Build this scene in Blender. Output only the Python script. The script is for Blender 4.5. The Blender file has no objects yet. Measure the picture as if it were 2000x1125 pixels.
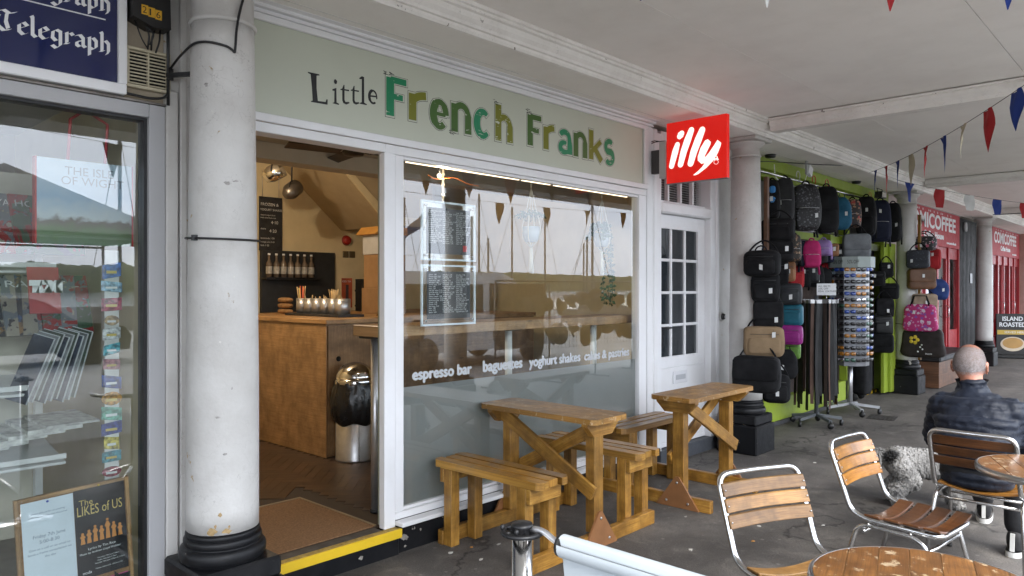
import bpy, bmesh, math, random
from mathutils import Vector, Matrix
R_ = math.radians
rnd = random.Random(7)
scene = bpy.context.scene
col = scene.collection

# ------------------------------------------------------------------ camera
cam_d = bpy.data.cameras.new('camera'); cam = bpy.data.objects.new('camera', cam_d); col.objects.link(cam)
cam.location = (0, 0, 1.55); cam.rotation_euler = (R_(90), 0, R_(43.05 - 90))
cam_d.sensor_width = 36; cam_d.lens = 25.92; cam_d.clip_start = .05; cam_d.clip_end = 4000
scene.camera = cam
# ------------------------------------------------------------------ sky, sun, exposure
SUN_EL, SUN_ROT = R_(46), R_(205)
w = bpy.data.worlds.new('World'); scene.world = w; w.use_nodes = True
wn = w.node_tree.nodes; wl = w.node_tree.links
bg = wn['Background']
sky = wn.new('ShaderNodeTexSky'); sky.sky_type = 'NISHITA'; sky.sun_disc = False
sky.sun_elevation = SUN_EL; sky.sun_rotation = SUN_ROT; sky.air_density = 1.0; sky.dust_density = 3.0
hs = wn.new('ShaderNodeHueSaturation'); hs.inputs['Saturation'].default_value = .25
tc = wn.new('ShaderNodeTexCoord'); mp = wn.new('ShaderNodeMapping'); mp.inputs['Scale'].default_value = (1.2, 1.2, 4)
nz = wn.new('ShaderNodeTexNoise'); nz.inputs['Scale'].default_value = 2.2; nz.inputs['Detail'].default_value = 6
cr = wn.new('ShaderNodeValToRGB'); cr.color_ramp.elements[0].position = .3; cr.color_ramp.elements[1].position = .75
cr.color_ramp.elements[0].color = (6.0, 6.9, 8.4, 1); cr.color_ramp.elements[1].color = (8.8, 9.5, 10.6, 1)
mx = wn.new('ShaderNodeMix'); mx.data_type = 'RGBA'; mx.inputs[0].default_value = .75
wl.new(tc.outputs['Generated'], mp.inputs['Vector']); wl.new(mp.outputs[0], nz.inputs['Vector']); wl.new(nz.outputs[0], cr.inputs[0])
wl.new(sky.outputs[0], hs.inputs['Color']); wl.new(hs.outputs[0], mx.inputs[6]); wl.new(cr.outputs[0], mx.inputs[7])
wl.new(mx.outputs[2], bg.inputs['Color']); bg.inputs['Strength'].default_value = .15
sun_d = bpy.data.lights.new('sun', 'SUN'); sun_d.energy = 1.5; sun_d.angle = R_(35); sun_d.color = (1, .96, .9)
sun = bpy.data.objects.new('sun', sun_d); col.objects.link(sun)
sun.rotation_euler = (R_(90) - SUN_EL, 0, R_(180) - SUN_ROT + R_(0))
vs = scene.view_settings; vs.view_transform = 'Standard'; vs.look = 'None'; vs.gamma = 1; vs.use_curve_mapping = False
vs.exposure = 2.2
scene.cycles.max_bounces = 8; scene.cycles.transparent_max_bounces = 16
scene.cycles.caustics_reflective = False; scene.cycles.caustics_refractive = False
scene.cycles.sample_clamp_indirect = 6

# ------------------------------------------------------------------ mesh helpers
class MB:
    """collects faces; build() links them as one mesh object"""
    def __init__(s): s.v = []; s.f = []; s.uv = []; s.sm = []
    def poly(s, pts, uv=None, smooth=False):
        b = len(s.v); s.v += [tuple(p) for p in pts]; s.f.append(tuple(range(b, b + len(pts))))
        s.uv.append(uv or [(p[0], p[1] + p[2]) for p in pts]); s.sm.append(smooth)
    def face(s, idx, uv, smooth): s.f.append(tuple(idx)); s.uv.append(uv); s.sm.append(smooth)
    def obox(s, c, hx, hy, hz):
        """oriented box: centre, three half-axis vectors"""
        c = Vector(c); ax = [Vector(hx), Vector(hy), Vector(hz)]; ln = [a.length for a in ax]; L = ln.index(max(ln))
        o = rnd.random() * 20; b = len(s.v)
        for k in range(8):
            sg = [1 if k >> i & 1 else -1 for i in range(3)]
            s.v.append(tuple(c + ax[0] * sg[0] + ax[1] * sg[1] + ax[2] * sg[2]))
        for a in range(3):
            i, j = (a + 1) % 3, (a + 2) % 3
            for sa in (0, 1):
                q = [(0, 0), (1, 0), (1, 1), (0, 1)]
                if sa == 0: q = q[::-1]
                ids = []; uv = []
                for (qi, qj) in q:
                    ids.append(b + (sa << a) + (qi << i) + (qj << j))
                    ci, cj = (2 * qi - 1) * ln[i], (2 * qj - 1) * ln[j]
                    uv.append((ci + o, cj + a * .37 + o) if i == L else ((cj + o, ci + a * .37 + o) if j == L else (ci * .3 + o, cj + a * .37 + o)))
                s.face(ids, uv, False)
        return s
    def box(s, x0, x1, y0, y1, z0, z1):
        return s.obox(((x0 + x1) / 2, (y0 + y1) / 2, (z0 + z1) / 2), (abs(x1 - x0) / 2, 0, 0), (0, abs(y1 - y0) / 2, 0), (0, 0, abs(z1 - z0) / 2))
    def beam(s, p0, p1, wd, ht, up=(0, 0, 1)):
        p0 = Vector(p0); p1 = Vector(p1); d = p1 - p0; n = d.normalized(); u = Vector(up)
        sd = n.cross(u)
        if sd.length < 1e-4: sd = n.cross(Vector((1, 0, 0)))
        sd.normalize(); u = sd.cross(n)
        return s.obox((p0 + p1) / 2, d / 2, sd * wd / 2, u * ht / 2)
    def tube(s, path, r, n=8, closed=False, cap=True):
        path = [Vector(p) for p in path]; m = len(path); rr = r if isinstance(r, (list, tuple)) else [r] * m
        rings = []; up = None; ln = 0; b0 = len(s.v)
        for i, p in enumerate(path):
            if closed: t = path[(i + 1) % m] - path[i - 1]
            else: t = path[min(i + 1, m - 1)] - path[max(i - 1, 0)]
            if t.length < 1e-9: t = Vector((0, 0, 1))
            t.normalize()
            if up is None: up = t.orthogonal().normalized()
            up = up - t * up.dot(t)
            if up.length < 1e-6: up = t.orthogonal()
            up.normalize(); sd = t.cross(up)
            if i: ln += (path[i] - path[i - 1]).length
            rings.append((len(s.v), ln))
            for k in range(n):
                a = 2 * math.pi * k / n
                s.v.append(tuple(p + (up * math.cos(a) + sd * math.sin(a)) * rr[i]))
        for i in range(m if closed else m - 1):
            a, la = rings[i]; b, lb = rings[(i + 1) % m]
            if lb < la: lb = la + .05
            for k in range(n):
                k2 = (k + 1) % n
                s.face((a + k, a + k2, b + k2, b + k), [(la, k * .01), (la, k * .01 + .01), (lb, k * .01 + .01), (lb, k * .01)], True)
        if cap and not closed:
            a = rings[0][0]; b = rings[-1][0]
            s.face([a + k for k in range(n)][::-1], [(0, 0)] * n, False); s.face([b + k for k in range(n)], [(0, 0)] * n, False)
        return s
    def lathe(s, prof, n=24, c=(0, 0, 0), a0=0, a1=2 * math.pi, smooth=True):
        full = abs(a1 - a0 - 2 * math.pi) < 1e-6; cols = n if full else n + 1; base = len(s.v)
        for (r, z) in prof:
            for k in range(cols):
                a = a0 + (a1 - a0) * k / n
                s.v.append((c[0] + r * math.cos(a), c[1] + r * math.sin(a), c[2] + z))
        for i in range(len(prof) - 1):
            for k in range(n):
                k2 = (k + 1) % cols
                uv = [(prof[i][1], k * .05), (prof[i][1], k * .05 + .05), (prof[i + 1][1], k * .05 + .05), (prof[i + 1][1], k * .05)]
                s.face((base + i * cols + k, base + i * cols + k2, base + (i + 1) * cols + k2, base + (i + 1) * cols + k), uv, smooth)
        return s
    def cyl(s, c, r, h, n=16, r2=None):
        r2 = r if r2 is None else r2
        return s.lathe([(.0005, 0), (r, 0), (r2, h), (.0005, h)], n, c)
    def prism(s, pts, o, ex, ey, th):
        """polygon pts (2d) in frame o, ex, ey, extruded by vector th"""
        o = Vector(o); ex = Vector(ex); ey = Vector(ey); th = Vector(th)
        fr = [o + ex * p[0] + ey * p[1] for p in pts]; bk = [p + th for p in fr]; n = len(pts)
        uf = [(p[0], p[1]) for p in pts]
        flip = ex.cross(ey).dot(th) > 0
        if flip: s.poly(fr[::-1], uf[::-1]); s.poly(bk, uf)
        else: s.poly(fr, uf); s.poly(bk[::-1], uf[::-1])
        for i in range(n):
            j = (i + 1) % n; q = [fr[i], fr[j], bk[j], bk[i]]
            if not flip: q = q[::-1]
            s.poly(q, [(i * .1, 0), (i * .1 + .1, 0), (i * .1 + .1, .02), (i * .1, .02)])
        return s
    def grid(s, fn, nu, nv, smooth=True, wrap=False):
        base = len(s.v)
        for i in range(nu + 1):
            for j in range(nv + 1): s.v.append(tuple(fn(i / nu, j / nv)))
        for i in range(nu):
            for j in range(nv):
                a = base + i * (nv + 1) + j
                s.face((a, a + nv + 1, a + nv + 2, a + 1), [(i / nu, j / nv), ((i + 1) / nu, j / nv), ((i + 1) / nu, (j + 1) / nv), (i / nu, (j + 1) / nv)], smooth)
        return s
    def sq(s, c, rx, ry, rz, e=.4, n=16, m=10, amp=0, seed=0):
        """superellipsoid (rounded bag body)"""
        rr = random.Random(seed); ph = [rr.random() * 6 for _ in range(6)]
        def sp(x, p): return math.copysign(abs(x) ** p, x)
        def fn(u, v):
            a = 2 * math.pi * u; b = math.pi * (v - .5)
            x = sp(math.cos(b), e) * sp(math.cos(a), e); y = sp(math.cos(b), e) * sp(math.sin(a), e); z = sp(math.sin(b), e)
            k = 1 + amp * (math.sin(5 * z + ph[0] + 3 * x) * .5 + math.sin(9 * x + ph[1] + 4 * z) * .35 + math.sin(13 * z + 7 * y + ph[2]) * .25)
            return (c[0] + rx * x * k, c[1] + ry * y * k, c[2] + rz * z * (1 + (k - 1) * .4))
        return s.grid(fn, n, m)
    def mesh(s, name, bevel=0, merge=False):
        me = bpy.data.meshes.new(name); me.from_pydata(s.v, [], s.f); uvl = me.uv_layers.new(name='UVMap')
        flat = []
        for u in s.uv:
            for q in u: flat += [q[0], q[1]]
        uvl.data.foreach_set('uv', flat)
        me.polygons.foreach_set('use_smooth', s.sm)
        if bevel or merge:
            bm = bmesh.new(); bm.from_mesh(me)
            if merge: bmesh.ops.remove_doubles(bm, verts=bm.verts, dist=1e-5)
            if bevel: bmesh.ops.bevel(bm, geom=[e for e in bm.edges if e.is_manifold and e.calc_face_angle(0) > .6], offset=bevel, segments=1, affect='EDGES', clamp_overlap=True)
            bm.to_mesh(me); bm.free()
        me.update(); return me
    def build(s, name, mat, parent=None, bevel=0, loc=None, merge=False):
        return obj(name, s.mesh(name, bevel, merge), mat, parent, loc)
def obj(name, me, mat, parent=None, loc=None):
    o = bpy.data.objects.new(name, me); col.objects.link(o)
    if mat is not None:
        me.materials.clear(); me.materials.append(mat)
    if parent is not None: o.parent = parent
    if loc is not None: o.location = loc
    return o
def tag(o, label=None, cat=None, group=None, kind=None):
    if label: o['label'] = label
    if cat: o['category'] = cat
    if group: o['group'] = group
    if kind: o['kind'] = kind
    return o
def thing(name, label, cat, loc=(0, 0, 0), rz=0, group=None):
    o = bpy.data.objects.new(name, None); col.objects.link(o); o.empty_display_size = .05
    o.location = loc; o.rotation_euler = (0, 0, rz); return tag(o, label, cat, group)
def struct(name, mb, mat, bevel=0): return tag(mb.build(name, mat, None, bevel), kind='structure')
def link_copy(o, parent=None):
    c = o.copy(); col.objects.link(c)
    if parent is not None: c.parent = parent
    for ch in o.children: link_copy(ch, c)
    return c
def arc(c, r, a0, a1, n, ax=(1, 0, 0), ay=(0, 1, 0)):
    c = Vector(c); ax = Vector(ax); ay = Vector(ay)
    return [c + ax * r * math.cos(a0 + (a1 - a0) * i / n) + ay * r * math.sin(a0 + (a1 - a0) * i / n) for i in range(n + 1)]
def fillet(pts, r, n=5):
    """round the corners of an open polyline"""
    pts = [Vector(p) for p in pts]; out = [pts[0]]
    for i in range(1, len(pts) - 1):
        a = (pts[i - 1] - pts[i]); b = (pts[i + 1] - pts[i]); k = min(r, a.length * .49, b.length * .49)
        p, q = pts[i] + a.normalized() * k, pts[i] + b.normalized() * k
        for t in range(n + 1):
            t /= n; out.append(p * (1 - t) ** 2 + pts[i] * 2 * t * (1 - t) + q * t * t)
    return out + [pts[-1]]
def stroke(pts, ws, n=6, flat=None):
    """2d brush stroke with round ends -> polygon"""
    P = [Vector((p[0], p[1])) for p in pts]; L = []; Rr = []
    for i, p in enumerate(P):
        t = (P[min(i + 1, len(P) - 1)] - P[max(i - 1, 0)]).normalized(); nn = Vector((-t.y, t.x))
        L.append(p + nn * ws[i]); Rr.append(p - nn * ws[i])
    def cap(c, frm, r):
        a = math.atan2(frm.y - c.y, frm.x - c.x); return [c + Vector((math.cos(a - math.pi * k / n), math.sin(a - math.pi * k / n))) * r for k in range(1, n)]
    if flat is not None:
        t0 = (P[0] - P[1]).normalized() * flat; t1 = (P[-1] - P[-2]).normalized() * flat
        L[0] = L[0] + t0; Rr[0] = Rr[0] + t0; L[-1] = L[-1] + t1; Rr[-1] = Rr[-1] + t1
        return [(q.x, q.y) for q in L + Rr[::-1]]
    out = L + cap(P[-1], L[-1], ws[-1]) + Rr[::-1] + cap(P[0], Rr[0], ws[0])
    return [(q.x, q.y) for q in out]
FACE = Matrix(((1, 0, 0), (0, 0, -1), (0, 1, 0)))            # text plane -> wall that looks to -y
FACEX = Matrix(((0, 0, -1), (-1, 0, 0), (0, 1, 0)))          # text plane -> wall that looks to -x
def text_mesh(s, size=1.0, off=0.0, shear=0.0, align='LEFT', res=3, space=1.0, lead=1.0):
    cu = bpy.data.curves.new('t', 'FONT'); cu.body = s; cu.size = size; cu.offset = off; cu.shear = shear; cu.align_x = align
    cu.resolution_u = res; cu.space_character = space; cu.space_line = lead; cu.fill_mode = 'FRONT'
    o = bpy.data.objects.new('t', cu); col.objects.link(o)
    dg = bpy.context.evaluated_depsgraph_get(); dg.update()
    me = bpy.data.meshes.new_from_object(o.evaluated_get(dg))
    bpy.data.objects.remove(o); bpy.data.curves.remove(cu); return me
def text(name, s, size, loc, mat, parent, rot=FACE, fit=None, bold=0, **k):
    me = text_mesh(s, size, **k); me.name = name
    if bold:
        bm = bmesh.new()
        for i, (dx, dy) in enumerate(((0, 0), (bold, 0), (bold / 2, bold * .35), (bold / 2, -bold * .35))):
            m2 = me.copy(); m2.transform(Matrix.Translation((dx, dy, i * .0001))); bm.from_mesh(m2); bpy.data.meshes.remove(m2)
        bm.to_mesh(me); bm.free()
    if fit:                                                  # fit = (width, height) box
        xs = [v.co.x for v in me.vertices]; ys = [v.co.y for v in me.vertices]
        sx = fit[0] / (max(xs) - min(xs)); sy = fit[1] / (max(ys) - min(ys)) if fit[1] else sx
        for v in me.vertices: v.co.x = (v.co.x - min(xs)) * sx; v.co.y = (v.co.y - min(ys)) * sy
    m = rot.to_4x4()
    me.transform(m); return obj(name, me, mat, parent, loc)

# ------------------------------------------------------------------ materials
MATS = {}
class NT:
    def __init__(s, name):
        s.m = bpy.data.materials.new(name); s.m.use_nodes = True; s.n = s.m.node_tree.nodes; s.l = s.m.node_tree.links
        s.b = s.n['Principled BSDF']; s.out = s.n['Material Output']; MATS[name] = s.m
    def new(s, t, **kw):
        x = s.n.new(t)
        for k, v in kw.items(): setattr(x, k, v)
        return x
    def coord(s, kind='Object', scale=(1, 1, 1), rand=True):
        tc = s.new('ShaderNodeTexCoord'); mp = s.new('ShaderNodeMapping'); mp.inputs['Scale'].default_value = scale
        s.l.new(tc.outputs[kind], mp.inputs['Vector'])
        if rand:
            oi = s.new('ShaderNodeObjectInfo'); mu = s.new('ShaderNodeMath', operation='MULTIPLY'); mu.inputs[1].default_value = 37
            s.l.new(oi.outputs['Random'], mu.inputs[0]); s.l.new(mu.outputs[0], mp.inputs['Location'])
        return mp.outputs[0]
    def noise(s, vec, scale, detail=4, rough=.55, dist=0):
        x = s.new('ShaderNodeTexNoise'); x.inputs['Scale'].default_value = scale; x.inputs['Detail'].default_value = detail
        x.inputs['Roughness'].default_value = rough; x.inputs['Distortion'].default_value = dist; s.l.new(vec, x.inputs['Vector']); return x.outputs[0]
    def ramp(s, fac, stops):
        x = s.new('ShaderNodeValToRGB'); e = x.color_ramp.elements
        while len(e) < len(stops): e.new(.5)
        for i, (p, c) in enumerate(stops): e[i].position = p; e[i].color = (*c, 1) if len(c) == 3 else c
        s.l.new(fac, x.inputs[0]); return x.outputs[0]
    def mix(s, fac, a, b, mode='MIX'):
        x = s.new('ShaderNodeMix', data_type='RGBA', blend_type=mode)
        for sock, v in ((0, fac), (6, a), (7, b)):
            if isinstance(v, (int, float)): x.inputs[sock].default_value = v
            elif isinstance(v, tuple): x.inputs[sock].default_value = (*v, 1) if len(v) == 3 else v
            else: s.l.new(v, x.inputs[sock])
        return x.outputs[2]
    def bump(s, h, strength=.3, dist=.01):
        x = s.new('ShaderNodeBump'); x.inputs['Strength'].default_value = strength; x.inputs['Distance'].default_value = dist
        s.l.new(h, x.inputs['Height']); s.l.new(x.outputs[0], s.b.inputs['Normal'])
    def base(s, c):
        if isinstance(c, tuple): s.b.inputs['Base Color'].default_value = (*c, 1)
        else: s.l.new(c, s.b.inputs['Base Color'])
    def set(s, **k):
        for a, v in k.items():
            i = s.b.inputs[a.replace('_', ' ')]
            if isinstance(v, (int, float, tuple)): i.default_value = (*v, 1) if isinstance(v, tuple) else v
            else: s.l.new(v, i)
        return s
W1 = (1, 1, 1); W0 = (0, 0, 0)
def M(name, c, rough=.5, metal=0, var=.12, vs=6, bump=0, bs=120, coat=0, dark=None, spec=.5):
    """plain material with an uneven tone and optional fine relief"""
    if name in MATS: return MATS[name]
    t = NT(name); v = t.coord()
    lo = tuple(max(0, x * (1 - var)) for x in c); hi = tuple(min(1, x * (1 + var * .6)) for x in c)
    n = t.noise(v, vs, 5); t.base(t.ramp(n, [(.3, dark or lo), (.7, hi)]))
    t.set(Roughness=t.ramp(n, [(.3, (min(1, rough * 1.15),) * 3), (.7, (rough * .85,) * 3)]), Metallic=metal, Coat_Weight=coat, Specular_IOR_Level=spec)
    if bump: t.bump(t.noise(v, bs, 3), bump, .004)
    return t.m
def painted(name, c, rough=.35, dirt=(.35, .31, .26), amount=.35, chips=None, chip_at=.72, crack=0, bump=.25, bs=14, spec=.5):
    """old painted surface: grime, chips of an under colour, hairline cracks, brush relief"""
    t = NT(name); v = t.coord()
    n1 = t.noise(v, 2.2, 6, .62); n2 = t.noise(v, 11, 6, .7); nb = t.noise(v, bs, 4)
    cl = t.mix(t.ramp(n1, [(.42, W0), (.78, (amount,) * 3)]), c, dirt)
    cl = t.mix(t.ramp(n2, [(.6, W0), (.85, (amount * .6,) * 3)]), cl, dirt)
    if crack:
        vo = t.new('ShaderNodeTexVoronoi', feature='DISTANCE_TO_EDGE'); vo.inputs['Scale'].default_value = crack
        dv = t.new('ShaderNodeVectorMath', operation='ADD'); nn = t.new('ShaderNodeTexNoise'); nn.inputs['Scale'].default_value = 5; nn.inputs['Detail'].default_value = 5
        t.l.new(v, nn.inputs['Vector']); t.l.new(v, dv.inputs[0]); t.l.new(nn.outputs['Color'], dv.inputs[1]); t.l.new(dv.outputs[0], vo.inputs['Vector'])
        ck = t.ramp(vo.outputs['Distance'], [(.0, (.5,) * 3), (.006, W0)]); gate = t.ramp(t.noise(v, 1.3, 2), [(.44, W0), (.55, W1)])
        cl = t.mix(t.mix(1.0, ck, gate, 'MULTIPLY'), cl, tuple(x * .45 for x in dirt))
    h = nb
    if chips:
        n3 = t.noise(v, 8, 7, .68, .4); k = t.ramp(n3, [(chip_at, W0), (chip_at + .015, W1)])
        cl = t.mix(k, cl, chips); h = t.mix(k, nb, (0, 0, 0))
    t.base(cl); t.set(Roughness=t.ramp(n2, [(.3, (rough,) * 3), (.8, (min(1, rough + .3),) * 3)])); t.set(Specular_IOR_Level=spec); t.bump(h, bump, .004); return t.m
def wood(name, stops, grain=26, rough=.5, coat=0, scale=1.6, wear=None, bump=.25):
    """timber, grain along the UV u axis"""
    t = NT(name); v = t.coord('UV', (scale, grain, 1)); v2 = t.coord('UV', (scale * 3.5, 3.5, 1))
    a = t.noise(v, 1.6, 7, .65, .35); b = t.noise(v2, 1.3, 5, .6); fine = t.noise(t.coord('UV', (scale * 4, grain * 9, 1)), 1.5, 3)
    cl = t.ramp(a, [(p, c) for p, c in stops]); cl = t.mix(t.ramp(b, [(.36, (.7,) * 3), (.62, W0)]), cl, tuple(x * .42 for x in stops[0][1])); cl = t.mix(t.ramp(fine, [(.38, (.5,) * 3), (.55, W0)]), cl, tuple(x * .5 for x in stops[0][1]))
    kn = t.new('ShaderNodeTexVoronoi'); kn.inputs['Scale'].default_value = 2.3; t.l.new(t.coord('UV', (1, 3.5, 1)), kn.inputs['Vector'])
    cl = t.mix(t.ramp(kn.outputs['Distance'], [(.03, (.85,) * 3), (.10, W0)]), cl, tuple(x * .35 for x in stops[0][1]))
    oi = t.new('ShaderNodeObjectInfo'); cl = t.mix(.6, cl, t.mix(1, cl, t.ramp(oi.outputs['Random'], [(0, (.55, .5, .48)), (.5, (1, .98, .95)), (1, (1.3, 1.22, 1.1))]), 'MULTIPLY'))
    if wear:
        wn_ = t.noise(t.coord('Object', (9, 9, 9)), 2.2, 8, .72); cl = t.mix(t.ramp(wn_, [(.585, W0), (.61, (.8,) * 3)]), cl, wear)
    t.base(cl); t.set(Roughness=rough, Coat_Weight=coat, Coat_Roughness=.2); t.bump(t.mix(.5, a, fine), bump, .003); return t.m
def emit(name, c, s):
    t = NT(name); t.base(c); t.b.inputs['Emission Color'].default_value = (*c, 1); t.b.inputs['Emission Strength'].default_value = s; return t.m
def glass(name, tint=(.96, .98, .97), dirt=.03, boost=1.0):
    """thin pane: clear, with a fresnel reflection on it and a little dust"""
    t = NT(name); t.n.remove(t.b)
    lw = t.new('ShaderNodeLayerWeight'); lw.inputs['Blend'].default_value = .5; ge = t.new('ShaderNodeNewGeometry')
    def mth(op, x, y):
        n = t.new('ShaderNodeMath', operation=op)
        for i, q in enumerate((x, y)):
            if isinstance(q, (int, float)): n.inputs[i].default_value = q
            else: t.l.new(q, n.inputs[i])
        return n.outputs[0]
    r0 = .043 * 2 * boost; f5 = mth('POWER', lw.outputs['Facing'], 4.5); k_ = mth('ADD', mth('MULTIPLY', f5, 1 - r0), r0)
    k = t.new('ShaderNodeMath', operation='MULTIPLY'); k.use_clamp = True; t.l.new(k_, k.inputs[0]); t.l.new(mth('SUBTRACT', 1.0, ge.outputs['Backfacing']), k.inputs[1])
    tr = t.new('ShaderNodeBsdfTransparent'); tr.inputs[0].default_value = (*tint, 1)
    gl = t.new('ShaderNodeBsdfGlossy'); gl.inputs['Roughness'].default_value = 0.0; gl.inputs[0].default_value = (1, 1, 1, 1)
    bp = t.new('ShaderNodeBump'); bp.inputs['Strength'].default_value = .02; bp.inputs['Distance'].default_value = .004
    t.l.new(t.noise(t.coord(rand=False), .9, 2), bp.inputs['Height']); t.l.new(bp.outputs[0], gl.inputs['Normal'])
    m1 = t.new('ShaderNodeMixShader'); t.l.new(k.outputs[0], m1.inputs[0]); t.l.new(tr.outputs[0], m1.inputs[1]); t.l.new(gl.outputs[0], m1.inputs[2])
    df = t.new('ShaderNodeBsdfDiffuse'); df.inputs[0].default_value = (.6, .6, .58, 1)
    m2 = t.new('ShaderNodeMixShader'); t.l.new(t.ramp(t.noise(t.coord(rand=False), 3.0, 6), [(.4, W0), (.8, (dirt,) * 3)]), m2.inputs[0])
    t.l.new(m1.outputs[0], m2.inputs[1]); t.l.new(df.outputs[0], m2.inputs[2]); t.l.new(m2.outputs[0], t.out.inputs['Surface']); return t.m
# ------------------------------------------------------------------ palette
white = painted('white_gloss_paint', (.78, .78, .79), .28, (.42, .38, .33), .22, None, bump=.18)
oldwhite = painted('old_white_paint', (.57, .555, .53), .4, (.24, .21, .18), .5, (.42, .31, .17), .665, crack=3.4, bump=1.0, bs=20)
mouldp = painted('moulding_paint', (.84, .815, .77), .5, (.3, .26, .22), .42, (.16, .13, .10), .66, crack=4.5, bump=.8, bs=18)
ceilpaint = painted('ceiling_paint', (.9, .87, .825), .6, (.6, .56, .51), .28, None, bump=.25, bs=5)
blackgloss = painted('black_gloss_paint', (.0045, .005, .0065), .34, (.022, .021, .021), .5, (.36, .34, .30), .672, bump=.8, bs=14, spec=.3)
sage = painted('sage_paint', (.52, .545, .45), .42, (.42, .44, .36), .22, None, bump=.1)
stone = M('rendered_wall', (.42, .38, .33), .85, var=.2, bump=.4, bs=40)
alu = M('brushed_aluminium', (.52, .52, .53), .38, .85, var=.1, vs=20)
grey_al = painted('satin_grey_aluminium', (.42, .42, .43), .35, (.3, .28, .26), .3)
steel = M('polished_steel', (.62, .62, .62), .16, 1, var=.08, vs=30)
blk = M('black_plastic', (.008, .008, .009), .45, var=.3, vs=20, bump=.1)
rubber = M('rubber', (.014, .014, .014), .7, var=.2)
letter_black = M('black_vinyl', (.005, .005, .006), .45, var=.1)
white_print = M('white_print', (.74, .75, .76), .5, var=.06)
cream = M('cream_wall', (.62, .51, .31), .8, var=.06, bump=.1)
pine_stops = [(.25, (.235, .105, .013)), (.5, (.42, .215, .038)), (.78, (.58, .35, .085))]
pine = wood('treated_pine', pine_stops, 24, .42, .3)
oak = wood('oak_veneer', [(.3, (.37, .205, .085)), (.55, (.46, .275, .125)), (.8, (.54, .34, .17))], 30, .45, .1, bump=.08)
teak = wood('varnished_teak', [(.25, (.22, .085, .018)), (.5, (.33, .145, .035)), (.8, (.43, .215, .06))], 22, .32, .5, wear=None)
clear = glass('window_glass', boost=1.15)
clear2 = glass('shop_window_glass', (.9, .93, .92), boost=1.15, dirt=.05)

# ------------------------------------------------------------------ ground
t = NT('asphalt_paving'); v = t.coord(rand=False)
a = t.noise(v, 1.1, 7, .65); b = t.noise(v, 110, 3, .7); c = t.noise(v, 4.5, 7, .7, .6)
cl = t.ramp(a, [(.34, (.060, .054, .050)), (.5, (.088, .080, .074)), (.68, (.15, .136, .124))])
cl = t.mix(t.ramp(c, [(.52, W0), (.74, (.7,) * 3)]), cl, (.21, .19, .168))
cl = t.mix(t.ramp(t.noise(v, 3.1, 6, .7), [(.55, W0), (.70, (.65,) * 3)]), cl, (.040, .036, .034))
cl = t.mix(t.ramp(b, [(.35, (.55,) * 3), (.5, W0)]), cl, (.03, .027, .025)); cl = t.mix(t.ramp(b, [(.62, W0), (.72, (.5,) * 3)]), cl, (.32, .30, .27))
vo = t.new('ShaderNodeTexVoronoi', feature='DISTANCE_TO_EDGE'); vo.inputs['Scale'].default_value = .42
dv = t.new('ShaderNodeVectorMath', operation='ADD'); nn = t.new('ShaderNodeTexNoise'); nn.inputs['Scale'].default_value = 3; nn.inputs['Detail'].default_value = 6
t.l.new(v, nn.inputs['Vector']); t.l.new(v, dv.inputs[0]); t.l.new(nn.outputs['Color'], dv.inputs[1]); t.l.new(dv.outputs[0], vo.inputs['Vector'])
cl = t.mix(t.ramp(vo.outputs['Distance'], [(0, (.85,) * 3), (.010, W0)]), cl, (.014, .013, .012))
vs_ = t.new('ShaderNodeTexVoronoi'); vs_.inputs['Scale'].default_value = 9; t.l.new(v, vs_.inputs['Vector'])      # trodden gum
cl = t.mix(t.ramp(vs_.outputs['Distance'], [(.07, (.4,) * 3), (.12, W0)]), cl, (.26, .24, .22))
t.base(cl); t.set(Roughness=t.ramp(c, [(.3, (.62,) * 3), (.8, (.9,) * 3)])); t.bump(t.mix(.7, c, b), .55, .006); asphalt = t.m
road_m = M('road_bounce_grey', (.30, .295, .28), .9, var=.3, vs=2, bump=.5, bs=150)  # paler than tarmac, raised to bounce daylight onto the ceiling
paint_w = M('road_marking_paint', (.6, .6, .57), .7, var=.2, vs=12)
sea_m = M('harbour_water', (.05, .065, .07), .12, var=.3, vs=.2, bump=.4, bs=1.5)
field_m = M('distant_land', (.05, .06, .03), .9, var=.3, vs=.02)
struct('pavement', MB().box(-25, 45, -1.4, 3.75, -.3, 0), asphalt)
struct('kerb', MB().box(-60, 80, -1.56, -1.402, -.4, -.004), M('kerb_granite', (.3, .29, .28), .8, var=.2, vs=8, bump=.3), .01)
struct('road', MB().box(-120, 140, -17, -1.562, -.5, -.12), road_m)
for i in range(14):
    struct('road_marking', MB().box(-30 + i * 6, -27 + i * 6, -7.06, -6.95, -.119, -.114), paint_w)
struct('quay', MB().box(-150, 170, -24, -17.004, -3, -.10), M('quay_concrete', (.42, .41, .39), .85, var=.2, vs=1))
g = MB(); g.box(-2000, 2000, -900, -24.01, -3.2, -2.6); struct('water', g, sea_m)
g = MB(); g.box(-3000, 3000, -3000, -900.01, -8, -2.2); g.box(-3000, 3000, 60, 3000, -8, -.5); struct('ground', g, field_m)

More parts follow.
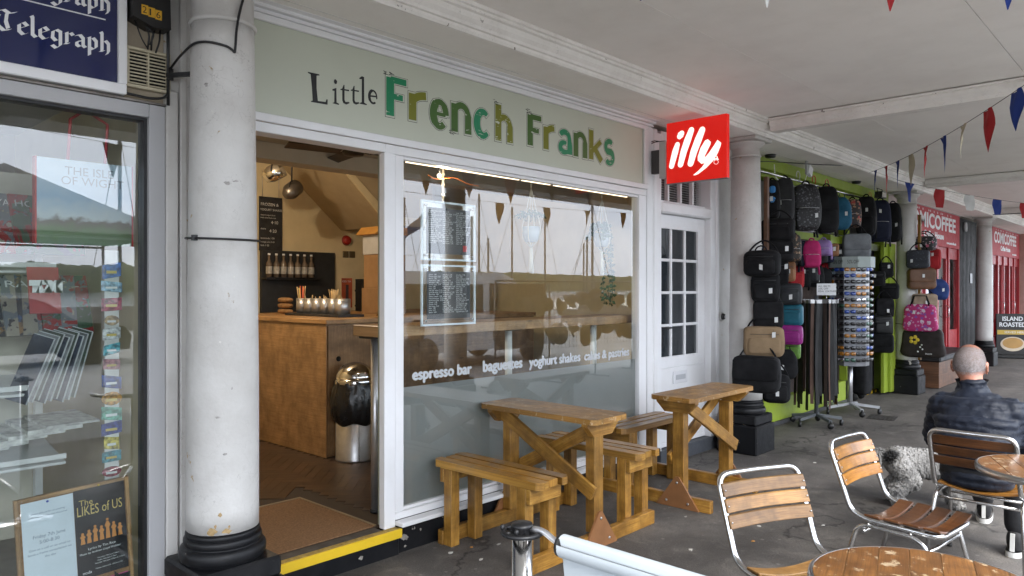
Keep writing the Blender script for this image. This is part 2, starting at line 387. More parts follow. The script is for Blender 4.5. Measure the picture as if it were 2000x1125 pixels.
# ------------------------------------------------------------------ colonnade
CHIPS = []
COLX = [1.52, 6.68, 11.97, 17.3]; CY = 3.18; PITCH = 5.27
def column(x, y, label, group='columns of the arcade', detail=True, old=oldwhite, zr=2.79):
    t = thing('column', label, 'column', (x, y, 0), 0, group)
    N = 40 if detail else 24
    base_z = .36
    MB().box(-.20, .20, -.20, .20, 0, base_z - .09).build('plinth', blackgloss, t, .012)
    p2 = MB().box(-.185, .185, -.185, .185, base_z - .0895, base_z).build('plinth_top', blackgloss, t, .012)
    prof = [(.001, base_z), (.168, base_z)]
    for (zc, rc, rr) in ((base_z + .035, .166, .032), (base_z + .088, .155, .018), (base_z + .118, .150, .012)):
        for k in range(7): a = -math.pi / 2 + math.pi * k / 6; prof.append((rc + rr * .55 * math.cos(a), zc + rr * math.sin(a)))
    prof += [(.146, base_z + .135), (.001, base_z + .135)]
    MB().lathe(prof, N).build('base_moulding', blackgloss, t)
    z0, z1 = base_z + .136, zr; H = 24; pr = [(.001, z0)]
    for i in range(H + 1):
        f = i / H; pr.append((.152 - .020 * max(0, f - .3) / .7, z0 + (z1 - z0) * f))
    pr += [(.001, z1)]
    MB().lathe(pr, N).build('shaft', old, t)
    pr = [(.001, zr + .0005), (.139, zr + .0005), (.144, zr + .010), (.139, zr + .020), (.130, zr + .025), (.130, 2.87)]
    for k in range(9): a = -math.pi / 2 + math.pi * k / 8 * .62; pr.append((.130 + .034 * (1 + math.sin(a)), 2.905 + .032 * math.sin(a)))
    pr += [(.166, 2.935), (.001, 2.935)]
    MB().lathe(pr, N).build('capital', old, t)
    MB().box(-.18, .18, -.18, .18, 2.9355, 2.968).build('abacus', old, t, .006)
    return t
cA = column(COLX[0], CY, 'fat peeling white column between the newspaper window and the open cafe door', zr=2.70)
cB = column(COLX[1], CY, 'white column hung with black bags between the white panelled door and the green shop')
cC = column(COLX[2], CY, 'white column hung with handbags, between the green shop and the red coffee house')
cD = column(COLX[3], CY, 'farthest bare white column before the dark slatted shutter')
for t, z in ((cA, 1.765), (cC, 1.02)):
    pth = arc((0, 0, z), .1535, 0, 2 * math.pi, 40)[:-1]
    mb = MB(); pts = [p + Vector((0, 0, .006 * math.sin(i * .157))) for i, p in enumerate(pth)]
    mb.tube(pts, .005, 6, True)
    if t is cA: mb.box(-.155, -.135, -.05, -.03, z - .012, z + .012)
    mb.build('cable_tie', blk, t)
def chip(t, deg, z, s, mat, sx=1.0, r0=.1525, seed=0):
    r_ = random.Random(seed); n = 14; ring = [(s * sx * r_.uniform(.45, 1.1) * math.cos(2 * math.pi * i / n), s * r_.uniform(.45, 1.1) * math.sin(2 * math.pi * i / n)) for i in range(n)]
    q = MB()
    for lay in range(3):
        pass
    P0 = lambda x, y: ((r0) * math.cos(R_(deg) + x / r0), (r0) * math.sin(R_(deg) + x / r0), z + y)
    c0 = P0(0, 0)
    for i in range(n): q.poly([c0, P0(*ring[i]), P0(*ring[(i + 1) % n])], None, True)
    return q.build('paint_chip', mat, t)
tanp = M('bare_tan_plaster', (.36, .25, .12), .9, var=.3, vs=60); grime = M('grey_scuff', (.36, .34, .32), .8, var=.4, vs=80); palep = M('pale_filler', (.62, .60, .56), .7, var=.2, vs=40)
for i, (dg, z, s, m_, sx) in enumerate(((228, .515, .02, tanp, 1.2), (233, .535, .012, tanp, .6), (250, .512, .016, tanp, 1.3), (254, .53, .008, tanp, .7), (240, .585, .011, tanp, 1.1), (247, .84, .007, grime, 1.6), (236, 1.0, .006, grime, 2.2), (258, 1.12, .009, grime, .5), (240, 1.32, .006, palep, 1.5), (262, 1.6, .007, palep, .8), (251, 2.0, .010, grime, 1.4), (266, 2.01, .006, grime, 2.4), (226, 2.3, .010, palep, .8), (215, 2.42, .012, grime, 1.0))):
    f = (z - .496) / (2.70 - .496); chip(cA, dg, z, s, m_, sx, .1524 - .020 * max(0, f - .3) / .7, i)
for i, (x, z) in enumerate(((2.735, .085), (2.752, .078), (2.745, .03), (2.80, .118), (2.862, .10), (2.42, .05))):
    sc_ = (1.5, 1.0, .6, .45, .6, .9)[i]; pts = [(rnd.uniform(.008, .02) * sc_ * math.cos(a * .393), rnd.uniform(.007, .016) * sc_ * math.sin(a * .393)) for a in range(16)]
    CHIPS.append((x, z, pts))
for i, k in enumerate((-2, -1, 0, 1, 2, 3)):
    column(COLX[1] + (k - 1) * PITCH + 0, -.3, ['outer column standing behind the photographer to the left', 'outer column left of where the photographer stands', 'outer column at the kerb beside the photographer', 'outer column at the kerb mirrored in the cafe window', 'outer column at the kerb beyond the seated man', 'farthest outer column along the kerb'][i], 'columns along the kerb', False)

# ------------------------------------------------------------------ canopy over the arcade
can = thing('arcade_canopy', 'grey white plaster canopy over the arcade with cracked mouldings and cross beams', 'canopy', (0, 0, 2.97))
def cz(z): return z - 2.97
# ceiling bays (one panel each between the cross beams)
XB = [COLX[1] + k * PITCH for k in range(-4, 6)]
for i in range(len(XB) - 1):
    for y0, y1 in ((-.62, .938), (.942, 2.238), (2.242, 3.02)): MB().box(XB[i] + .0, XB[i + 1] - .003, y0, y1, cz(3.12), cz(3.2)).build('ceiling_panel', ceilpaint, can)
MB().box(XB[0], XB[-1], -.62, 3.02, cz(3.202), cz(3.3)).build('roof_deck', M('roof_void', (.03, .028, .026), .9), can)
MB().box(XB[0], XB[-1], 3.0, 3.46, 0, cz(3.119)).build('soffit', ceilpaint, can)
MB().box(XB[0], XB[-1], 3.3, 3.303, -.002, .02).build('soffit_bead', oldwhite, can)
MB().box(XB[0], XB[-1], -.66, -.18, 0.0, cz(3.6)).build('front_beam', oldwhite, can)
# long moulding that runs over the inner columns, stepped profile extruded along x
prof = [(0, 0), (-.012, .0), (-.02, .014), (-.02, .03), (-.034, .034), (-.04, .05), (-.058, .07), (-.062, .085), (-.062, .1), (-.078, .106), (-.078, .122), (-.09, .128), (-.09, .149), (0, .149)]
def mould(x0, x1, y, z, pr, name, mat, flip=1):
    MB().prism([(p[0] * flip, p[1]) for p in pr], (x0, y, z), (0, 1, 0), (0, 0, 1), (x1 - x0, 0, 0)).build(name, mat, can)
for i in range(len(XB) - 1):
    mould(XB[i] + .002, XB[i + 1] - .002, 2.999, .0005, prof, 'cornice_moulding', mouldp)
    # ribbed inner moulding of the farther bays
for x in XB[2:]:
    pb = [(-.115, .141), (-.115, .125), (-.085, .12), (-.085, .085), (-.06, .06), (-.06, .03), (-.045, .028), (.045, .028), (.06, .03), (.06, .06), (.085, .085), (.085, .12), (.115, .125), (.115, .141)]
    MB().prism(pb, (x, -.18, -.0), (1, 0, 0), (0, 0, 1), (0, 3.09, 0)).build('cross_beam', mouldp, can)

# building behind the fronts: closes the rooms above and at the back
struct('upper_wall', MB().box(-3, 26, 3.71, 3.78, 2.99, 3.6), stone); struct('wall_head', MB().box(-2.2, 26, 3.625, 3.70, 2.83, 2.985).box(-2.2, 26, 3.47, 3.62, 2.9705, 3.3), stone)
struct('roof', MB().box(-3, 26, 2.9, 8.4, 3.31, 3.4), stone); struct('building_wall_back', MB().box(-3, 26, 8.3, 8.4, -.3, 3.308), stone); struct('building_wall_end', MB().box(-3.1, -3.002, 3.4, 8.4, -.3, 3.308).box(26.002, 26.1, 3.4, 8.4, -.3, 3.308), stone)
# ------------------------------------------------------------------ cafe shopfront
sf = thing('cafe_shopfront', 'white timber cafe shopfront with sage fascia, open doorway and large window', 'shopfront', (1.6, 3.45, 0))
OX, OY = 1.6, 3.45
def fb(name, x0, x1, y0, y1, z0, z1, mat=white, bev=.004, parent=sf):
    return MB().box(x0 - OX, x1 - OX, y0 - OY, y1 - OY, z0, z1).build(name, mat, parent, bev)
fb('fascia_panel', 1.6, 5.318, 3.452, 3.48, 2.42, 2.90, sage, 0)
fb('fascia_top_rail', 1.6, 5.375, 3.432, 3.4515, 2.892, 2.927)
fb('fascia_bottom_rail', 1.6, 5.375, 3.434, 3.4515, 2.388, 2.430)
fb('fascia_end_stile', 5.316, 5.376, 3.430, 3.4512, 2.4305, 2.8915)
prof2 = [(.0, .0), (-.03, .0), (-.03, .012), (-.022, .016), (-.022, .02), (-.05, .022), (-.056, .03), (-.056, .036), (-.09, .04), (-.09, .0425), (0, .0425)]
MB().prism(prof2, (1.6 - OX, 3.4511 - OY, 2.9272), (0, 1, 0), (0, 0, 1), (3.84, 0, 0)).build('cornice', white, sf)
fb('door_lintel', 1.6, 2.619, 3.450, 3.56, 2.336, 2.3875)
fb('window_head', 2.6195, 5.375, 3.450, 3.53, 2.333, 2.3872)
fb('window_head_bead', 2.757, 5.262, 3.462, 3.50, 2.312, 2.3325, white, .003)
fb('door_post', 2.610, 2.69, 3.446, 3.498, .150, 2.3355); fb('door_stop', 2.645, 2.6895, 3.4985, 3.56, .150, 2.3355, M('sage_edge', (.26, .28, .21), .5))
fb('window_stile', 2.6905, 2.757, 3.452, 3.53, .2305, 2.3325)
fb('window_stile', 5.262, 5.372, 3.452, 3.53, .2305, 2.3325)
fb('window_stile_bead', 5.2585, 5.2615, 3.466, 3.5, .25, 2.3115, white, .001)
fb('window_bottom_rail', 2.6905, 5.372, 3.450, 3.53, .187, .2300)
fb('window_bottom_bead', 2.757, 5.258, 3.468, 3.50, .2303, .248, white, .003)
fb('window_sill', 2.686, 5.40, 3.375, 3.4495, .160, .1865)
fb('pilaster', 5.378, 5.47, 3.447, 3.6, .10, 2.9265)
fb('pilaster_bead', 5.4705, 5.53, 3.435, 3.6, .10, 2.9265, white, .01)
fb('stall_riser', 2.69, 5.56, 3.425, 3.60, -.02, .1595, blackgloss, .006)
fb('door_jamb', 1.62, 1.68, 3.47, 3.6, .150, 2.3355)
fb('step', 1.60, 2.6895, 3.41, 3.72, -.02, .118, blackgloss, .006)
yellow = painted('yellow_nosing_paint', (.72, .47, .01), .55, (.3, .2, .04), .3, bump=.5, bs=60)
gritty = M('worn_yellow_grit', (.36, .25, .06), .85, var=.35, vs=60, bump=.8, bs=200)
nose = fb('step_nosing', 1.60, 2.70, 3.394, 3.408, .098, .150, yellow, .003)
fb('nosing_tread', 1.60, 2.70, 3.4085, 3.452, .1185, .1505, gritty, .002, sf)
fb('threshold', 1.60, 2.602, 3.4525, 3.53, .1185, .1485, M('worn_threshold', (.05, .045, .042), .7, var=.3, vs=12), .002)
for (x, z, pts) in CHIPS: MB().prism(pts, (x - OX, (-.0255 if x > 2.69 else -.0405), z), (1, 0, 0), (0, 0, 1), (0, -.0008, 0)).build('paint_chip', M('chip_grey', (.27, .25, .22), .8, var=.3, vs=60), sf)
# fixed glass and the frosted film inside it
MB().box(2.755 - OX, 5.262 - OX, .036, .042, .240, 2.322).build('window_pane', clear, sf)
t = NT('frosted_film'); t.n.remove(t.b)
di = t.new('ShaderNodeBsdfDiffuse'); di.inputs[0].default_value = (.40, .415, .42, 1); tl = t.new('ShaderNodeBsdfTranslucent'); tl.inputs[0].default_value = (.55, .6, .62, 1)
tr = t.new('ShaderNodeBsdfRefraction'); tr.inputs['Roughness'].default_value = .35; tr.inputs['IOR'].default_value = 1.02; tr.inputs[0].default_value = (.6, .64, .65, 1)
m1 = t.new('ShaderNodeMixShader'); m1.inputs[0].default_value = .4; m2 = t.new('ShaderNodeMixShader'); m2.inputs[0].default_value = .3
t.l.new(di.outputs[0], m1.inputs[1]); t.l.new(tl.outputs[0], m1.inputs[2]); t.l.new(m1.outputs[0], m2.inputs[1]); t.l.new(tr.outputs[0], m2.inputs[2]); t.l.new(m2.outputs[0], t.out.inputs['Surface'])
film = t.m
MB().box(2.757 - OX, 5.260 - OX, .0435, .0442, .243, .953).build('frosted_film', film, sf)
vin = M('frosted_vinyl_letters', (.48, .50, .51), .6, var=.04)
for s, x0, x1, z in (('espresso bar', 2.845, 3.345, .985), ('baguettes', 3.445, 3.838, .985), ('yoghurt shakes', 3.905, 4.5, .983), ('cakes & pastries', 4.545, 5.16, .983)):
    text('window_lettering', s, .1, (x0 - OX, .0335, z - .018), vin, sf, fit=(x1 - x0, None), bold=.011)
# fascia lettering: hand painted serif Little, outlined and brushed French Franks
def glyph(name, pts_list, x, z, wd, ht, mat):
    mb = MB()
    for pts in pts_list: mb.prism([(p[0] * wd, p[1] * ht) for p in pts], (x - OX, .0018, z), (1, 0, 0), (0, 0, 1), (0, -.0012, 0))
    return mb.build(name, mat, sf)
gl = {
 'L': [[(.0, .99), (.02, .95), (.14, .93), (.2, .5), (.24, .06), (.16, .03), (.15, 0), (.95, .02), (.96, .2), (.9, .2), (.86, .1), (.48, .08), (.42, .5), (.42, .93), (.56, .96), (.55, 1)]],
 'i': [[(.02, .02), (.2, .05), (.32, .08), (.34, .52), (.04, .52), (.04, .57), (.6, .66), (.64, .08), (.98, .05), (.98, .0), (.5, .01)], [(.25, .88), (.42, .8), (.66, .83), (.72, .93), (.5, 1), (.3, .97)]],
 't': [[(.0, .72), (.18, .76), (.34, .98), (.42, .98), (.42, .76), (.9, .78), (.9, .7), (.42, .69), (.42, .2), (.52, .1), (.9, .14), (.96, .08), (.6, -.03), (.3, .02), (.2, .15), (.2, .68), (.0, .67)]],
 'l': [[(.0, .92), (.3, 1), (.6, .99), (.62, .07), (.95, .04), (.95, 0), (.05, 0), (.05, .03), (.3, .07), (.32, .9), (.0, .88)]],
 'e': [[(.1, .55), (.9, .66), (.88, .82), (.7, .98), (.4, 1), (.12, .8), (.02, .5), (.1, .2), (.35, .02), (.7, .02), (.98, .22), (.94, .27), (.7, .15), (.42, .18), (.25, .38), (.22, .5), (.7, .57), (.68, .8), (.5, .9), (.3, .82), (.22, .62)]],
}
for k, x0, x1, zt, zb in (('L', 2.112, 2.239, 2.695, 2.538), ('i', 2.262, 2.306, 2.690, 2.553), ('t', 2.315, 2.377, 2.672, 2.567), ('t', 2.382, 2.442, 2.680, 2.578), ('l', 2.440, 2.492, 2.742, 2.585)):
    glyph('painted_letter', gl[k], x0, zb, x1 - x0, zt - zb, letter_black)
q = MB(); ep = [(.034 + .026 * math.cos(R_(-8 + a * 17)), .044 + .036 * math.sin(R_(-8 + a * 17))) for a in range(19)]
q.prism(stroke([(p[0], p[1]) for p in ep], [.004] * 3 + [.005] * 4 + [.0085] * 7 + [.006] * 5, 5), (2.499 - OX, .0018, 2.596), (1, 0, 0), (0, 0, 1), (0, -.0012, 0)); q.prism(stroke([(.012, .046), (.056, .05)], [.0045] * 2, 4), (2.499 - OX, .0016, 2.596), (1, 0, 0), (0, 0, 1), (0, -.0012, 0)); q.build('painted_letter', letter_black, sf)
def brushed(name, c):
    t = NT(name); v = t.coord(rand=True); n = t.noise(v, 16, 6, .7); st = t.noise(t.coord(scale=(8, 8, 60)), 1.2, 3)
    k = t.ramp(t.mix(.4, n, st), [(.385, W0), (.40, W1)])
    t.base(t.mix(k, (.54, .565, .47), c)); t.set(Roughness=.45); return t.m
greens = {'f': brushed('emerald_brush_paint', (.0, .20, .08)), 'o': brushed('olive_brush_paint', (.165, .175, .004)), 'm': brushed('moss_brush_paint', (.045, .115, .013)), 'j': brushed('jade_brush_paint', (.006, .21, .09))}
for ch, g_, x0, x1, zt, zb in (('F', 'f', 2.628, 2.782, 2.786, 2.545), ('r', 'o', 2.795, 2.938, 2.724, 2.548), ('e', 'm', 2.958, 3.114, 2.722, 2.535), ('n', 'm', 3.135, 3.305, 2.727, 2.532), ('c', 'j', 3.332, 3.499, 2.726, 2.534), ('h', 'o', 3.532, 3.699, 2.793, 2.534),
        ('F', 'm', 3.855, 4.009, 2.778, 2.546), ('r', 'o', 4.027, 4.158, 2.722, 2.543), ('a', 'j', 4.189, 4.351, 2.727, 2.54), ('n', 'm', 4.375, 4.54, 2.730, 2.537), ('k', 'o', 4.566, 4.753, 2.783, 2.539), ('s', 'f', 4.762, 4.904, 2.735, 2.536)):
    W_, H_ = x1 - x0, zt - zb; t_ = .0215
    def pl(rx, ry, cx, cy, a0, a1, n=16): return [(cx + rx * math.cos(R_(a0 + (a1 - a0) * i / n)), cy + ry * math.sin(R_(a0 + (a1 - a0) * i / n))) for i in range(n + 1)]
    def wv(n, a, b): return [a + (b - a) * abs(math.sin(math.pi * i / n)) for i in range(n + 1)]
    m_ = .026; cx, cy = W_ / 2, H_ / 2
    if ch == 'F': st = [([(m_, m_ * .2), (m_, H_ - .004)], [.026] * 2), ([(m_, H_ - .02), (W_ - .004, H_ - .02)], [.018] * 2), ([(m_, H_ * .52), (W_ * .8, H_ * .52)], [.0165] * 2)]
    elif ch == 'r': st = [([(m_, .004), (m_, H_ - .004)], [.026] * 2), (pl(W_ - m_ - .004, H_ * .34, W_ - .004, H_ * .62, 170, 92, 8), [.012] + [.022] * 8)]
    elif ch == 'n': st = [([(m_, .004), (m_, H_ - .004)], [.026] * 2), (pl((W_ - 2 * m_) / 2, H_ * .32, cx, H_ * .62, 165, 0, 10) + [(W_ - m_, .004)], [.012] + [.02] * 9 + [.025, .026])]
    elif ch == 'h': st = [([(m_, .004), (m_, H_ - .004)], [.026] * 2), (pl((W_ - 2 * m_) / 2, H_ * .22, cx, H_ * .44, 165, 0, 10) + [(W_ - m_, .004)], [.012] + [.02] * 9 + [.025, .026])]
    elif ch == 'c': st = [(pl(cx - m_, cy - .018, cx, cy, 48, 318, 18), wv(18, .014, .027))]
    elif ch == 'e': st = [(pl(cx - m_, cy - .018, cx, cy, -4, 316, 20), [.022] * 4 + [.018] * 4 + [.026] * 7 + [.02] * 6), ([(m_, cy), (W_ - m_, cy)], [.012] * 2)]
    elif ch == 'a': st = [(pl(cx - m_, H_ * .24, cx - .004, H_ * .66, 160, 5, 9) + [(W_ - m_ * .95, H_ * .4), (W_ - m_ * .9, .004)], [.016] + [.02] * 9 + [.026, .026]), (pl(cx - m_ - .004, H_ * .19, cx - .004, H_ * .29, 60, 330, 14), wv(14, .012, .022))]
    elif ch == 'k': st = [([(m_, .004), (m_, H_ - .004)], [.026] * 2), ([(m_ + .012, H_ * .3), (W_ - .03, H_ * .68)], [.019] * 2), ([(m_ + .045, H_ * .4), (W_ - .024, .006)], [.024] * 2)]
    else: st = [(pl(cx - m_ * .8, H_ * .225, cx, H_ * .70, 40, 235, 10) + pl(cx - m_ * .8, H_ * .235, cx, H_ * .29, 65, -150, 10), [.014] + [.02] * 9 + [.025] * 3 + [.02] * 8 + [.014])]
    par = sf
    for nm, dl, yy, mt in (('outlined_letter', .0045, .0016, letter_black), ('letter_gap', .0019, .0008, sage), ('letter_paint', -.0030, .0, greens[g_])):
        q = MB()
        for i, (pts, ws) in enumerate(st): q.prism(stroke(pts, [max(.004, q_ * 1.22 + dl) for q_ in ws], 6, max(0, dl + .004) if dl > -.002 else -.004), (x0 - OX, yy - i * .00012, zb), (1, 0, 0), (0, 0, 1), (0, -.0003, 0))
        o = q.build(nm, mt, par)
        if par is sf: par = o
for (x, z) in ((2.63, 2.792), (3.535, 2.792), (3.86, 2.79), (3.14, 2.54)):                       # scribbled dry brush ticks at letter corners
    mb = MB()
    for k in range(7):
        dx = rnd.uniform(-.025, .02); dz = rnd.uniform(-.012, .022)
        mb.beam((x + dx - OX, .001, z + dz), (x + dx + rnd.uniform(.01, .035) - OX, .001, z + dz + rnd.uniform(-.012, .004)), .002, .004, (0, 1, 0))
    mb.build('brush_scribble', letter_black, sf)
# ------------------------------------------------------------------ white panelled door with fanlight
pd = thing('panelled_door', 'white panelled door with twelve dark panes and a letter plate', 'door', (5.53, 3.5, 0))
def db(name, x0, x1, y0, y1, z0, z1, mat=white, bev=.004, parent=pd):
    return MB().box(x0 - 5.53, x1 - 5.53, y0 - 3.5, y1 - 3.5, z0, z1).build(name, mat, parent, bev)
dkglass = M('dark_pane_glass', (.028, .034, .04), .06, var=.15, vs=2, coat=.3)
db('frame_jamb', 5.531, 5.615, 3.452, 3.62, .12, 2.9)
db('frame_jamb', 6.505, 6.60, 3.452, 3.62, .02, 2.9)
db('frame_architrave', 6.601, 6.665, 3.440, 3.62, .02, 2.9, white, .014)
db('frame_head', 5.6155, 6.5045, 3.455, 3.62, 2.80, 2.93)
db('transom', 5.6155, 6.5045, 3.440, 3.60, 2.215, 2.31, white, .012)
db('leaf', 5.62, 6.50, 3.515, 3.556, .165, .825)
db('leaf_moulding', 5.70, 6.42, 3.508, 3.5145, .56, .572, white, .002)
db('leaf_stile', 5.62, 5.655, 3.512, 3.556, .8255, 2.21); db('leaf_stile', 6.365, 6.50, 3.512, 3.556, .8255, 2.21)
db('leaf_rail', 5.6555, 6.3645, 3.512, 3.556, 2.085, 2.21); db('leaf_rail', 5.6555, 6.3645, 3.512, 3.556, .8255, .93)
pw, ph = (6.3645 - 5.6555 - 2 * .028) / 3, (2.085 - .93 - 3 * .026) / 4
for i in range(3):
    for j in range(4):
        x0 = 5.6555 + i * (pw + .028); z0 = .93 + j * (ph + .026)
        db('pane', x0 - .003, x0 + pw + .003, 3.534, 3.54, z0 - .003, z0 + ph + .003, dkglass, 0)
for i in range(2):
    x0 = 5.6555 + pw + i * (pw + .028); db('glazing_bar', x0, x0 + .028, 3.514, 3.55, .9302, 2.0848, white, .006)
for j in range(3):
    z0 = .93 + ph + j * (ph + .026)
    for i in range(3): db('glazing_bar', 5.6555 + i * (pw + .028) + .0002, 5.6555 + i * (pw + .028) + pw - .0002, 3.516, 3.55, z0, z0 + .026, white, .006)
lp = db('letter_plate', 5.905, 6.155, 3.505, 3.5148, .675, .79, M('white_letterplate', (.7, .7, .72), .3, var=.05), .004); db('letter_flap', 5.945, 6.115, 3.500, 3.5045, .71, .755, M('letter_flap_grey', (.45, .46, .48), .35, var=.05), .003, lp)
hd = MB().tube(fillet([(.155, -.0, 1.195), (.155, -.05, 1.195), (.25, -.05, 1.195)], .02), .009, 8); hd.build('handle', blk, pd)
db('threshold', 5.58, 6.69, 3.44, 3.62, -.02, .118, M('slate_grey_paint', (.055, .06, .07), .6, var=.2, vs=9, bump=.3), .008)
db('weather_board', 5.62, 6.50, 3.512, 3.556, .1215, .1645)
for i in range(4):                                               # fanlight with blinds behind
    x0 = 5.62 + i * .221; db('fanlight_pane', x0 + .012, x0 + .209, 3.55, 3.554, 2.335, 2.78, clear, 0)
    if i: db('fanlight_bar', x0 - .012, x0 + .012, 3.515, 3.56, 2.335, 2.7995, white, .005)
db('fanlight_rail', 5.6155, 6.5045, 3.51, 3.56, 2.3105, 2.3348)
slat = M('blind_slat', (.33, .33, .33), .5, var=.05)
for k in range(20):
    z0 = 2.345 + k * .0222; MB().obox((.53, .085, z0), (.44, 0, 0), (0, .009, .005), (0, .0, .0008)).build('blind_slat', slat, pd)
db('blind_backing', 5.62, 6.5, 3.606, 3.612, 2.3, 2.82, M('dark_void', (.02, .02, .022), .9), 0)
bell = thing('doorbell', 'small grey doorbell dome on the plaster beside the panelled door', 'doorbell', (6.69, 3.44, 1.27))
m_ = MB(); m_.lathe([(.001, 0), (.045, 0), (.045, .012), (.001, .012)], 20); b_ = m_.build('back_plate', M('pale_plastic', (.55, .54, .52), .4), bell)
m2_ = MB(); m2_.lathe([(.032, .012), (.03, .03), (.018, .042), (.001, .045)], 16); c_ = m2_.build('bell_dome', blk, bell); bell.rotation_euler = (R_(90), 0, 0)
m3_ = MB(); m3_.lathe([(.014, .043), (.012, .052), (.001, .054)], 12); m3_.build('push_button', white_print, bell)

# plain wall behind the columns, between the fronts (each its own stretch)
wl = MB().box(6.666, 7.12, 3.47, 3.62, 0, 2.968).build('wall_pier', oldwhite); tag(wl, 'narrow plastered wall pier behind the column with the black bags', 'wall')
wl = MB().box(1.375, 1.62, 3.46, 3.62, 0, 2.968).build('wall_pier', oldwhite); tag(wl, 'cream plastered wall pier behind the fat peeling column', 'wall')
for k, (x, s) in enumerate(((1.375, .055), (1.44, .03))): tag(MB().box(x, x + s, 3.435, 3.459, .02, 2.45 if k == 0 else 2.965).build('trim_board', oldwhite, None, .004), ['short flaking trim board along the newspaper window frame', 'tall flaking trim board behind the fat peeling column'][k], 'trim')
# ------------------------------------------------------------------ projecting light box sign
sg = thing('light_box_sign', 'square red illuminated hanging sign reading illy in white script', 'sign', (5.4, 3.0, 2.675))
red_l = NT('sign_red'); red_l.base((.45, .007, .004)); red_l.b.inputs['Emission Color'].default_value = (.8, .012, .006, 1); red_l.b.inputs['Emission Strength'].default_value = .13; red_l.set(Roughness=.25)
sign_white = emit('sign_white', (1, .93, .86), .22)
MB().box(0, .045, -.272, .272, -.252, .252).build('box', red_l.m, sg, .002)
MB().box(-.002, .047, -.275, .275, -.257, -.2525).build('bottom_tray', M('sign_underside', (.12, .1, .1), .4), sg)
def sp(x, y):                                                     # photo zoom units -> sign plane, u right (= -y), v up
    u = (x - 140) / 776.; top = 205 - 117 * u; bot = 982 - 66 * u
    return (u - .5) * .544, (.5 - (y - top) / (bot - top)) * .504
def ink(name, pts, ws, mat=sign_white):
    pl = stroke([sp(*p) for p in pts], [q * .0007 for q in ws], 8)
    MB().prism(pl, (-.0012, 0, 0), (0, -1, 0), (0, 0, 1), (-.0012, 0, 0)).build(name, mat, sg)
ink('letter_i', [(288, 480), (262, 560), (235, 660), (210, 755)], [32, 40, 38, 33]); ink('letter_dot', [(345, 335), (332, 352), (318, 372)], [34, 42, 34])
ink('letter_l', [(472, 295), (425, 420), (372, 570), (330, 735)], [36, 44, 42, 36]); ink('letter_l', [(612, 295), (562, 420), (505, 570), (462, 725)], [38, 46, 44, 38])
yl = [(648, 433), (682, 418), (720, 452), (716, 482), (680, 560), (640, 640), (655, 645), (700, 590), (760, 500), (803, 430), (848, 470), (840, 510), (806, 600), (748, 700), (660, 790), (560, 866), (520, 880), (495, 878), (560, 825), (610, 775), (650, 718), (640, 726), (600, 733), (556, 690), (556, 640), (590, 530)]
MB().prism([sp(*p) for p in yl], (-.0012, 0, 0), (0, -1, 0), (0, 0, 1), (-.0012, 0, 0)).build('letter_y', sign_white, sg)
rp = [sp(785 + 28 * math.cos(a * .5236), 716 + 28 * math.sin(a * .5236)) for a in range(12)]
MB().tube([(-.0015, -p[0], p[1]) for p in rp], .0014, 5, True).build('registered_ring', sign_white, sg)
text('registered_letter', 'R', .025, (-.0022, .178 - .36 + .011, -.089 - .008), sign_white, sg, FACEX, off=.01)
MB().box(.0, .065, .28, .345, -.2, .11).build('bracket_box', M('bracket_grey', (.45, .43, .42), .45, .0, var=.1), sg, .004)
MB().box(.03, .075, .345, .44, -.15, .05).build('wall_arm', M('bracket_dark', (.06, .055, .055), .5), sg, .003)
for k in range(2): MB().tube([(.05, .31, .11 + k * .01), (.03, .36, .12), (-.01, .38, .11 + k * .012), (-.03, .4, .1 + k * .015)], .004, 6).build('wire', blk, sg)
# ------------------------------------------------------------------ cafe interior: room
plaster = M('cafe_ceiling_paint', (.46, .40, .31), .8, var=.06)
soffit_shade = M('shaded_soffit_paint', (.40, .31, .19), .75, var=.06)  # cream wall tone darkened, the shade under the stair put into the colour
struct('cafe_wall_back', MB().box(1.5, 6.62, 7.62, 7.74, .0, 3.1), cream)
struct('cafe_wall_left', MB().box(1.38, 1.5, 3.625, 7.74, .0, 3.1), cream)
struct('cafe_wall_right', MB().box(6.62, 6.74, 3.625, 7.74, .0, 3.1), cream)
struct('cafe_wall_front', MB().box(1.5, 5.52, 3.54, 3.62, 2.43, 3.1), cream); struct('cafe_wall_door', MB().box(5.52, 6.62, 3.64, 3.70, .0, 3.1), cream)
struct('cafe_wall_return', MB().box(5.38, 5.62, 3.5325, 3.62, .16, 2.43), cream)
struct('cafe_ceiling', MB().box(1.5, 6.62, 3.62, 5.0, 2.62, 2.7).box(1.5, 6.62, 5.2, 7.62, 2.98, 3.06), plaster)
struct('cafe_ceiling_beam', MB().box(1.5, 6.62, 5.0005, 5.2, 2.497, 3.05), plaster, .004)
# the underside and string of a stair crossing the back of the room
st = tag(MB().prism([(4.30, 2.955), (5.12, 2.248), (5.75, 2.248), (5.75, 2.955)], (0, 7.619, 0), (1, 0, 0), (0, 0, 1), (0, -.95, 0)).build('staircase_soffit', soffit_shade), 'boxed in underside of a staircase in a painted shade tone above the cafe counter', 'staircase')
tag(MB().prism([(4.34, 2.95), (4.40, 2.97), (5.12, 2.36), (5.75, 2.36), (5.75, 2.26), (5.08, 2.26)], (0, 6.668, 0), (1, 0, 0), (0, 0, 1), (0, -.02, 0)).build('stair_string', cream, None), 'cream painted string board on the side of the staircase in the cafe', 'staircase')
parq = NT('parquet_base'); parq.base((.03, .018, .011)); parq.set(Roughness=.7)
struct('cafe_floor', MB().box(1.5, 6.62, 3.5305, 7.62, .0, .145), parq.m)
parquet = wood('parquet_oak', [(.3, (.045, .024, .013)), (.55, (.075, .042, .023)), (.8, (.115, .068, .038))], 18, .42, .2)
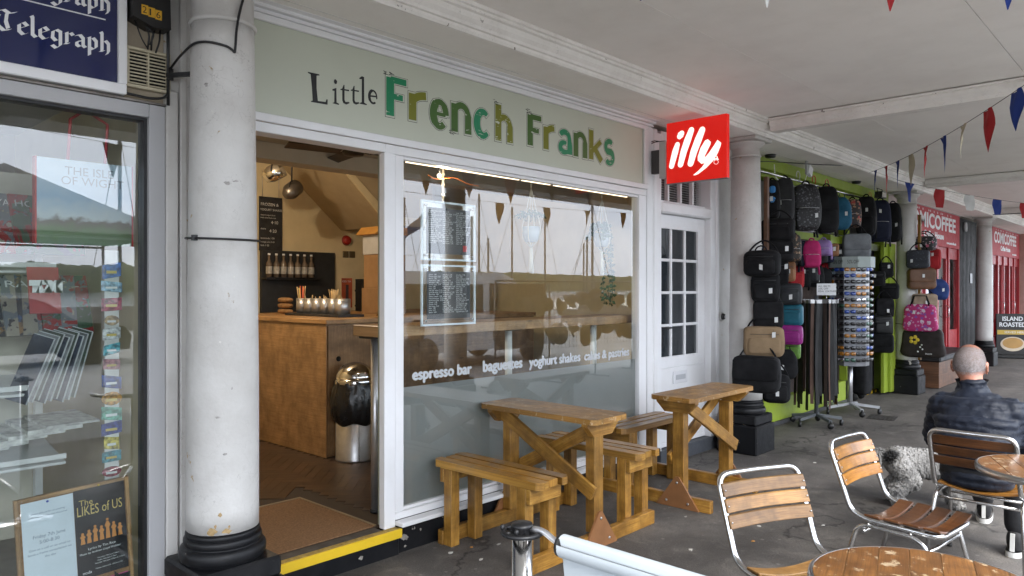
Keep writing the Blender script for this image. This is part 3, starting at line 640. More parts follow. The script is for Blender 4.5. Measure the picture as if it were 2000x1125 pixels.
fl = bpy.data.objects['cafe_floor']; me0 = MB().obox((0, 0, 0), (.14, 0, 0), (0, .0345, 0), (0, 0, .0022)).mesh('parquet_block', .001); me0.materials.append(parquet); npar = 0
# herringbone blocks where the doorway shows the floor
Lb, Wb = .28, .07; s2 = math.sqrt(.5)
for n in range(-40, 60):
    for m in range(-8, 9):
        for hor in (1, 0):
            px = n * Wb + m * 2 * Lb + (Lb / 2 if hor else Lb + Wb / 2); py = n * Wb + (Wb / 2 if hor else Wb - Lb / 2)
            X, Y_ = 2.6 + (px - py) * s2, 4.9 + (px + py) * s2
            if not (1.75 < X < 3.5 and 3.7 < Y_ < 6.3) or (X > 3.30 and Y_ > 5.16) or (X < 2.78 and Y_ < 4.54): continue
            o = bpy.data.objects.new('parquet_block', me0); col.objects.link(o); o.parent = fl; o.location = (X, Y_, .1474); o.rotation_euler = (0, 0, R_(45 if hor else 135)); npar += 1
coir = M('coir_mat_fibre', (.21, .115, .052), .95, var=.35, vs=90, bump=1, bs=260)
mat_ = thing('door_mat', 'brown coir mat sunk in the floor just inside the cafe door', 'mat', (2.1, 3.95, .146))
MB().box(-.45, .515, -.40, .43, 0, .006).build('mat_pile', coir, mat_)
MB().box(-.45, .53, .431, .445, 0, .010).build('mat_edging', M('brass_edging', (.33, .27, .18), .5, .6), mat_)
MB().box(.516, .53, -.40, .4305, 0, .010).build('mat_edging', MATS['brass_edging'], mat_)
# window bar
wb = thing('window_bar', 'long oak breakfast bar inside the cafe window on steel posts', 'counter', (2.7, 3.6, .15))
MB().box(0, 2.66, -.02, .29, 1.10, 1.17).build('bar_top', oak, wb, .004)
for x in (.085, 1.30, 2.35):
    MB().cyl((x, .172, .02), .027, 1.065, 20).build('post', alu if x < .1 else M('white_post', (.7, .7, .68), .3), wb)
    MB().cyl((x, .172, -.001), .032, .022, 20).build('post_foot', rubber, wb); MB().box(x - .07, x + .07, .10, .245, 1.086, 1.0995).build('post_plate', blk, wb)
# serving counter
sc_ = thing('serving_counter', 'oak faced serving counter with a finger hole in its end door', 'counter', (3.39, 5.26, .15))
MB().box(.006, 2.6, .012, 1.9, .0, 1.10).build('carcass', oak, sc_, .003)
MB().box(.0, .0055, .0, 1.9, .0, 1.08).build('side_panel', oak, sc_); 
MB().box(.018, 1.0, -.006, .0115, .02, 1.085).build('end_door', oak, sc_, .002)
hole = MB(); hole.cyl((0, 0, 0), .022, .004, 20); h_ = hole.build('finger_hole', M('hole_black', (.006, .005, .004), .9), sc_); h_.rotation_euler = (R_(90), 0, 0); h_.location = (.115, -.0062, .81)
MB().box(-.012, 2.6, -.018, 1.92, 1.1005, 1.14).build('counter_top', oak, sc_, .004)
# canisters and tray on it
blackwood = M('black_tray', (.02, .021, .024), .5, var=.4, vs=30)
tr_ = tag(MB().box(3.68, 3.95, 5.51, 6.42, 1.2905, 1.312).build('tray', blackwood, None, .004), 'long black tray under the steel canisters on the counter', 'tray')
strawm = [M('striped_straw_red', (.55, .09, .05), .6), M('kraft_straw', (.55, .38, .18), .7), M('striped_straw_yellow', (.6, .5, .12), .6)]
for i in range(6):
    y = 6.31 - i * .135; r = .054 if i < 5 else .072; h = .14
    cn = thing('canister', ['steel canister of striped paper straws on the tray', 'second steel canister from the striped straws', 'third steel canister from the striped straws', 'fourth steel canister, holding wooden forks', 'steel canister packed with brown stirrers', 'widest steel canister at the near end of the tray'][i], 'canister', (3.80, y, 1.3125), 0, 'steel canisters on the counter')
    MB().lathe([(.001, 0), (r, 0), (r, h), (r - .003, h), (r - .003, .02), (.001, .02)], 20).build('body', alu, cn)
    MB().lathe([(r + .001, h - .02), (r + .003, h - .018), (r + .001, h - .016)], 20).build('rim_band', alu, cn)
    n = {0: 9, 3: 6, 4: 26}.get(i, 4)
    for k in range(n):
        a = rnd.uniform(0, 6.28); q = rnd.uniform(.1, .8) * r; L = {0: .25, 4: .22}.get(i, .165) * rnd.uniform(.92, 1.05)
        MB().tube([(q * math.cos(a) * .4, q * math.sin(a) * .4, .025), (q * math.cos(a) * 1.1, q * math.sin(a) * 1.1, L)], .0045 if i == 0 else .0028, 6).build('straw' if i == 0 else 'stirrer', strawm[k % 3] if i == 0 else strawm[1], cn)
pn = thing('panini_stack', 'stack of three wrapped baguettes at the far end of the counter', 'baguettes', (3.80, 6.62, 1.291))
for k in range(3): MB().sq((0, 0, .03 + k * .055), .05, .11, .026, .8, 14, 8, .04, k).build('baguette', M('bread_crust', (.28, .15, .06), .7, var=.3, vs=30), pn)
ez = thing('card_easel', 'small wooden easel with a leaflet standing on the counter', 'easel', (4.14, 5.50, 1.291))
for s in (-1, 1): MB().beam((s * .045, -.02, 0), (s * .01, .02, .17), .008, .008).build('easel_leg', pine, ez)
MB().beam((0, .08, 0), (0, .022, .165), .008, .008).build('easel_leg', pine, ez); MB().box(-.06, .06, -.03, -.008, .02, .028).build('easel_ledge', pine, ez)
MB().obox((0, -.008, .10), (.04, 0, 0), (0, .016, .065), (0, .001, -.0003)).build('leaflet', M('leaflet_print', (.45, .55, .68), .5, var=.35, vs=40), ez)
# bin with dome lid
bn = thing('litter_bin', 'round steel bin with mirror dome lid and black liner folded over', 'bin', (3.54, 5.07, .15))
MB().lathe([(.001, 0), (.155, 0), (.158, .012), (.155, .02), (.155, .52), (.001, .52)], 32).build('body', alu, bn)
MB().tube([(-.06, -.1431, .01), (-.06, -.1431, .5)], .003, 6).build('seam', M('seam_grey', (.3, .3, .3), .3, .9), bn)
mb = MB()
def fn(u, v):
    a = u * 2 * math.pi; z = .30 + .34 * v; r = .163 + .03 * math.sin(math.pi * min(1, v * 1.15)) ** .7 + .006 * math.sin(a * 11 + 5 * v) + .004 * math.sin(a * 23 - 9 * v)
    if v < .05: r = .158
    return (r * math.cos(a), r * math.sin(a), z + .012 * math.sin(a * 5))
mb.grid(fn, 64, 12); mb.build('bin_liner', M('black_polythene', (.012, .012, .013), .3, var=.3, vs=30, bump=.6, bs=25), bn)
MB().lathe([(.163, .62), (.166, .64), (.16, .655), (.158, .66)] + [(.158 * math.cos(k / 10 * math.pi / 2), .66 + .135 * math.sin(k / 10 * math.pi / 2)) for k in range(11)], 32).build('dome_lid', M('mirror_steel', (.6, .6, .6), .09, 1), bn)
# back of the room
cb = tag(MB().box(4.06, 5.01, 7.58, 7.6195, 1.20, 1.97).build('back_panel', M('blackboard_black', (.02, .02, .02), .6, var=.3), None, .003), 'black splashback panel behind the bottles on the cafe back wall', 'panel')
tag(MB().box(4.06, 4.75, 7.46, 7.578, 1.645, 1.668).build('bottle_shelf', blk), 'dark shelf carrying the row of syrup bottles', 'shelf')
glb = M('syrup_bottle_glass', (.16, .12, .09), .08, var=.4, vs=9)
for i in range(7):
    b_ = thing('bottle', 'syrup bottle standing on the dark shelf behind the counter', 'bottle', (4.12 + i * .088, 7.52, 1.6685), 0, 'syrup bottles on the cafe shelf')
    MB().lathe([(.001, 0), (.034, 0), (.034, .15), (.013, .19), (.013, .245), (.001, .245)], 14).build('glass_body', glb, b_)
    MB().lathe([(.0347, .04), (.0347, .12)], 14).build('bottle_label', M('bottle_label', (.4, .38, .34), .6, var=.4, vs=30), b_); MB().cyl((0, 0, .2455), .015, .02, 10).build('cap', white_print, b_)
ch = thing('chalk_menu', 'hanging chalkboard menu of frozen yogurt shakes with prices', 'chalkboard', (4.18, 7.6, 1.965))
MB().box(-.14, .14, -.012, .0, 0, .60).build('board', M('chalkboard_slate', (.018, .018, .019), .7, var=.35, vs=12), ch, .002)
chalk = M('chalk_white', (.62, .62, .6), .9, var=.2)
for s, sz, x, z in (('FROZEN &', .046, -.125, .50), ('YOGURT SHAKES', .034, -.13, .445), ('natural yogurt & ice', .022, -.125, .39), ('fresh mixed fruit crush', .02, -.125, .36), ('4·10', .05, .0, .30), ('shake', .028, -.125, .235), ('4·20', .05, -.02, .205), ('lemonade 1·50', .028, -.125, .13), ('orange juice 2·60', .024, -.125, .09), ('kids 1·25', .028, -.125, .05)):
    text('chalk_lettering', s, sz, (x, -.0128, z), chalk, ch)
for x in (-.1, .1): MB().tube([(x, -.006, .6), (x, -.004, .9)], .003, 5).build('chain', alu, ch)
so = thing('alarm_sounder', 'round red alarm sounder on the cream cafe wall', 'alarm', (5.19, 7.619, 2.13)); so.rotation_euler = (R_(90), 0, 0)
MB().lathe([(.001, 0), (.055, 0), (.055, .03), (.045, .05), (.001, .052)], 20).build('sounder_body', M('alarm_red', (.35, .02, .015), .4), so); MB().lathe([(.062, 0), (.062, .012), (.001, .012)], 20).build('sounder_base', M('alarm_base', (.25, .03, .03), .5), so)
for k in range(2): tag(MB().box(5.14 + k * .095, 5.22 + k * .095, 7.605, 7.6195, 1.92, 2.0).build('light_switch', M('bronze_switch', (.13, .1, .06), .35, .5), None, .003), ['left bronze light switch under the red sounder', 'right bronze light switch under the red sounder'][k], 'switch')
po = thing('wall_poster', 'small orange and red drinks poster pinned to the cafe wall', 'poster', (5.2, 7.612, 1.31)); MB().box(-.075, .075, 0, .006, 0, .36).build('poster_sheet', M('poster_red', (.45, .09, .04), .6, var=.4, vs=6), po); MB().box(-.02, .02, -.004, -.0005, .08, .28).build('poster_bottle', M('poster_dark', (.06, .04, .05), .5), po); text('poster_print', 'ICED TEA', .03, (-.07, -.001, .31), white_print, po)
tw = thing('box_tower', 'tall kraft carton tower with a sloping lid on the counter', 'carton', (4.62, 6.15, 1.2905))
kraft = M('kraft_card', (.30, .17, .075), .8, var=.12)
MB().box(-.14, .2, -.15, .15, 0, .26).build('carton', kraft, tw, .003); MB().box(-.12, .2, -.14, .14, .2605, .60).build('carton', kraft, tw, .003); MB().box(-.13, .2, -.145, .145, .6005, .80).build('carton_white', M('white_card', (.45, .44, .42), .7), tw, .003)
MB().prism([(-.2, .80), (-.13, .88), (.2, .88), (.2, .80)], (0, -.17, 0), (1, 0, 0), (0, 0, 1), (0, .34, 0)).build('sloping_lid', M('orange_card', (.5, .24, .05), .7), tw)
sh_ = thing('drinks_shelf', 'small black shelf of canned drinks behind the carton tower', 'shelf', (5.15, 6.9, 1.2905))
for z in (.05, .22): MB().box(-.28, .1, -.08, .08, z, z + .02).build('shelf_board', blk, sh_)
for x in (-.27, .09): MB().box(x - .008, x + .008, -.07, .07, 0, .36).build('shelf_side', blk, sh_)
for i in range(4):
    for j, z in enumerate((.0705, .2405)):
        tag(MB().lathe([(.001, 0), (.03, 0), (.033, .01), (.033, .1), (.028, .115), (.001, .115)], 14, (5.15 - .22 + i * .075, 6.86, 1.2905 + z)).build('drink_can', M('can_%d' % ((i + j) % 3), [(.5, .2, .04), (.4, .05, .03), (.45, .42, .3)][(i + j) % 3], .3, .4), None), 'can of soft drink on the small black shelf', 'can', 'canned drinks in the cafe')
ar = thing('cold_drinks_arrow', 'black arrow shaped board chalked cold drinks on the cafe wall', 'sign', (5.42, 7.0, 1.72)); MB().prism([(-.15, .1), (.15, .02), (.15, -.1), (-.15, -.02), (-.11, .04)], (0, 0, 0), (1, 0, 0), (0, 0, 1), (0, -.01, 0)).build('arrow_board', MATS['chalkboard_slate'], ar); text('arrow_print', 'COLD DRINKS', .035, (-.1, -.0108, .012), chalk, ar)
# ceiling fan and stage lamps
fa = thing('ceiling_fan', 'dark ceiling fan with flat blades just inside the doorway', 'fan', (3.2, 4.6, 2.619))
fanm = M('fan_bronze', (.035, .026, .02), .4, .3)
MB().lathe([(.02, 0), (.02, -.035), (.07, -.04), (.085, -.06), (.07, -.085), (.001, -.09)], 20).build('motor', fanm, fa)
for k in range(4):
    a = R_(168) + k * math.pi / 2; d = Vector((math.cos(a), math.sin(a), 0)); s = Vector((-d.y, d.x, .25)).normalized()
    MB().obox(d * .30 + Vector((0, 0, -.06)), d * .20, s * .05, d.cross(s) * .004).build('blade', fanm, fa)
lamp_w = emit('lamp_glow', (1, .75, .45), 3)
for k, (x, y, z, lab) in enumerate(((3.61, 6.5, 2.655, 'shiny chrome stage lamp hanging from the cafe ceiling'), (3.83, 6.55, 2.51, 'dull dark stage lamp hung lower on the cafe wall'))):
    l_ = thing('stage_lamp', lab, 'lamp', (x, y, z)); m__ = M('chrome', (.75, .74, .72), .08, 1) if k == 0 else M('tarnished_can', (.16, .14, .12), .35, .8)
    b = MB(); b.lathe([(.001, -.11), (.05, -.10), (.08, -.03), (.08, .09), (.074, .09), (.07, 0), (.001, -.05)], 24); o = b.build('can', m__, l_); o.rotation_euler = (R_(62), 0, R_(40 if k == 0 else 120))
    MB().tube([(0, 0, .08), (0, 0, 2.975 - z)], .008, 8).build('hanger', blk, l_); MB().tube(arc((0, 0, 0), .09, R_(0), R_(180), 10, (.7, .7, 0), (0, 0, 1)), .006, 6).build('yoke', blk, l_)
# small glowing spots seen through the door and the window
for k, (x, y, z) in enumerate(((2.75, 5.6, 2.70), (3.2, 3.64, 2.285))):
    l_ = thing('spot_lamp', ['tiny lit spotlight beside the column edge in the doorway', 'small lit bulb at the top of the cafe window'][k], 'lamp', (x, y, z))
    MB().sq((0, 0, 0), .014, .014, .014, 1, 10, 8).build('bulb', lamp_w, l_); MB().cyl((0, 0, .013), .01, (2.97 - z - .013) if k == 0 else .06, 10).build('holder', blk, l_)
    pl = bpy.data.lights.new('spot_lamp_light', 'POINT'); pl.energy = 17 if k == 0 else 1; pl.color = (1, .82, .6); pl.shadow_soft_size = .03
    po_ = bpy.data.objects.new('spot_lamp_light', pl); col.objects.link(po_); po_.location = (x, y - .04, z - .03)
# LED battens at the top of the window
led = emit('led_tube', (1, .80, .55), .9)
for k, (x0, x1) in enumerate(((2.86, 3.88), (3.915, 4.225), (4.27, 5.24))):
    l_ = thing('led_batten', ['long lit LED batten at the door end of the cafe window', 'short lit LED batten in the middle of the cafe window', 'long lit LED batten at the far end of the cafe window'][k], 'light', (x0, 3.56, 2.318))
    MB().box(0, x1 - x0, -.006, .006, .002, .007).build('tube', led, l_); MB().box(0, x1 - x0, -.009, .009, .0075, .018).build('channel', alu, l_)
    MB().box(.02, .04, -.006, .006, .0185, .12).build('clip', alu, l_)
# acrylic menu frames stuck to the glass
menu_dk = NT('menu_print'); vv = menu_dk.coord(); menu_dk.base(menu_dk.ramp(menu_dk.noise(vv, 3, 3), [(.4, (.02, .022, .026)), (.7, (.035, .036, .04))])); menu_dk.set(Roughness=.5)
acr = glass('acrylic', (.95, .97, 1), boost=1.6, dirt=.06); frost_e = M('acrylic_edge', (.7, .78, .84), .3, var=.1)
for k, (z0, z1) in enumerate(((1.735, 2.085), (1.325, 1.685))):
    f_ = thing('menu_frame', ['upper clear acrylic menu holder fixed inside the cafe window', 'lower clear acrylic menu holder fixed inside the cafe window'][k], 'menu', (2.95, 3.505, z0))
    h = z1 - z0; W = .44
    MB().box(0, W, .010, .014, 0, h).build('back_plate', acr, f_); 
    for (a, b, c, d) in ((-.012, 0, -.012, h + .012), (W, W + .012, -.012, h + .012), (0, W, -.012, 0), (0, W, h, h + .012)): MB().box(a, b, 0.002, .014, c, d).build('edge', frost_e, f_)
    for x in (.02, W - .02):
        for z in (.02, h - .02):
            o = MB().lathe([(.001, 0), (.008, 0), (.008, .01), (.001, .01)], 10).build('stud', steel, f_); o.rotation_euler = (R_(90), 0, 0); o.location = (x, .002, z)
    MB().box(.035, W - .035, .0065, .0085, .03, h - .03).build('menu_sheet', menu_dk.m, f_)
    for c_ in range(3):
        body = '\n'.join(' '.join(rnd.choice(['latte', 'mocha', 'tea', 'americano', 'flat white', 'baguette', 'cheese', 'ham', 'brie', 'bacon', 'tuna', 'cake', 'soup', 'panini']) for _ in range(rnd.randint(1, 2))) + '  ' + rnd.choice(['1.80', '2.20', '2.50', '3.10', '4.60']) for _ in range(20 if k else 17))
        text('menu_lettering', body, .0135, (.05 + c_ * .115, .0058, h - .055), white_print, f_, lead=.92)
    if k == 0: MB().box(.34, .375, .004, .006, .05, .09).build('red_logo', M('logo_red', (.5, .02, .02), .5), f_); 
# hanging plants
cordm = M('macrame_cord', (.62, .58, .48), .9); leafm = NT('ivy_leaf'); oi = leafm.new('ShaderNodeObjectInfo'); leafm.base(leafm.ramp(leafm.noise(leafm.coord(), 40, 2), [(.3, (.018, .05, .015)), (.7, (.05, .11, .03))])); leafm.set(Roughness=.45); leafm = leafm.m
potm = M('glazed_pot', (.42, .47, .52), .25)
for k, (x, zt) in enumerate(((4.23, 2.02), (5.14, 2.02), (3.33, 2.13))):
    p_ = thing('hanging_planter', ['middle macrame hanger with a pale pot and wispy plant in the window', 'right macrame hanger with trailing ivy in the window', 'left knotted macrame cord above the menu holders'][k], 'planter', (x, 3.75, zt))
    MB().tube([(0, 0, .3), (0, 0, 2.62 - zt)], .007, 6).build('cord', cordm, p_)
    if k == 2:
        for q in range(4): MB().sq((0, 0, .05 + q * .07), .014, .014, .016, 1, 8, 6).build('knot', cordm, p_)
        MB().tube([(0, 0, .0), (0, 0, .3)], .009, 6).build('cord', cordm, p_); continue
    for q in range(4):
        a = q * math.pi / 2 + .4; d = Vector((math.cos(a), math.sin(a), 0)) * .075
        MB().tube([(0, 0, .3), d * .55 + Vector((0, 0, .12)), d, d * .9 + Vector((0, 0, -.09)), (0, 0, -.16)], .0045, 5).build('hanger_string', cordm, p_)
    MB().tube([(0, 0, -.16), (0.004, 0, -.36)], [.012, .02], 7).build('tassel', cordm, p_)
    MB().lathe([(.001, -.12), (.05, -.115), (.068, -.05), (.066, .0), (.06, .0), (.06, -.03), (.001, -.03)], 18).build('pot', potm, p_)
    for q in range(12 if k == 0 else 16):
        a = rnd.uniform(0, 6.28); d = Vector((math.cos(a), math.sin(a) * .6, 0)); L = rnd.uniform(.1, .2) if k == 0 else (rnd.uniform(.66, .8) if q < 5 else rnd.uniform(.08, .2))
        if k == 1 and q < 5: d = Vector((abs(d.x) * .6 + .15, d.y * .3, 0))
        pth = []; n = 5 + int(L * 16)
        for i in range(n + 1):
            f = i / n; pth.append(d * (.05 + min(.13, L * .55 * f)) + Vector((.02 * math.sin(f * 9 + q), 0, .04 + .09 * math.sin(min(1, f * 2.2) * 1.9) - L * f * (.95 if k else .3))))
        v_ = MB().tube(pth, .0018, 4).build('stem', leafm, p_); lm = MB()
        for i in range(1, n + 1):
            for s in (-1, 1):
                c = pth[i]; t_ = Vector((s * rnd.uniform(.5, 1), rnd.uniform(-.6, .6), rnd.uniform(-.7, .3))).normalized(); sz = rnd.uniform(.026, .042) if k else rnd.uniform(.012, .02)
                sd = t_.cross(Vector((rnd.uniform(-.4, .4), 1, rnd.uniform(-.3, .3)))).normalized()
                lm.poly([c, c + t_ * sz * .5 + sd * sz * .42, c + t_ * sz * 1.25, c + t_ * sz * .5 - sd * sz * .42])
        tag(lm.build('leaves', leafm, v_), kind='stuff')
ow = MB().tube(fillet([(3.07, 3.6, 2.27), (3.12, 3.6, 2.25), (3.2, 3.6, 2.262), (3.3, 3.6, 2.28), (3.42, 3.6, 2.248), (3.52, 3.6, 2.245)], .03), .003, 5).build('orange_wire', M('orange_flex', (.6, .17, .03), .5)); tag(ow, 'thin orange wire looping under the lights of the cafe window', 'wire')
# ------------------------------------------------------------------ newsagent's window at the left
nf = thing('newsagent_shopfront', 'aluminium framed newspaper shop window at the left edge', 'shopfront', (1.3, 3.45, 0))
def nb(name, x0, x1, y0, y1, z0, z1, mat, bev=.003, parent=nf): return MB().box(x0 - 1.3, x1 - 1.3, y0 - 3.45, y1 - 3.45, z0, z1).build(name, mat, parent, bev)
nb('frame_stile', 1.302, 1.372, 3.435, 3.53, .02, 2.372, grey_al); nb('frame_head', -2.0, 1.3015, 3.435, 3.53, 2.312, 2.372, grey_al)
nb('frame_rebate', 1.288, 1.3015, 3.46, 3.53, .1, 2.3115, blk, 0); nb('frame_rebate', -2.0, 1.2875, 3.46, 3.53, 2.300, 2.3115, blk, 0)
nb('window_pane', -2.0, 1.2875, 3.484, 3.490, .1, 2.2995, clear2, 0)
nb('stall_riser', -2.0, 1.372, 3.44, 3.54, -.02, .099, M('slate_riser', (.06, .06, .065), .7), .004); nb('frame_stile', -2.07, -2.0005, 3.435, 3.53, .0, 2.372, grey_al)
nb('wall_above', -2.07, 1.374, 3.462, 3.60, 2.3725, 2.9685, painted('grimy_cream_render', (.46, .39, .29), .75, (.14, .11, .08), .8, bump=.5), .002)
nb('drip_strip', -2.07, 1.374, 3.43, 3.4615, 2.3735, 2.383, M('grimy_metal', (.22, .2, .18), .5, .4, var=.4), .001)
struct('shop_wall_back', MB().box(-2.1, 1.38, 6.0, 6.1, 0, 3), M('shop_wall', (.45, .42, .37), .8)); struct('shop_wall_left', MB().box(-2.2, -2.1, 3.5, 6.1, 0, 3), MATS['shop_wall'])
struct('shop_floor', MB().box(-2.1, 1.38, 3.545, 6.0, -.02, .1), M('shop_lino', (.35, .33, .3), .5, var=.15)); struct('shop_ceiling', MB().box(-2.1, 1.378, 3.605, 6.0, 2.6, 2.7), M('shop_ceiling', (.5, .49, .46), .8))
# newspaper fascia sign
ns = thing('newspaper_sign', 'blue newspaper sign with white blackletter Telegraph in a white frame', 'sign', (1.2, 3.43, 2.36))
bluep = NT('navy_enamel'); bluep.base((.005, .011, .075)); bluep.set(Roughness=.14, Coat_Weight=.6, Coat_Roughness=.05); bluep.bump(bluep.noise(bluep.coord(), 3, 3), .05, .01)
MB().box(-1.9, -.034, 0, .02, .075, .60).build('panel', bluep.m, ns)
for a in ((-1.9, .0, .03, .075), (-1.9, 0, .6, .609)): MB().box(a[0], a[1], -.02, .025, a[2], a[3]).build('frame_rail', white, ns, .004)
MB().box(-.033, .002, -.018, .025, .0755, .5995).build('frame_stile', white, ns, .003)
# blackletter drawn with a broad nib
def nib(segs, x, z, s, sl=.0):
    mb = MB(); nx, nz = .085 * s, .06 * s
    for pl in segs:
        for (a, b) in zip(pl[:-1], pl[1:]):
            p = [(x + a[0] * s - nx, z + a[1] * s - nz), (x + a[0] * s + nx, z + a[1] * s + nz), (x + b[0] * s + nx, z + b[1] * s + nz), (x + b[0] * s - nx, z + b[1] * s - nz)]
            ar = sum(p[i][0] * p[(i + 1) % 4][1] - p[(i + 1) % 4][0] * p[i][1] for i in range(4))
            if ar < 0: p = p[::-1]
            mb.poly([(q[0], -.001 - .0003 * rnd.random(), q[1]) for q in p])
    return mb
BL = {'T': ([[(.15, .75), (.05, .5), (.1, .2), (.35, .0), (.65, .12)], [(.1, .95), (.35, 1.08), (.6, .95), (.9, 1.08)], [(.5, .95), (.45, .5), (.55, .15)]], .92),
 'e': ([[(.12, .5), (.12, .15), (.3, 0), (.5, .12)], [(.12, .5), (.32, .66), (.5, .5), (.14, .3)]], .58), 'l': ([[(.1, 1.1), (.15, 1.0), (.15, .12), (.3, 0), (.38, .08)]], .38),
 'g': ([[(.15, .55), (.12, .2), (.28, .05), (.45, .15)], [(.15, .55), (.3, .66), (.5, .58)], [(.5, .6), (.5, -.15), (.3, -.35), (.1, -.22)]], .66),
 'r': ([[(.05, .58), (.15, .64), (.15, .08), (.05, 0), (.25, .05)], [(.15, .5), (.34, .66), (.46, .54)]], .5), 'a': ([[(.1, .58), (.3, .66), (.46, .5), (.46, .1), (.58, .02)], [(.46, .38), (.15, .26), (.14, .08), (.28, 0), (.46, .12)]], .62),
 'p': ([[(.05, .6), (.16, .66), (.16, -.35)], [(.16, .54), (.34, .66), (.5, .5), (.5, .15), (.34, 0), (.16, .08)]], .64), 'h': ([[(.1, 1.1), (.16, 1.0), (.16, .06), (.06, 0), (.26, .05)], [(.16, .52), (.34, .66), (.5, .5), (.5, .05), (.4, -.12)]], .62)}
def blackletter(word, x, z, s):
    for ch in word:
        sg_, adv = BL[ch]; nib(sg_, x, z, s).build('sign_letter', white_print, ns); x += adv * s
blackletter('Telegraph', -.475, .20, .0755); blackletter('Telegraph', -.475, .375, .0755)
MB().box(-1.0, -.08, -.0016, -.0003, .337, .342).build('sign_rule', white_print, ns)
# alarm box, grille, cables on the pier above
bx = thing('alarm_box', 'black alarm box with yellow numbers 216 and dangling wires', 'alarm box', (1.29, 3.462, 2.70))
MB().prism([(-.08, .30), (-.078, .03), (.0, .0), (.082, .006), (.075, .30)], (0, -.09, 0), (1, 0, 0), (0, 0, 1), (0, .088, 0)).build('case', M('dusty_black_case', (.009, .008, .008), .5, var=.5, vs=15), bx, .006)
for i, ch in enumerate('216'):
    MB().box(-.045 + i * .029, -.0172 + i * .029, -.0915, -.0905, .045 - i * .004, .087 - i * .004).build('number_tile', M('number_yellow', (.7, .38, .02), .5), bx); text('number', ch, .04, (-.041 + i * .029, -.0918, .0515 - i * .004), letter_black, bx, fit=(.018 if ch != '1' else .007, .029))
for k, pth in enumerate(([(-.06, -.05, .03), (-.03, -.05, -.05), (.0, -.04, -.085)], [(-.01, -.05, .01), (.0, -.06, -.03), (.0, -.04, -.09)], [(.03, -.05, .01), (.01, -.06, -.04), (.015, -.04, -.09)], [(.05, -.05, .01), (.045, -.055, -.05), (.03, -.05, -.1)], [(-.03, -.05, .02), (.02, -.065, -.02), (.005, -.05, -.07)])): MB().tube(fillet(pth, .02), .004 if k else .003, 6).build('wire', blk, bx)
gr = thing('vent_grille', 'cream plastic louvred air vent with dirty slats under the alarm box', 'vent', (1.30, 3.462, 2.435))
crm = painted('aged_cream_plastic', (.56, .50, .36), .45, (.2, .16, .1), .4)
for a in ((-.095, .095, 0, .014), (-.095, .095, .166, .18)): MB().box(a[0], a[1], -.03, 0, a[2], a[3]).build('frame', crm, gr, .003)
for x in (-.095, .081): MB().box(x, x + .014, -.03, 0, .0143, .1657).build('frame', crm, gr, .003)
MB().box(-.08, .08, -.006, -.001, .0145, .1655).build('dark_back', M('vent_gap_black', (.006, .005, .004), .9, var=.5, vs=30), gr); MB().box(-.003, .003, -.025, -.008, .0145, .1655).build('mullion', crm, gr)  # near-black sheet puts the dark of the gaps into colour
sl_ = MB().obox((0, 0, 0), (.0805, 0, 0), (0, .004, 0), (0, 0, .0026)).mesh('slat'); sl_.materials.append(crm)
for k in range(10): o = bpy.data.objects.new('slat', sl_); col.objects.link(o); o.parent = gr; o.location = (0, -.018, .0215 + k * .0152)
def cable(label, pts, r=.006, mat=None): return tag(MB().tube(fillet(pts, .06, 6), r, 7).build('cable', mat or blk), label, 'cable')
cable('thick black cable sagging under the vent grille', [(.5, 3.425, 2.392), (.9, 3.425, 2.398), (1.22, 3.425, 2.40), (1.30, 3.42, 2.392), (1.37, 3.425, 2.41), (1.39, 3.44, 2.46)], .006)
def onc(deg, z, r=.144): return (1.52 + r * math.cos(R_(deg)), 3.18 + r * math.sin(R_(deg)), z)
cable('thin black cable hooked across the fat peeling column', [(1.39, 3.43, 2.545), (1.385, 3.33, 2.575), onc(168, 2.585, .15)] + [onc(168 + i * 12, 2.588 + .012 * math.sin(i * .5)) for i in range(1, 8)] + [onc(260, 2.57, .147), onc(263, 2.56, .149), onc(264, 2.60, .152), onc(266, 2.66, .146), onc(272, 2.74, .142), onc(284, 2.84, .142), onc(290, 2.89, .18), onc(290, 2.96, .20)], .0055)
cable('black conduit running down beside the vent grille', [(1.382, 3.43, 2.96), (1.382, 3.43, 2.38)], .007)
cl = thing('cable_clamp', 'black iron bracket between wall pier and fat peeling column', 'bracket', (1.38, 3.40, 2.515)); MB().beam((.0, .03, 0), (.06, -.10, -.005), .02, .018).build('bracket_arm', blk, cl); MB().cyl((.01, .02, -.02), .012, .05, 10).build('bracket_collar', blk, cl)
# display inside the window
ib = thing('souvenir_bag', 'carrier with a seaside picture and red edges hanging in the newspaper window', 'bag', (1.10, 3.62, 1.74))
sky_p = NT('printed_seaside'); vv = sky_p.coord(rand=False); sx = sky_p.new('ShaderNodeSeparateXYZ'); sky_p.l.new(vv, sx.inputs[0]); ad = sky_p.new('ShaderNodeMath', operation='MULTIPLY_ADD'); ad.inputs[1].default_value = .09; sky_p.l.new(sky_p.noise(vv, 22, 5), ad.inputs[0]); sky_p.l.new(sx.outputs[2], ad.inputs[2])
sky_p.base(sky_p.ramp(ad.outputs[0], [(.04, (.12, .2, .12)), (.10, (.10, .18, .06)), (.15, (.12, .10, .07)), (.17, (.55, .62, .66)), (.25, (.3, .45, .62)), (.42, (.55, .66, .75))])); sky_p.set(Roughness=.35)
MB().box(-.19, .19, -.008, .0, 0, .37).build('printed_face', sky_p.m, ib); redg = M('red_edge', (.5, .015, .015), .5)
for x in (-.197, .1905): MB().box(x, x + .0065, -.01, .03, 0, .372).build('red_edge', redg, ib)
prn = M('grey_print', (.16, .18, .22), .6)
text('print', 'THE ISLE', .052, (-.085, -.0085, .305), prn, ib); text('print', 'OF WIGHT', .052, (-.1, -.0085, .262), prn, ib)
for x in (-.07, .08): MB().tube([(x, .0, .37), (x + .01, .0, .55), (0.0, .0, .60)], .007, 6).build('red_handle', redg, ib)
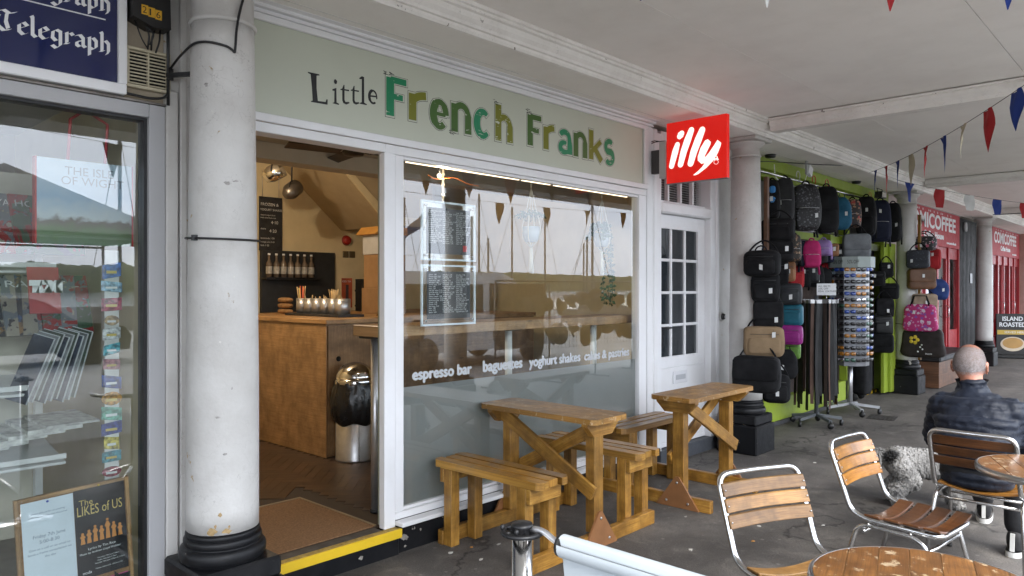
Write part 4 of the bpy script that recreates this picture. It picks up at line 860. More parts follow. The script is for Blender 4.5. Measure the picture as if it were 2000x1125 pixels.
# magazine rack: sloping shelves with magazines standing on them
rk = thing('magazine_rack', 'white wire magazine rack inside the newspaper window', 'rack', (.75, 3.75, .1))
wsh = M('white_metal_shelf', (.55, .55, .54), .4, var=.1)
for z, y in ((1.55, .06), (1.02, .0), (.72, -.08)):
    MB().obox((-.35, y + .1, z), (.62, 0, 0), (0, .16, .03), (0, -.001, .006)).build('shelf', wsh, rk, .002); MB().box(-.97, .27, y - .065, y - .055, z - .01, z + .012).build('shelf_lip', wsh, rk)
for x in (-.95, .24): MB().box(x, x + .03, .2, .24, 0, 2.0).build('upright', wsh, rk)
MB().box(-.93, .24, .245, .255, .3, 1.98).build('back_panel', M('cream_pegboard', (.5, .46, .38), .7), rk)
def prt_(name, a, b, c):
    t = NT(name); v = t.coord(); n = t.noise(v, 11, 3, .5, .8); m = t.noise(v, 34, 2)
    cl = t.mix(t.ramp(n, [(.50, W0), (.53, W1)]), a, b); cl = t.mix(t.ramp(m, [(.60, W0), (.62, W1)]), cl, c); t.base(cl); t.set(Roughness=.22); return t.m
mcol = [(.02, .02, .025), (.28, .02, .02), (.03, .07, .17), (.3, .27, .22), (.05, .11, .06), (.2, .11, .04), (.14, .16, .18), (.06, .05, .1)]
names = ['black', 'red', 'navy', 'cream', 'green', 'tan', 'grey', 'violet']
for row, (z, y) in enumerate(((1.70, 3.80), (1.34, 3.78))):
    for i in range(7):
        c_ = (i * 3 + row * 5 + 2) % 8; x = .62 + i * .072 + row * .03; tilt = rnd.uniform(-.15, .25)
        mg = thing('magazine', '%s covered magazine standing on the %s shelf of the wire rack' % (names[c_], ['upper', 'lower'][row]), 'magazine', (x, y, z), tilt, 'magazines in the newspaper window')
        cm = MATS.get('magazine_cover_%d' % c_) or prt_('magazine_cover_%d' % c_, mcol[c_], mcol[(c_ + 3) % 8], mcol[(c_ + 5) % 8]); rk_ = Vector((0, .32, 1)).normalized()
        MB().obox(rk_ * .14, (.105, 0, 0), rk_ * .14, (0, .006, -.002)).build('cover', cm, mg); MB().obox(rk_ * .14 + Vector((.004, .0075, .0)), (.103, 0, 0), rk_ * .137, (0, .002, -.0007)).build('pages', M('page_edges', (.6, .58, .54), .8), mg)
        tm = text('masthead', rnd.choice(['YACHTS', 'SAIL', 'HOME', 'WORLD', 'COAST', 'RAIL']), .05, (0, 0, 0), white_print, mg, Matrix.Identity(3), fit=(.15, .03)); tm.rotation_euler = (math.atan2(1, .32), 0, 0); tm.location = rk_ * .222 + Vector((-.085, -.0095, .0025))
for i in range(7):
    tag(MB().obox((.62 + i * .07, 3.72 + .004 * i, .885 + .013 * i), (.11, .02, 0), (-.012, .13, .01), (0, 0, .005 + .002 * (i % 3))).build('newspaper', M('newsprint', (.5, .49, .46), .8, var=.5, vs=25), None), ['folded newspaper at the far left of the low shelf', 'second newspaper along the low shelf', 'third newspaper along the low shelf', 'fourth newspaper along the low shelf', 'fifth newspaper along the low shelf', 'sixth newspaper along the low shelf', 'newspaper at the right end of the low shelf'][i], 'newspaper', 'newspapers on the low shelf')
for i in range(3):
    p_ = thing('newspaper_pile', 'pile of newspapers on the floor inside the window, %s' % ['left', 'middle', 'right'][i], 'newspapers', (.50 + i * .3, 3.72, .1 + (.0 if i != 1 else .0)), rnd.uniform(-.1, .1))
    for k in range(5): MB().box(-.13, .13, -.17, .17, k * .02, k * .02 + .018).build('newspaper', MATS['newsprint'], p_, .004)
    text('headline', ['NEWS', 'PRESS', 'STAR'][i], .09, (-.11, -.09, .0985), letter_black, p_, Matrix.Identity(3), fit=(.22, .06), off=.02)
rj = thing('leaflet_holder', 'red taxi leaflets in a clear rack in the newspaper window', 'leaflets', (.95, 3.66, 1.44)); MB().obox((0, 0, .1), (.06, 0, 0), (0, .025, .1), (0, .003, -.001)).build('leaflet', M('leaflet_red', (.34, .02, .02), .4), rj); o = text('leaflet_print', 'TAXI', .05, (-.05, -.012, .10), white_print, rj, off=.01)
br0 = Vector((-.25, .1, 1)).normalized()
for i in range(9):
    b_ = thing('brochure', 'white edged brochure leaning in the fan of brochures, number %d from the left' % (i + 1), 'brochure', (.86 + i * .022, 3.72 - i * .004, 1.06 + .008 * (i % 3)), R_(-55), 'fanned brochures in the newspaper window')
    ax = Vector((.28 - .02 * i, .25, 1)).normalized(); MB().obox(ax * .15, (.05, .0, -.012), ax * .15, Vector((.05, 0, -.012)).cross(ax).normalized() * .003).build('pages', M('page_white', (.62, .64, .66), .7), b_); MB().obox(ax * .15 + Vector((0, -.0065, 0)), (.049, .0, -.012), ax * .148, Vector((.05, 0, -.012)).cross(ax).normalized() * .0008).build('cover', M('brochure_%d' % (i % 3), [(.03, .04, .06), (.2, .21, .22), (.05, .07, .05)][i % 3], .3, var=.6, vs=20), b_)
# souvenir magnets on a strip
ms = tag(MB().box(1.172, 1.232, 3.60, 3.606, .62, 1.72).build('magnet_strip', M('white_metal_strip', (.62, .62, .6), .4)), 'white metal strip carrying souvenir magnets in the newspaper window', 'strip')
mgc = [('blue', (.05, .15, .45)), ('sky blue', (.3, .5, .65)), ('red and blue', (.4, .08, .12)), ('tan', (.42, .3, .16)), ('white', (.6, .62, .62)), ('turquoise', (.1, .42, .5)), ('pink edged', (.45, .2, .22)), ('navy', (.03, .07, .28)), ('orange ringed', (.55, .28, .06)), ('green and blue', (.15, .4, .3)), ('dark blue', (.04, .06, .25)), ('yellow', (.6, .5, .12)), ('teal', (.08, .3, .36)), ('maroon', (.28, .05, .07))]
z = 1.66
for i, (n_, c_) in enumerate(mgc):
    h = rnd.uniform(.045, .065); t = thing('souvenir_magnet', '%s souvenir magnet on the white strip, number %d from the top' % (n_, i + 1), 'magnet', (1.20, 3.5995, z - h), 0, 'souvenir magnets on the strip')
    wd_ = rnd.uniform(.03, .045); mm = M('magnet_' + n_, c_, .25, var=.9, vs=60)
    if i % 5 == 3: MB().prism([(wd_ * math.cos(a * .52), h / 2 + h / 2 * math.sin(a * .52)) for a in range(12)], (0, 0, 0), (1, 0, 0), (0, 0, 1), (0, -.006, 0)).build('tile', mm, t)
    else: MB().obox((0, -.003, h / 2), (wd_, 0, rnd.uniform(-.008, .008)), (0, .003, 0), (0, 0, h / 2)).build('tile', mm, t, .002)
    MB().box(-wd_ * .6, wd_ * .5, -.0075, -.0065, h * .3, h * .5).build('motif', white_print if i % 2 else M('motif_yellow', (.6, .45, .1), .4), t)
    z -= h + rnd.uniform(.008, .03)
# pin board with notices propped in the corner
ck = thing('pin_board', 'cork pin board with a dark theatre poster and a white notice', 'pin board', (1.05, 3.525, .12)); ck.rotation_euler = (0, R_(-3), 0)
MB().box(-.2, .21, .0, .012, -.02, .56).build('cork', M('cork', (.25, .13, .05), .9, var=.3, vs=60), ck)
for a in ((-.215, -.2, -.02, .575), (.21, .225, -.02, .575)): MB().box(a[0], a[1], -.006, .014, a[2], a[3]).build('frame', oak, ck, .002)
MB().box(-.1995, .2095, -.006, .014, .5605, .575).build('frame', oak, ck, .002)
nt_ = MB().box(-.192, .0, -.003, -.0015, .18, .555).build('notice', M('notice_paper', (.6, .66, .72), .6, var=.05), ck)
for s, sz, z in (('please join us for an evening', .011, .50), ('with free samples and discounts', .011, .485), ('Friday 7th June', .02, .40), ('5:00-8:30', .02, .375), ('Give us a call or an email to', .0135, .35), ('book a frame consultation on', .0135, .332), ('the day', .0135, .314)):
    text('notice_print', s, sz, (-.096, -.0036, z), prn, nt_, align='CENTER')
pp = MB().box(.002, .205, -.003, -.0015, .17, .565).build('theatre_poster', M('poster_black', (.006, .0065, .009), .4, var=.4), ck); gold = M('poster_gold', (.6, .45, .14), .5); org = M('poster_orange', (.6, .24, .05), .5)
for s, sz, x, z, m__ in (('The', .035, .02, .49, gold), ('LIKES of US', .05, .012, .445, gold), ('Lyrics by Tim Rice', .015, .045, .292, white_print), ('Music by Andrew Lloyd Webber', .0125, .012, .275, white_print), ('noda', .018, .02, .19, white_print), ('Thursday 13th June 7.30pm', .008, .08, .245, white_print), ('Friday 14th June 7.30pm', .008, .08, .234, white_print), ('Saturday 15th June 2.30pm & 7.30pm', .008, .07, .223, white_print), ('Tickets: Adults £12  Children £10', .008, .07, .20, white_print)): text('poster_print', s, sz, (x, -.0036, z), m__, pp, fit=(.18, .042) if s.startswith('LIKES') else None)
for i in range(7):
    x = .028 + i * .025; h = [.05, .06, .075, .065, .095, .07, .055][i]
    q = MB(); q.prism([(x - .009, .322), (x + .009, .322), (x + .006, .322 + h * .5), (x + .011, .322 + h * .62), (x + .004, .322 + h * .8), (x - .004, .322 + h * .8), (x - .011, .322 + h * .62), (x - .006, .322 + h * .5)], (0, -.0032, 0), (1, 0, 0), (0, 0, 1), (0, -.0006, 0)); q.prism([(x + .006 * math.cos(a * .785), .322 + h * .88 + .006 * math.sin(a * .785)) for a in range(8)], (0, -.0032, 0), (1, 0, 0), (0, 0, 1), (0, -.0006, 0)); q.build('printed_figure', org, pp)
pk = MB().box(.115, .20, -.003, -.0015, .09, .15).build('pink_flyer', M('flyer_pink', (.6, .03, .25), .5), ck); text('flyer_print', 'FRINGE', .022, (.122, -.0036, .112), letter_black, pk, off=.02)
for (x, z, m__) in ((-.096, .545, M('pin_blue', (.05, .08, .4), .3)), (.10, .565, M('pin_yellow', (.6, .4, .03), .3))): MB().sq((x, -.006, z), .005, .004, .005, 1, 8, 6).build('push_pin', m__, ck)
# ------------------------------------------------------------------ green bag shop
lime = painted('lime_paint', (.27, .36, .025), .4, (.14, .17, .05), .35, None, bump=.2)
gs = thing('green_shopfront', 'lime green shopfront of the bag stall between two columns', 'shopfront', (7.1, 3.5, 0))
def gb(name, x0, x1, y0, y1, z0, z1, mat=lime, bev=.005): return MB().box(x0 - 7.1, x1 - 7.1, y0 - 3.5, y1 - 3.5, z0, z1).build(name, mat, gs, bev)
gb('head_beam', 7.14, 12.0, 3.44, 3.6, 2.84, 2.966); gb('head_rail', 7.14, 12.0, 3.475, 3.6, 2.76, 2.8395)
gb('jamb', 7.125, 7.30, 3.46, 3.6, .0, 2.7595); 
for x in (8.05, 9.75, 10.35): gb('mullion', x, x + .10, 3.485, 3.6, .3005, 2.7595)
gb('mid_rail', 7.301, 10.349, 3.5805, 3.615, 2.15, 2.24)
gb('door_post', 11.85, 12.0, 3.46, 3.6, .0, 2.7595); gb('open_door', 11.62, 11.8495, 3.30, 3.36, .03, 2.2); gb('door_stile', 11.45, 11.6195, 3.34, 3.39, .03, 2.2); gb('door_rail', 10.4505, 11.8495, 3.52, 3.6, 2.1, 2.2)
gb('bottom_panel', 7.301, 9.80, 3.50, 3.6, .045, .30); gb('bottom_panel', 9.8005, 10.349, 3.50, 3.6, .045, .30); gb('skirting', 7.301, 10.45, 3.49, 3.6, -.02, .0445, M('dark_skirting', (.05, .05, .052), .7))
greyboard = M('grey_backboard', (.26, .25, .245), .8, var=.15, vs=3)
gb('upper_board', 7.301, 10.4, 3.62, 3.64, 2.24, 2.76, greyboard, 0)
dark_sheet = M('dark_window_brown', (.05, .03, .022), .8, var=.5, vs=7); gb('dark_window_sheet', 7.301, 10.349, 3.585, 3.6, .3005, 2.1495, dark_sheet, 0)  # dark sheet in place of the window glass, standing for the dim shop inside
for k in range(16):
    bx_ = thing('purse', '%s purse pinned to the dark sheet in the window, place %d from the left' % (['small tan', 'small red', 'small brown', 'small violet'][k % 4], k + 1), 'purse', (8.0 + (k % 8) * .13, 3.56, 1.50 + .16 * (k // 8) + rnd.uniform(-.02, .02)), rnd.uniform(-.2, .2), 'purses on the dark window sheet'); MB().sq((0, 0, 0), .05, .018, .055, .5, 12, 8, .03, k).build('purse_body', M('purse_%d' % (k % 4), [(.17, .07, .03), (.2, .02, .025), (.07, .03, .018), (.09, .03, .1)][k % 4], .5), bx_); MB().tube(arc((0, 0, .05), .022, 0, math.pi, 6, (1, 0, 0), (0, 0, 1)), .003, 5).build('purse_loop', blk, bx_)
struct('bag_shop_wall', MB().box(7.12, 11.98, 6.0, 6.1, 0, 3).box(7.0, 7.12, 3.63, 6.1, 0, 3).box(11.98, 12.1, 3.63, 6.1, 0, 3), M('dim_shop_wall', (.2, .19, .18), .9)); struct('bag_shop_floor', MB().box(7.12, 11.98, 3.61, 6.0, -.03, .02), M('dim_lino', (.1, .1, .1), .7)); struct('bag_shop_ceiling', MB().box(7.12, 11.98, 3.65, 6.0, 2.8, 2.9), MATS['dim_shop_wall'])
tag(MB().box(12.001, 12.55, 3.47, 3.62, 0, 2.968).build('wall_pier', M('pinkish_render', (.45, .38, .35), .8, var=.15)), 'pinkish wall pier behind the farther bag hung column', 'wall')
rl = thing('hanging_rail', 'steel hanging rail with hooks for the rows of bags', 'rail', (7.2, 3.27, 2.74)); MB().tube([(0, 0, 0), (4.55, 0, 0)], .011, 8).build('rail_tube', steel, rl); MB().tube([(0.5, .03, -.53), (3.2, .03, -.53)], .010, 8).build('rail_tube', steel, rl)
for x in (.3, 1.6, 3.0, 4.3): MB().tube([(x, 0, 0), (x, .2, .05)], .006, 6).build('rail_bracket', blk, rl)
for k, (x, c_) in enumerate(((8.62, (.5, .03, .02)), (9.02, (.5, .03, .02)), (8.16, (.5, .5, .48)), (10.6, (.45, .2, .03)))): tag(MB().tube(arc((x, 3.27, 2.80), .05, R_(-60), R_(210), 8, (1, 0, 0), (0, 0, 1)), .005, 6).build('hook', M('hook_%d' % (k % 4), c_, .4)), ['red hook above the plain black backpack', 'red hook left of the teal sack', 'white hook above the leaf patterned backpack', 'orange hook above the navy backpack'][k], 'hook')
# bag cloths
def cloth(name, c, rough=.75, var=.3): return M(name, c, rough, var=var, vs=9, bump=.5, bs=60, spec=.25)
def prt(name, base, spots, scale, at=.45, rough=.6):
    t = NT(name); v = t.coord(); cl = base
    for i, (c, s) in enumerate(spots):
        vo = t.new('ShaderNodeTexVoronoi'); vo.inputs['Scale'].default_value = scale * s; mp_ = t.new('ShaderNodeMapping'); mp_.inputs['Location'].default_value = (i * 3.3, i * 1.7, i * 2.1); t.l.new(v, mp_.inputs[0]); t.l.new(mp_.outputs[0], vo.inputs['Vector'])
        ad = t.new('ShaderNodeMath', operation='MULTIPLY_ADD'); ad.inputs[1].default_value = .35; t.l.new(t.noise(v, scale * 3, 3), ad.inputs[0]); t.l.new(vo.outputs['Distance'], ad.inputs[2])
        cl = t.mix(t.ramp(ad.outputs[0], [(at, W1), (at + .04, W0)]), cl, c)
    t.base(cl); t.set(Roughness=rough); t.bump(t.noise(v, 240, 2), .2, .003); return t.m
cloths = {'black_cloth': cloth('black_cloth', (.0075, .0075, .0085), .85), 'charcoal_cloth': cloth('charcoal_cloth', (.028, .028, .03)), 'navy_cloth': cloth('navy_cloth', (.009, .012, .028)), 'teal_cloth': cloth('teal_cloth', (.02, .10, .17)), 'pink_cloth': cloth('pink_cloth', (.42, .02, .12)), 'lilac_cloth': cloth('lilac_cloth', (.30, .20, .42)),
 'tan_leather': cloth('tan_leather', (.28, .13, .06), .5), 'grey_canvas': cloth('grey_canvas', (.16, .17, .18)), 'tan_canvas': cloth('tan_canvas', (.24, .165, .095), .8, .15), 'grey_leather': cloth('grey_leather', (.025, .027, .03), .45), 'teal_leather': cloth('teal_leather', (.02, .12, .17), .4), 'magenta_leather': cloth('magenta_leather', (.24, .02, .17), .4), 'green_leather': cloth('green_leather', (.11, .22, .04), .4), 'black_leather': cloth('black_leather', (.009, .009, .009), .4), 'red_cloth': cloth('red_cloth', (.36, .02, .025)), 'brown_leather': cloth('brown_leather', (.13, .065, .035), .45), 'blue_cloth': cloth('blue_cloth', (.02, .045, .16)), 'beige_canvas': cloth('beige_canvas', (.3, .23, .16)),
 'leafy_black': prt('leafy_black', (.008, .008, .009), [((.10, .10, .11), 1), ((.06, .06, .07), 1.6)], 26, .42), 'red_print': prt('red_print', (.03, .022, .022), [((.35, .045, .035), 1), ((.32, .18, .1), 2.2)], 13, .5), 'floral_tan': prt('floral_tan', (.03, .026, .022), [((.36, .25, .16), 1), ((.2, .1, .06), 1.7)], 24, .45), 'floral_black': prt('floral_black', (.016, .016, .018), [((.4, .07, .13), 1), ((.4, .28, .3), 2.4)], 11, .42), 'dark_denim': prt('dark_denim', (.02, .022, .03), [((.05, .06, .075), 1)], 30, .4), 'floral_pink': prt('floral_pink', (.42, .02, .14), [((.6, .5, .58), 1), ((.22, .06, .3), 1.3), ((.5, .25, .38), 2.2)], 10, .42), 'brown_flower': cloth('brown_flower', (.026, .02, .018), .7)}
tagm = M('swing_tag', (.62, .63, .62), .5, var=.08); zipm = M('zip_metal', (.4, .4, .4), .3, .9)
def bag(kind, x, y, z, w, h, ang, mat, label, cat, i):
    r = random.Random(i * 7 + 1); c = cloths[mat]
    t = thing('backpack' if kind == 'backpack' else {'shoulder': 'shoulder_bag', 'sling': 'sling_bag', 'sack': 'drawstring_sack', 'pouch': 'pouch_bag', 'duffel': 'holdall', 'tote': 'tote_bag'}[kind], label, cat, (x, y, z), R_(ang + r.uniform(-12, 16)), 'bags for sale outside the green shop')
    d = {'backpack': w * .30, 'sling': .05, 'sack': w * .35, 'pouch': w * .22, 'duffel': w * .3, 'tote': w * .13, 'shoulder': w * .22}[kind]
    strapm = c if mat.endswith('cloth') or 'leather' in mat else cloths['black_cloth']
    hw = w / 2
    if kind in ('backpack', 'sling'):
        b = MB(); b.sq((0, 0, h * .49), hw, d, h * .49, .45, 22, 14, .018, i); me = b.v
        b.v = [(p[0] * (1 - .16 * max(0, p[2] / h - .55) / .45), p[1] * (1 - .3 * max(0, p[2] / h - .5) / .5), p[2]) for p in b.v]; b.build('body', c, t)
        MB().sq((0, -d * .82, h * .27), hw * .82, d * .42, h * .22, .4, 18, 10, .02, i + 5).build('front_pocket', c, t)
        MB().tube(fillet([(-hw * .75, -d * 1.16, h * .46), (0, -d * 1.2, h * .475), (hw * .75, -d * 1.16, h * .46)], .05), .003, 5).build('zip', zipm if mat != 'black_cloth' else strapm, t)
        MB().tube(arc((0, 0, h * .97), w * .13, 0, math.pi, 10, (1, 0, 0), (0, 0, 1)), .008, 6).build('grab_handle', strapm, t)
        for s in (-1, 1): MB().tube([(s * hw * .5, d * .7, h * .92), (s * hw * .8, d * 1.3, h * .6), (s * hw * .85, d * 1.1, h * .12), (s * hw * .9, d * .5, -.03 - .05 * r.random())], .012, 6).build('strap', strapm, t)
        if kind == 'sling':
            for q in (.72, .45): MB().sq((.01, -d * 1.02, h * q), w * .2, .012, h * .09, .7, 10, 8).build('blue_patch', M('patch_blue', (.03, .2, .5), .4), t)
    elif kind == 'sack':
        b = MB(); b.sq((0, 0, h * .45), hw, d, h * .46, .6, 20, 14, .05, i); b.v = [(p[0] * (1 - .45 * max(0, p[2] / h - .6) / .4), p[1] * (1 - .5 * max(0, p[2] / h - .6) / .4), p[2]) for p in b.v]; b.build('body', c, t)
        for s in (-1, 1): MB().tube([(s * hw * .3, 0, h * .88), (s * hw * .2, -d * .2, h * 1.0), (s * hw, d * .2, h * .2)], .005, 6).build('drawcord', strapm, t)
    elif kind == 'tote':
        b = MB(); b.sq((0, 0, h * .48), hw, d, h * .48, .35, 22, 12, .02, i); b.v = [(p[0] * (.86 + .14 * math.cos(min(1, p[2] / h) * 1.3) + (.06 if p[2] < h * .4 else 0)), p[1], p[2]) for p in b.v]; b.build('body', c, t)
        for s in (-1, 1): MB().tube([(-hw * .55, s * d * .8, h * .9), (-hw * .35, s * d * .4, h * 1.25), (hw * .35, s * d * .4, h * 1.25), (hw * .55, s * d * .8, h * .9)], .009, 6).build('handle', strapm, t)
        if mat == 'brown_flower':
            yl_ = M('applique_yellow', (.62, .45, .03), .6)
            for k in range(5): a = k * 1.256; MB().sq((-hw * .35 + .045 * math.cos(a), -d * 1.02, h * .58 + .042 * math.sin(a)), .026, .006, .026, 1, 10, 6).build('petal', yl_, t)
            for (px, pz) in ((-.02, .35), (.01, .28), (.0, .42), (-.05, .2)): MB().sq((px, -d * 1.03, h * pz), .012, .005, .012, 1, 8, 6).build('small_flower', white_print, t)
            text('script', 'Seaside', .03, (hw * .15, -d * 1.08, h * .12), white_print, t, shear=.3)
    else:
        b = MB(); b.sq((0, 0, h * .48), hw, d, h * .48, .34 if kind != 'duffel' else .5, 22, 12, .025, i); b.build('body', c, t)
        if kind == 'shoulder' and i % 2: MB().sq((0, -d * .78, h * .62), hw * .97, d * .36, h * .30, .3, 18, 8, .015, i + 2).build('flap', c, t)
        else: MB().sq((0, -d * .8, h * .36), hw * .80, d * .38, h * .26, .35, 18, 8, .02, i + 3).build('front_pocket', c, t)
        for q in (.72, .55): MB().tube([(-hw * .7, -d * 1.04, h * q), (hw * .7, -d * 1.04, h * q)], .0025, 5).build('zip', M('zip_dark', (.05, .05, .05), .3, .6), t)
        if kind in ('shoulder', 'duffel'): MB().tube(fillet([(-hw * .95, d * .3, h * .7), (-hw * .6, d * .8, h * 1.12), (0, d, h * 1.38), (hw * .6, d * .8, h * 1.12), (hw * .95, d * .3, h * .7)], .1), .009, 6).build('strap', strapm, t)
        if kind == 'duffel': MB().tube(arc((0, -d * .5, h * .9), w * .16, 0, math.pi, 8, (1, 0, 0), (0, 0, 1)), .007, 6).build('handle', strapm, t)
    if r.random() < .72:
        q = MB(); tx = hw * r.uniform(-.5, .55); tz = h * r.uniform(.3, .72); q.obox((tx, -d * 1.3 - .004, tz), (.015, 0, r.uniform(-.004, .004)), (0, 0, .024), (0, .0008, 0)); q.build('price_tag', tagm, t)
        MB().tube([(tx, -d * 1.3, tz + .022), (tx - .004, -d * 1.05, tz + .05)], .0012, 4).build('tag_string', blk, t)
    return t
BAGS = [
    ('sling', 7.32, 3.2, 2.27, 0.14, 0.38, -66, 'black_cloth', 'black sling bag with blue patches hanging highest against the column', 'bag'),
    ('backpack', 7.75, 3.25, 2.28, 0.18, 0.44, -67, 'charcoal_cloth', 'charcoal grey backpack at the left end of the top row', 'backpack'),
    ('backpack', 8.19, 3.2, 2.2, 0.28, 0.49, -69, 'leafy_black', 'black and grey leaf patterned backpack in the top row', 'backpack'),
    ('backpack', 8.81, 3.2, 2.21, 0.24, 0.52, -70, 'black_cloth', 'plain black backpack right of the leaf patterned one', 'backpack'),
    ('sack', 9.46, 3.25, 2.29, 0.21, 0.41, -71, 'teal_cloth', 'teal drawstring sack in the top row', 'bag'),
    ('backpack', 9.69, 3.2, 2.32, 0.19, 0.34, -72, 'red_print', 'red and black printed backpack in the top row', 'backpack'),
    ('backpack', 10.22, 3.2, 2.25, 0.22, 0.49, -73, 'black_cloth', 'slim black backpack between the red printed and navy ones', 'backpack'),
    ('backpack', 10.79, 3.2, 2.2, 0.25, 0.54, -73, 'navy_cloth', 'navy backpack near the right end of the top row', 'backpack'),
    ('backpack', 11.36, 3.2, 2.22, 0.21, 0.53, -74, 'black_cloth', 'round black backpack at the right end of the top row', 'backpack'),
    ('backpack', 8.0, 3.25, 1.85, 0.14, 0.28, -68, 'floral_tan', 'tan and black floral small backpack in the second row', 'backpack'),
    ('backpack', 8.31, 3.27, 1.8, 0.1, 0.26, -69, 'navy_cloth', 'tiny navy backpack beside the floral one', 'backpack'),
    ('backpack', 8.36, 3.2, 1.79, 0.18, 0.29, -69, 'pink_cloth', 'bright pink small backpack in the second row', 'backpack'),
    ('backpack', 8.78, 3.22, 1.93, 0.17, 0.18, -70, 'lilac_cloth', 'lilac small backpack right of the pink one', 'backpack'),
    ('pouch', 9.2, 3.25, 1.94, 0.1, 0.15, -71, 'tan_leather', 'small tan leather pouch in the second row', 'bag'),
    ('pouch', 9.49, 3.25, 1.93, 0.13, 0.17, -71, 'charcoal_cloth', 'small charcoal pouch in the second row', 'bag'),
    ('shoulder', 9.54, 3.1, 1.92, 0.29, 0.3, -72, 'grey_canvas', 'grey canvas shoulder bag above the sunglasses', 'bag'),
    ('shoulder', 7.04, 3.02, 2.01, 0.28, 0.22, -67, 'black_cloth', 'wide black messenger bag at the top of the column', 'bag'),
    ('shoulder', 7.02, 3.0, 1.82, 0.24, 0.19, -67, 'black_cloth', 'black pouch bag with two zips below the wide messenger', 'bag'),
    ('duffel', 6.53, 2.95, 1.66, 0.29, 0.24, -66, 'black_cloth', 'black holdall bulging left of the column', 'bag'),
    ('pouch', 7.11, 3.0, 1.6, 0.1, 0.23, -67, 'black_cloth', 'tall narrow black bag right of the holdall', 'bag'),
    ('shoulder', 6.6, 2.95, 1.43, 0.23, 0.26, -66, 'black_cloth', 'black satchel with a pale badge below the holdall', 'bag'),
    ('shoulder', 6.64, 2.94, 1.18, 0.24, 0.26, -66, 'black_cloth', 'black organiser bag with a curved pocket above the tan bag', 'bag'),
    ('shoulder', 6.52, 2.93, 0.93, 0.32, 0.27, -66, 'tan_canvas', 'tan canvas shoulder bag on the column', 'bag'),
    ('shoulder', 6.37, 2.93, 0.62, 0.37, 0.32, -65, 'black_cloth', 'big black laptop bag lowest on the column', 'bag'),
    ('pouch', 7.29, 3.0, 1.39, 0.2, 0.21, -68, 'grey_leather', 'dark grey leather pouch right of the column', 'bag'),
    ('pouch', 7.35, 3.0, 1.18, 0.18, 0.21, -68, 'teal_leather', 'teal leather pouch right of the column', 'bag'),
    ('pouch', 7.31, 3.0, 0.99, 0.2, 0.19, -68, 'magenta_leather', 'magenta leather pouch right of the column', 'bag'),
    ('pouch', 7.41, 3.02, 0.84, 0.13, 0.16, -68, 'green_leather', 'green leather pouch below the magenta one', 'bag'),
    ('sack', 7.21, 3.0, 0.66, 0.18, 0.3, -67, 'black_cloth', 'black drawstring bag below the green pouch', 'bag'),
    ('duffel', 6.95, 3.0, 0.45, 0.24, 0.27, -67, 'black_cloth', 'slumped black bag nearest the ground by the column base', 'bag'),
    ('pouch', 10.71, 3.3, 1.6, 0.1, 0.27, -73, 'black_cloth', 'small black bag half hidden behind the sunglasses, upper one', 'bag'),
    ('pouch', 10.67, 3.3, 0.94, 0.1, 0.35, -73, 'black_cloth', 'small black bag half hidden behind the sunglasses, lower one', 'bag'),
    ('shoulder', 11.07, 3.2, 1.7, 0.16, 0.21, -74, 'black_cloth', 'topmost small black shoulder bag on the green door', 'bag'),
    ('pouch', 10.71, 3.2, 1.58, 0.16, 0.2, -73, 'black_cloth', 'little black camera bag left of the shoulder bags on the green door', 'bag'),
    ('shoulder', 11.13, 3.18, 1.4, 0.22, 0.22, -74, 'black_cloth', 'second black shoulder bag down on the green door', 'bag'),
    ('shoulder', 10.91, 3.18, 1.16, 0.21, 0.25, -74, 'black_cloth', 'third black shoulder bag down on the green door', 'bag'),
    ('shoulder', 10.82, 3.17, 0.91, 0.22, 0.27, -74, 'black_leather', 'fourth black bag down on the green door, of shiny leather', 'bag'),
    ('shoulder', 10.76, 3.16, 0.68, 0.25, 0.25, -74, 'black_cloth', 'lowest black bag on the green door', 'bag'),
    ('duffel', 12.04, 2.97, 2.1, 0.3, 0.21, -76, 'floral_black', 'black and pink floral duffel topmost on the farther column', 'bag'),
    ('shoulder', 11.73, 2.97, 1.84, 0.27, 0.26, -76, 'dark_denim', 'dark patterned zip bag under the floral duffel', 'bag'),
    ('pouch', 12.71, 3.0, 1.85, 0.18, 0.3, -77, 'red_cloth', 'red zip bag on the farther column', 'bag'),
    ('shoulder', 11.86, 2.96, 1.54, 0.33, 0.3, -76, 'brown_leather', 'brown leather handbag on the farther column', 'bag'),
    ('sack', 12.88, 2.97, 1.38, 0.25, 0.33, -77, 'blue_cloth', 'blue sling bag right of the brown handbag', 'bag'),
    ('shoulder', 11.98, 2.96, 1.21, 0.31, 0.26, -76, 'beige_canvas', 'beige canvas handbag on the farther column', 'bag'),
    ('tote', 11.76, 2.95, 0.94, 0.39, 0.38, -76, 'floral_pink', 'pink tote with white and purple flowers', 'bag'),
    ('tote', 11.86, 2.94, 0.56, 0.5, 0.41, -76, 'brown_flower', 'dark brown tote with a yellow flower, lowest on the farther column', 'bag')]

for i, a in enumerate(BAGS): bag(a[0], a[1], a[2], a[3] - a[5] * .04, a[4] * 1.12, a[5] * 1.08, *a[6:], i)
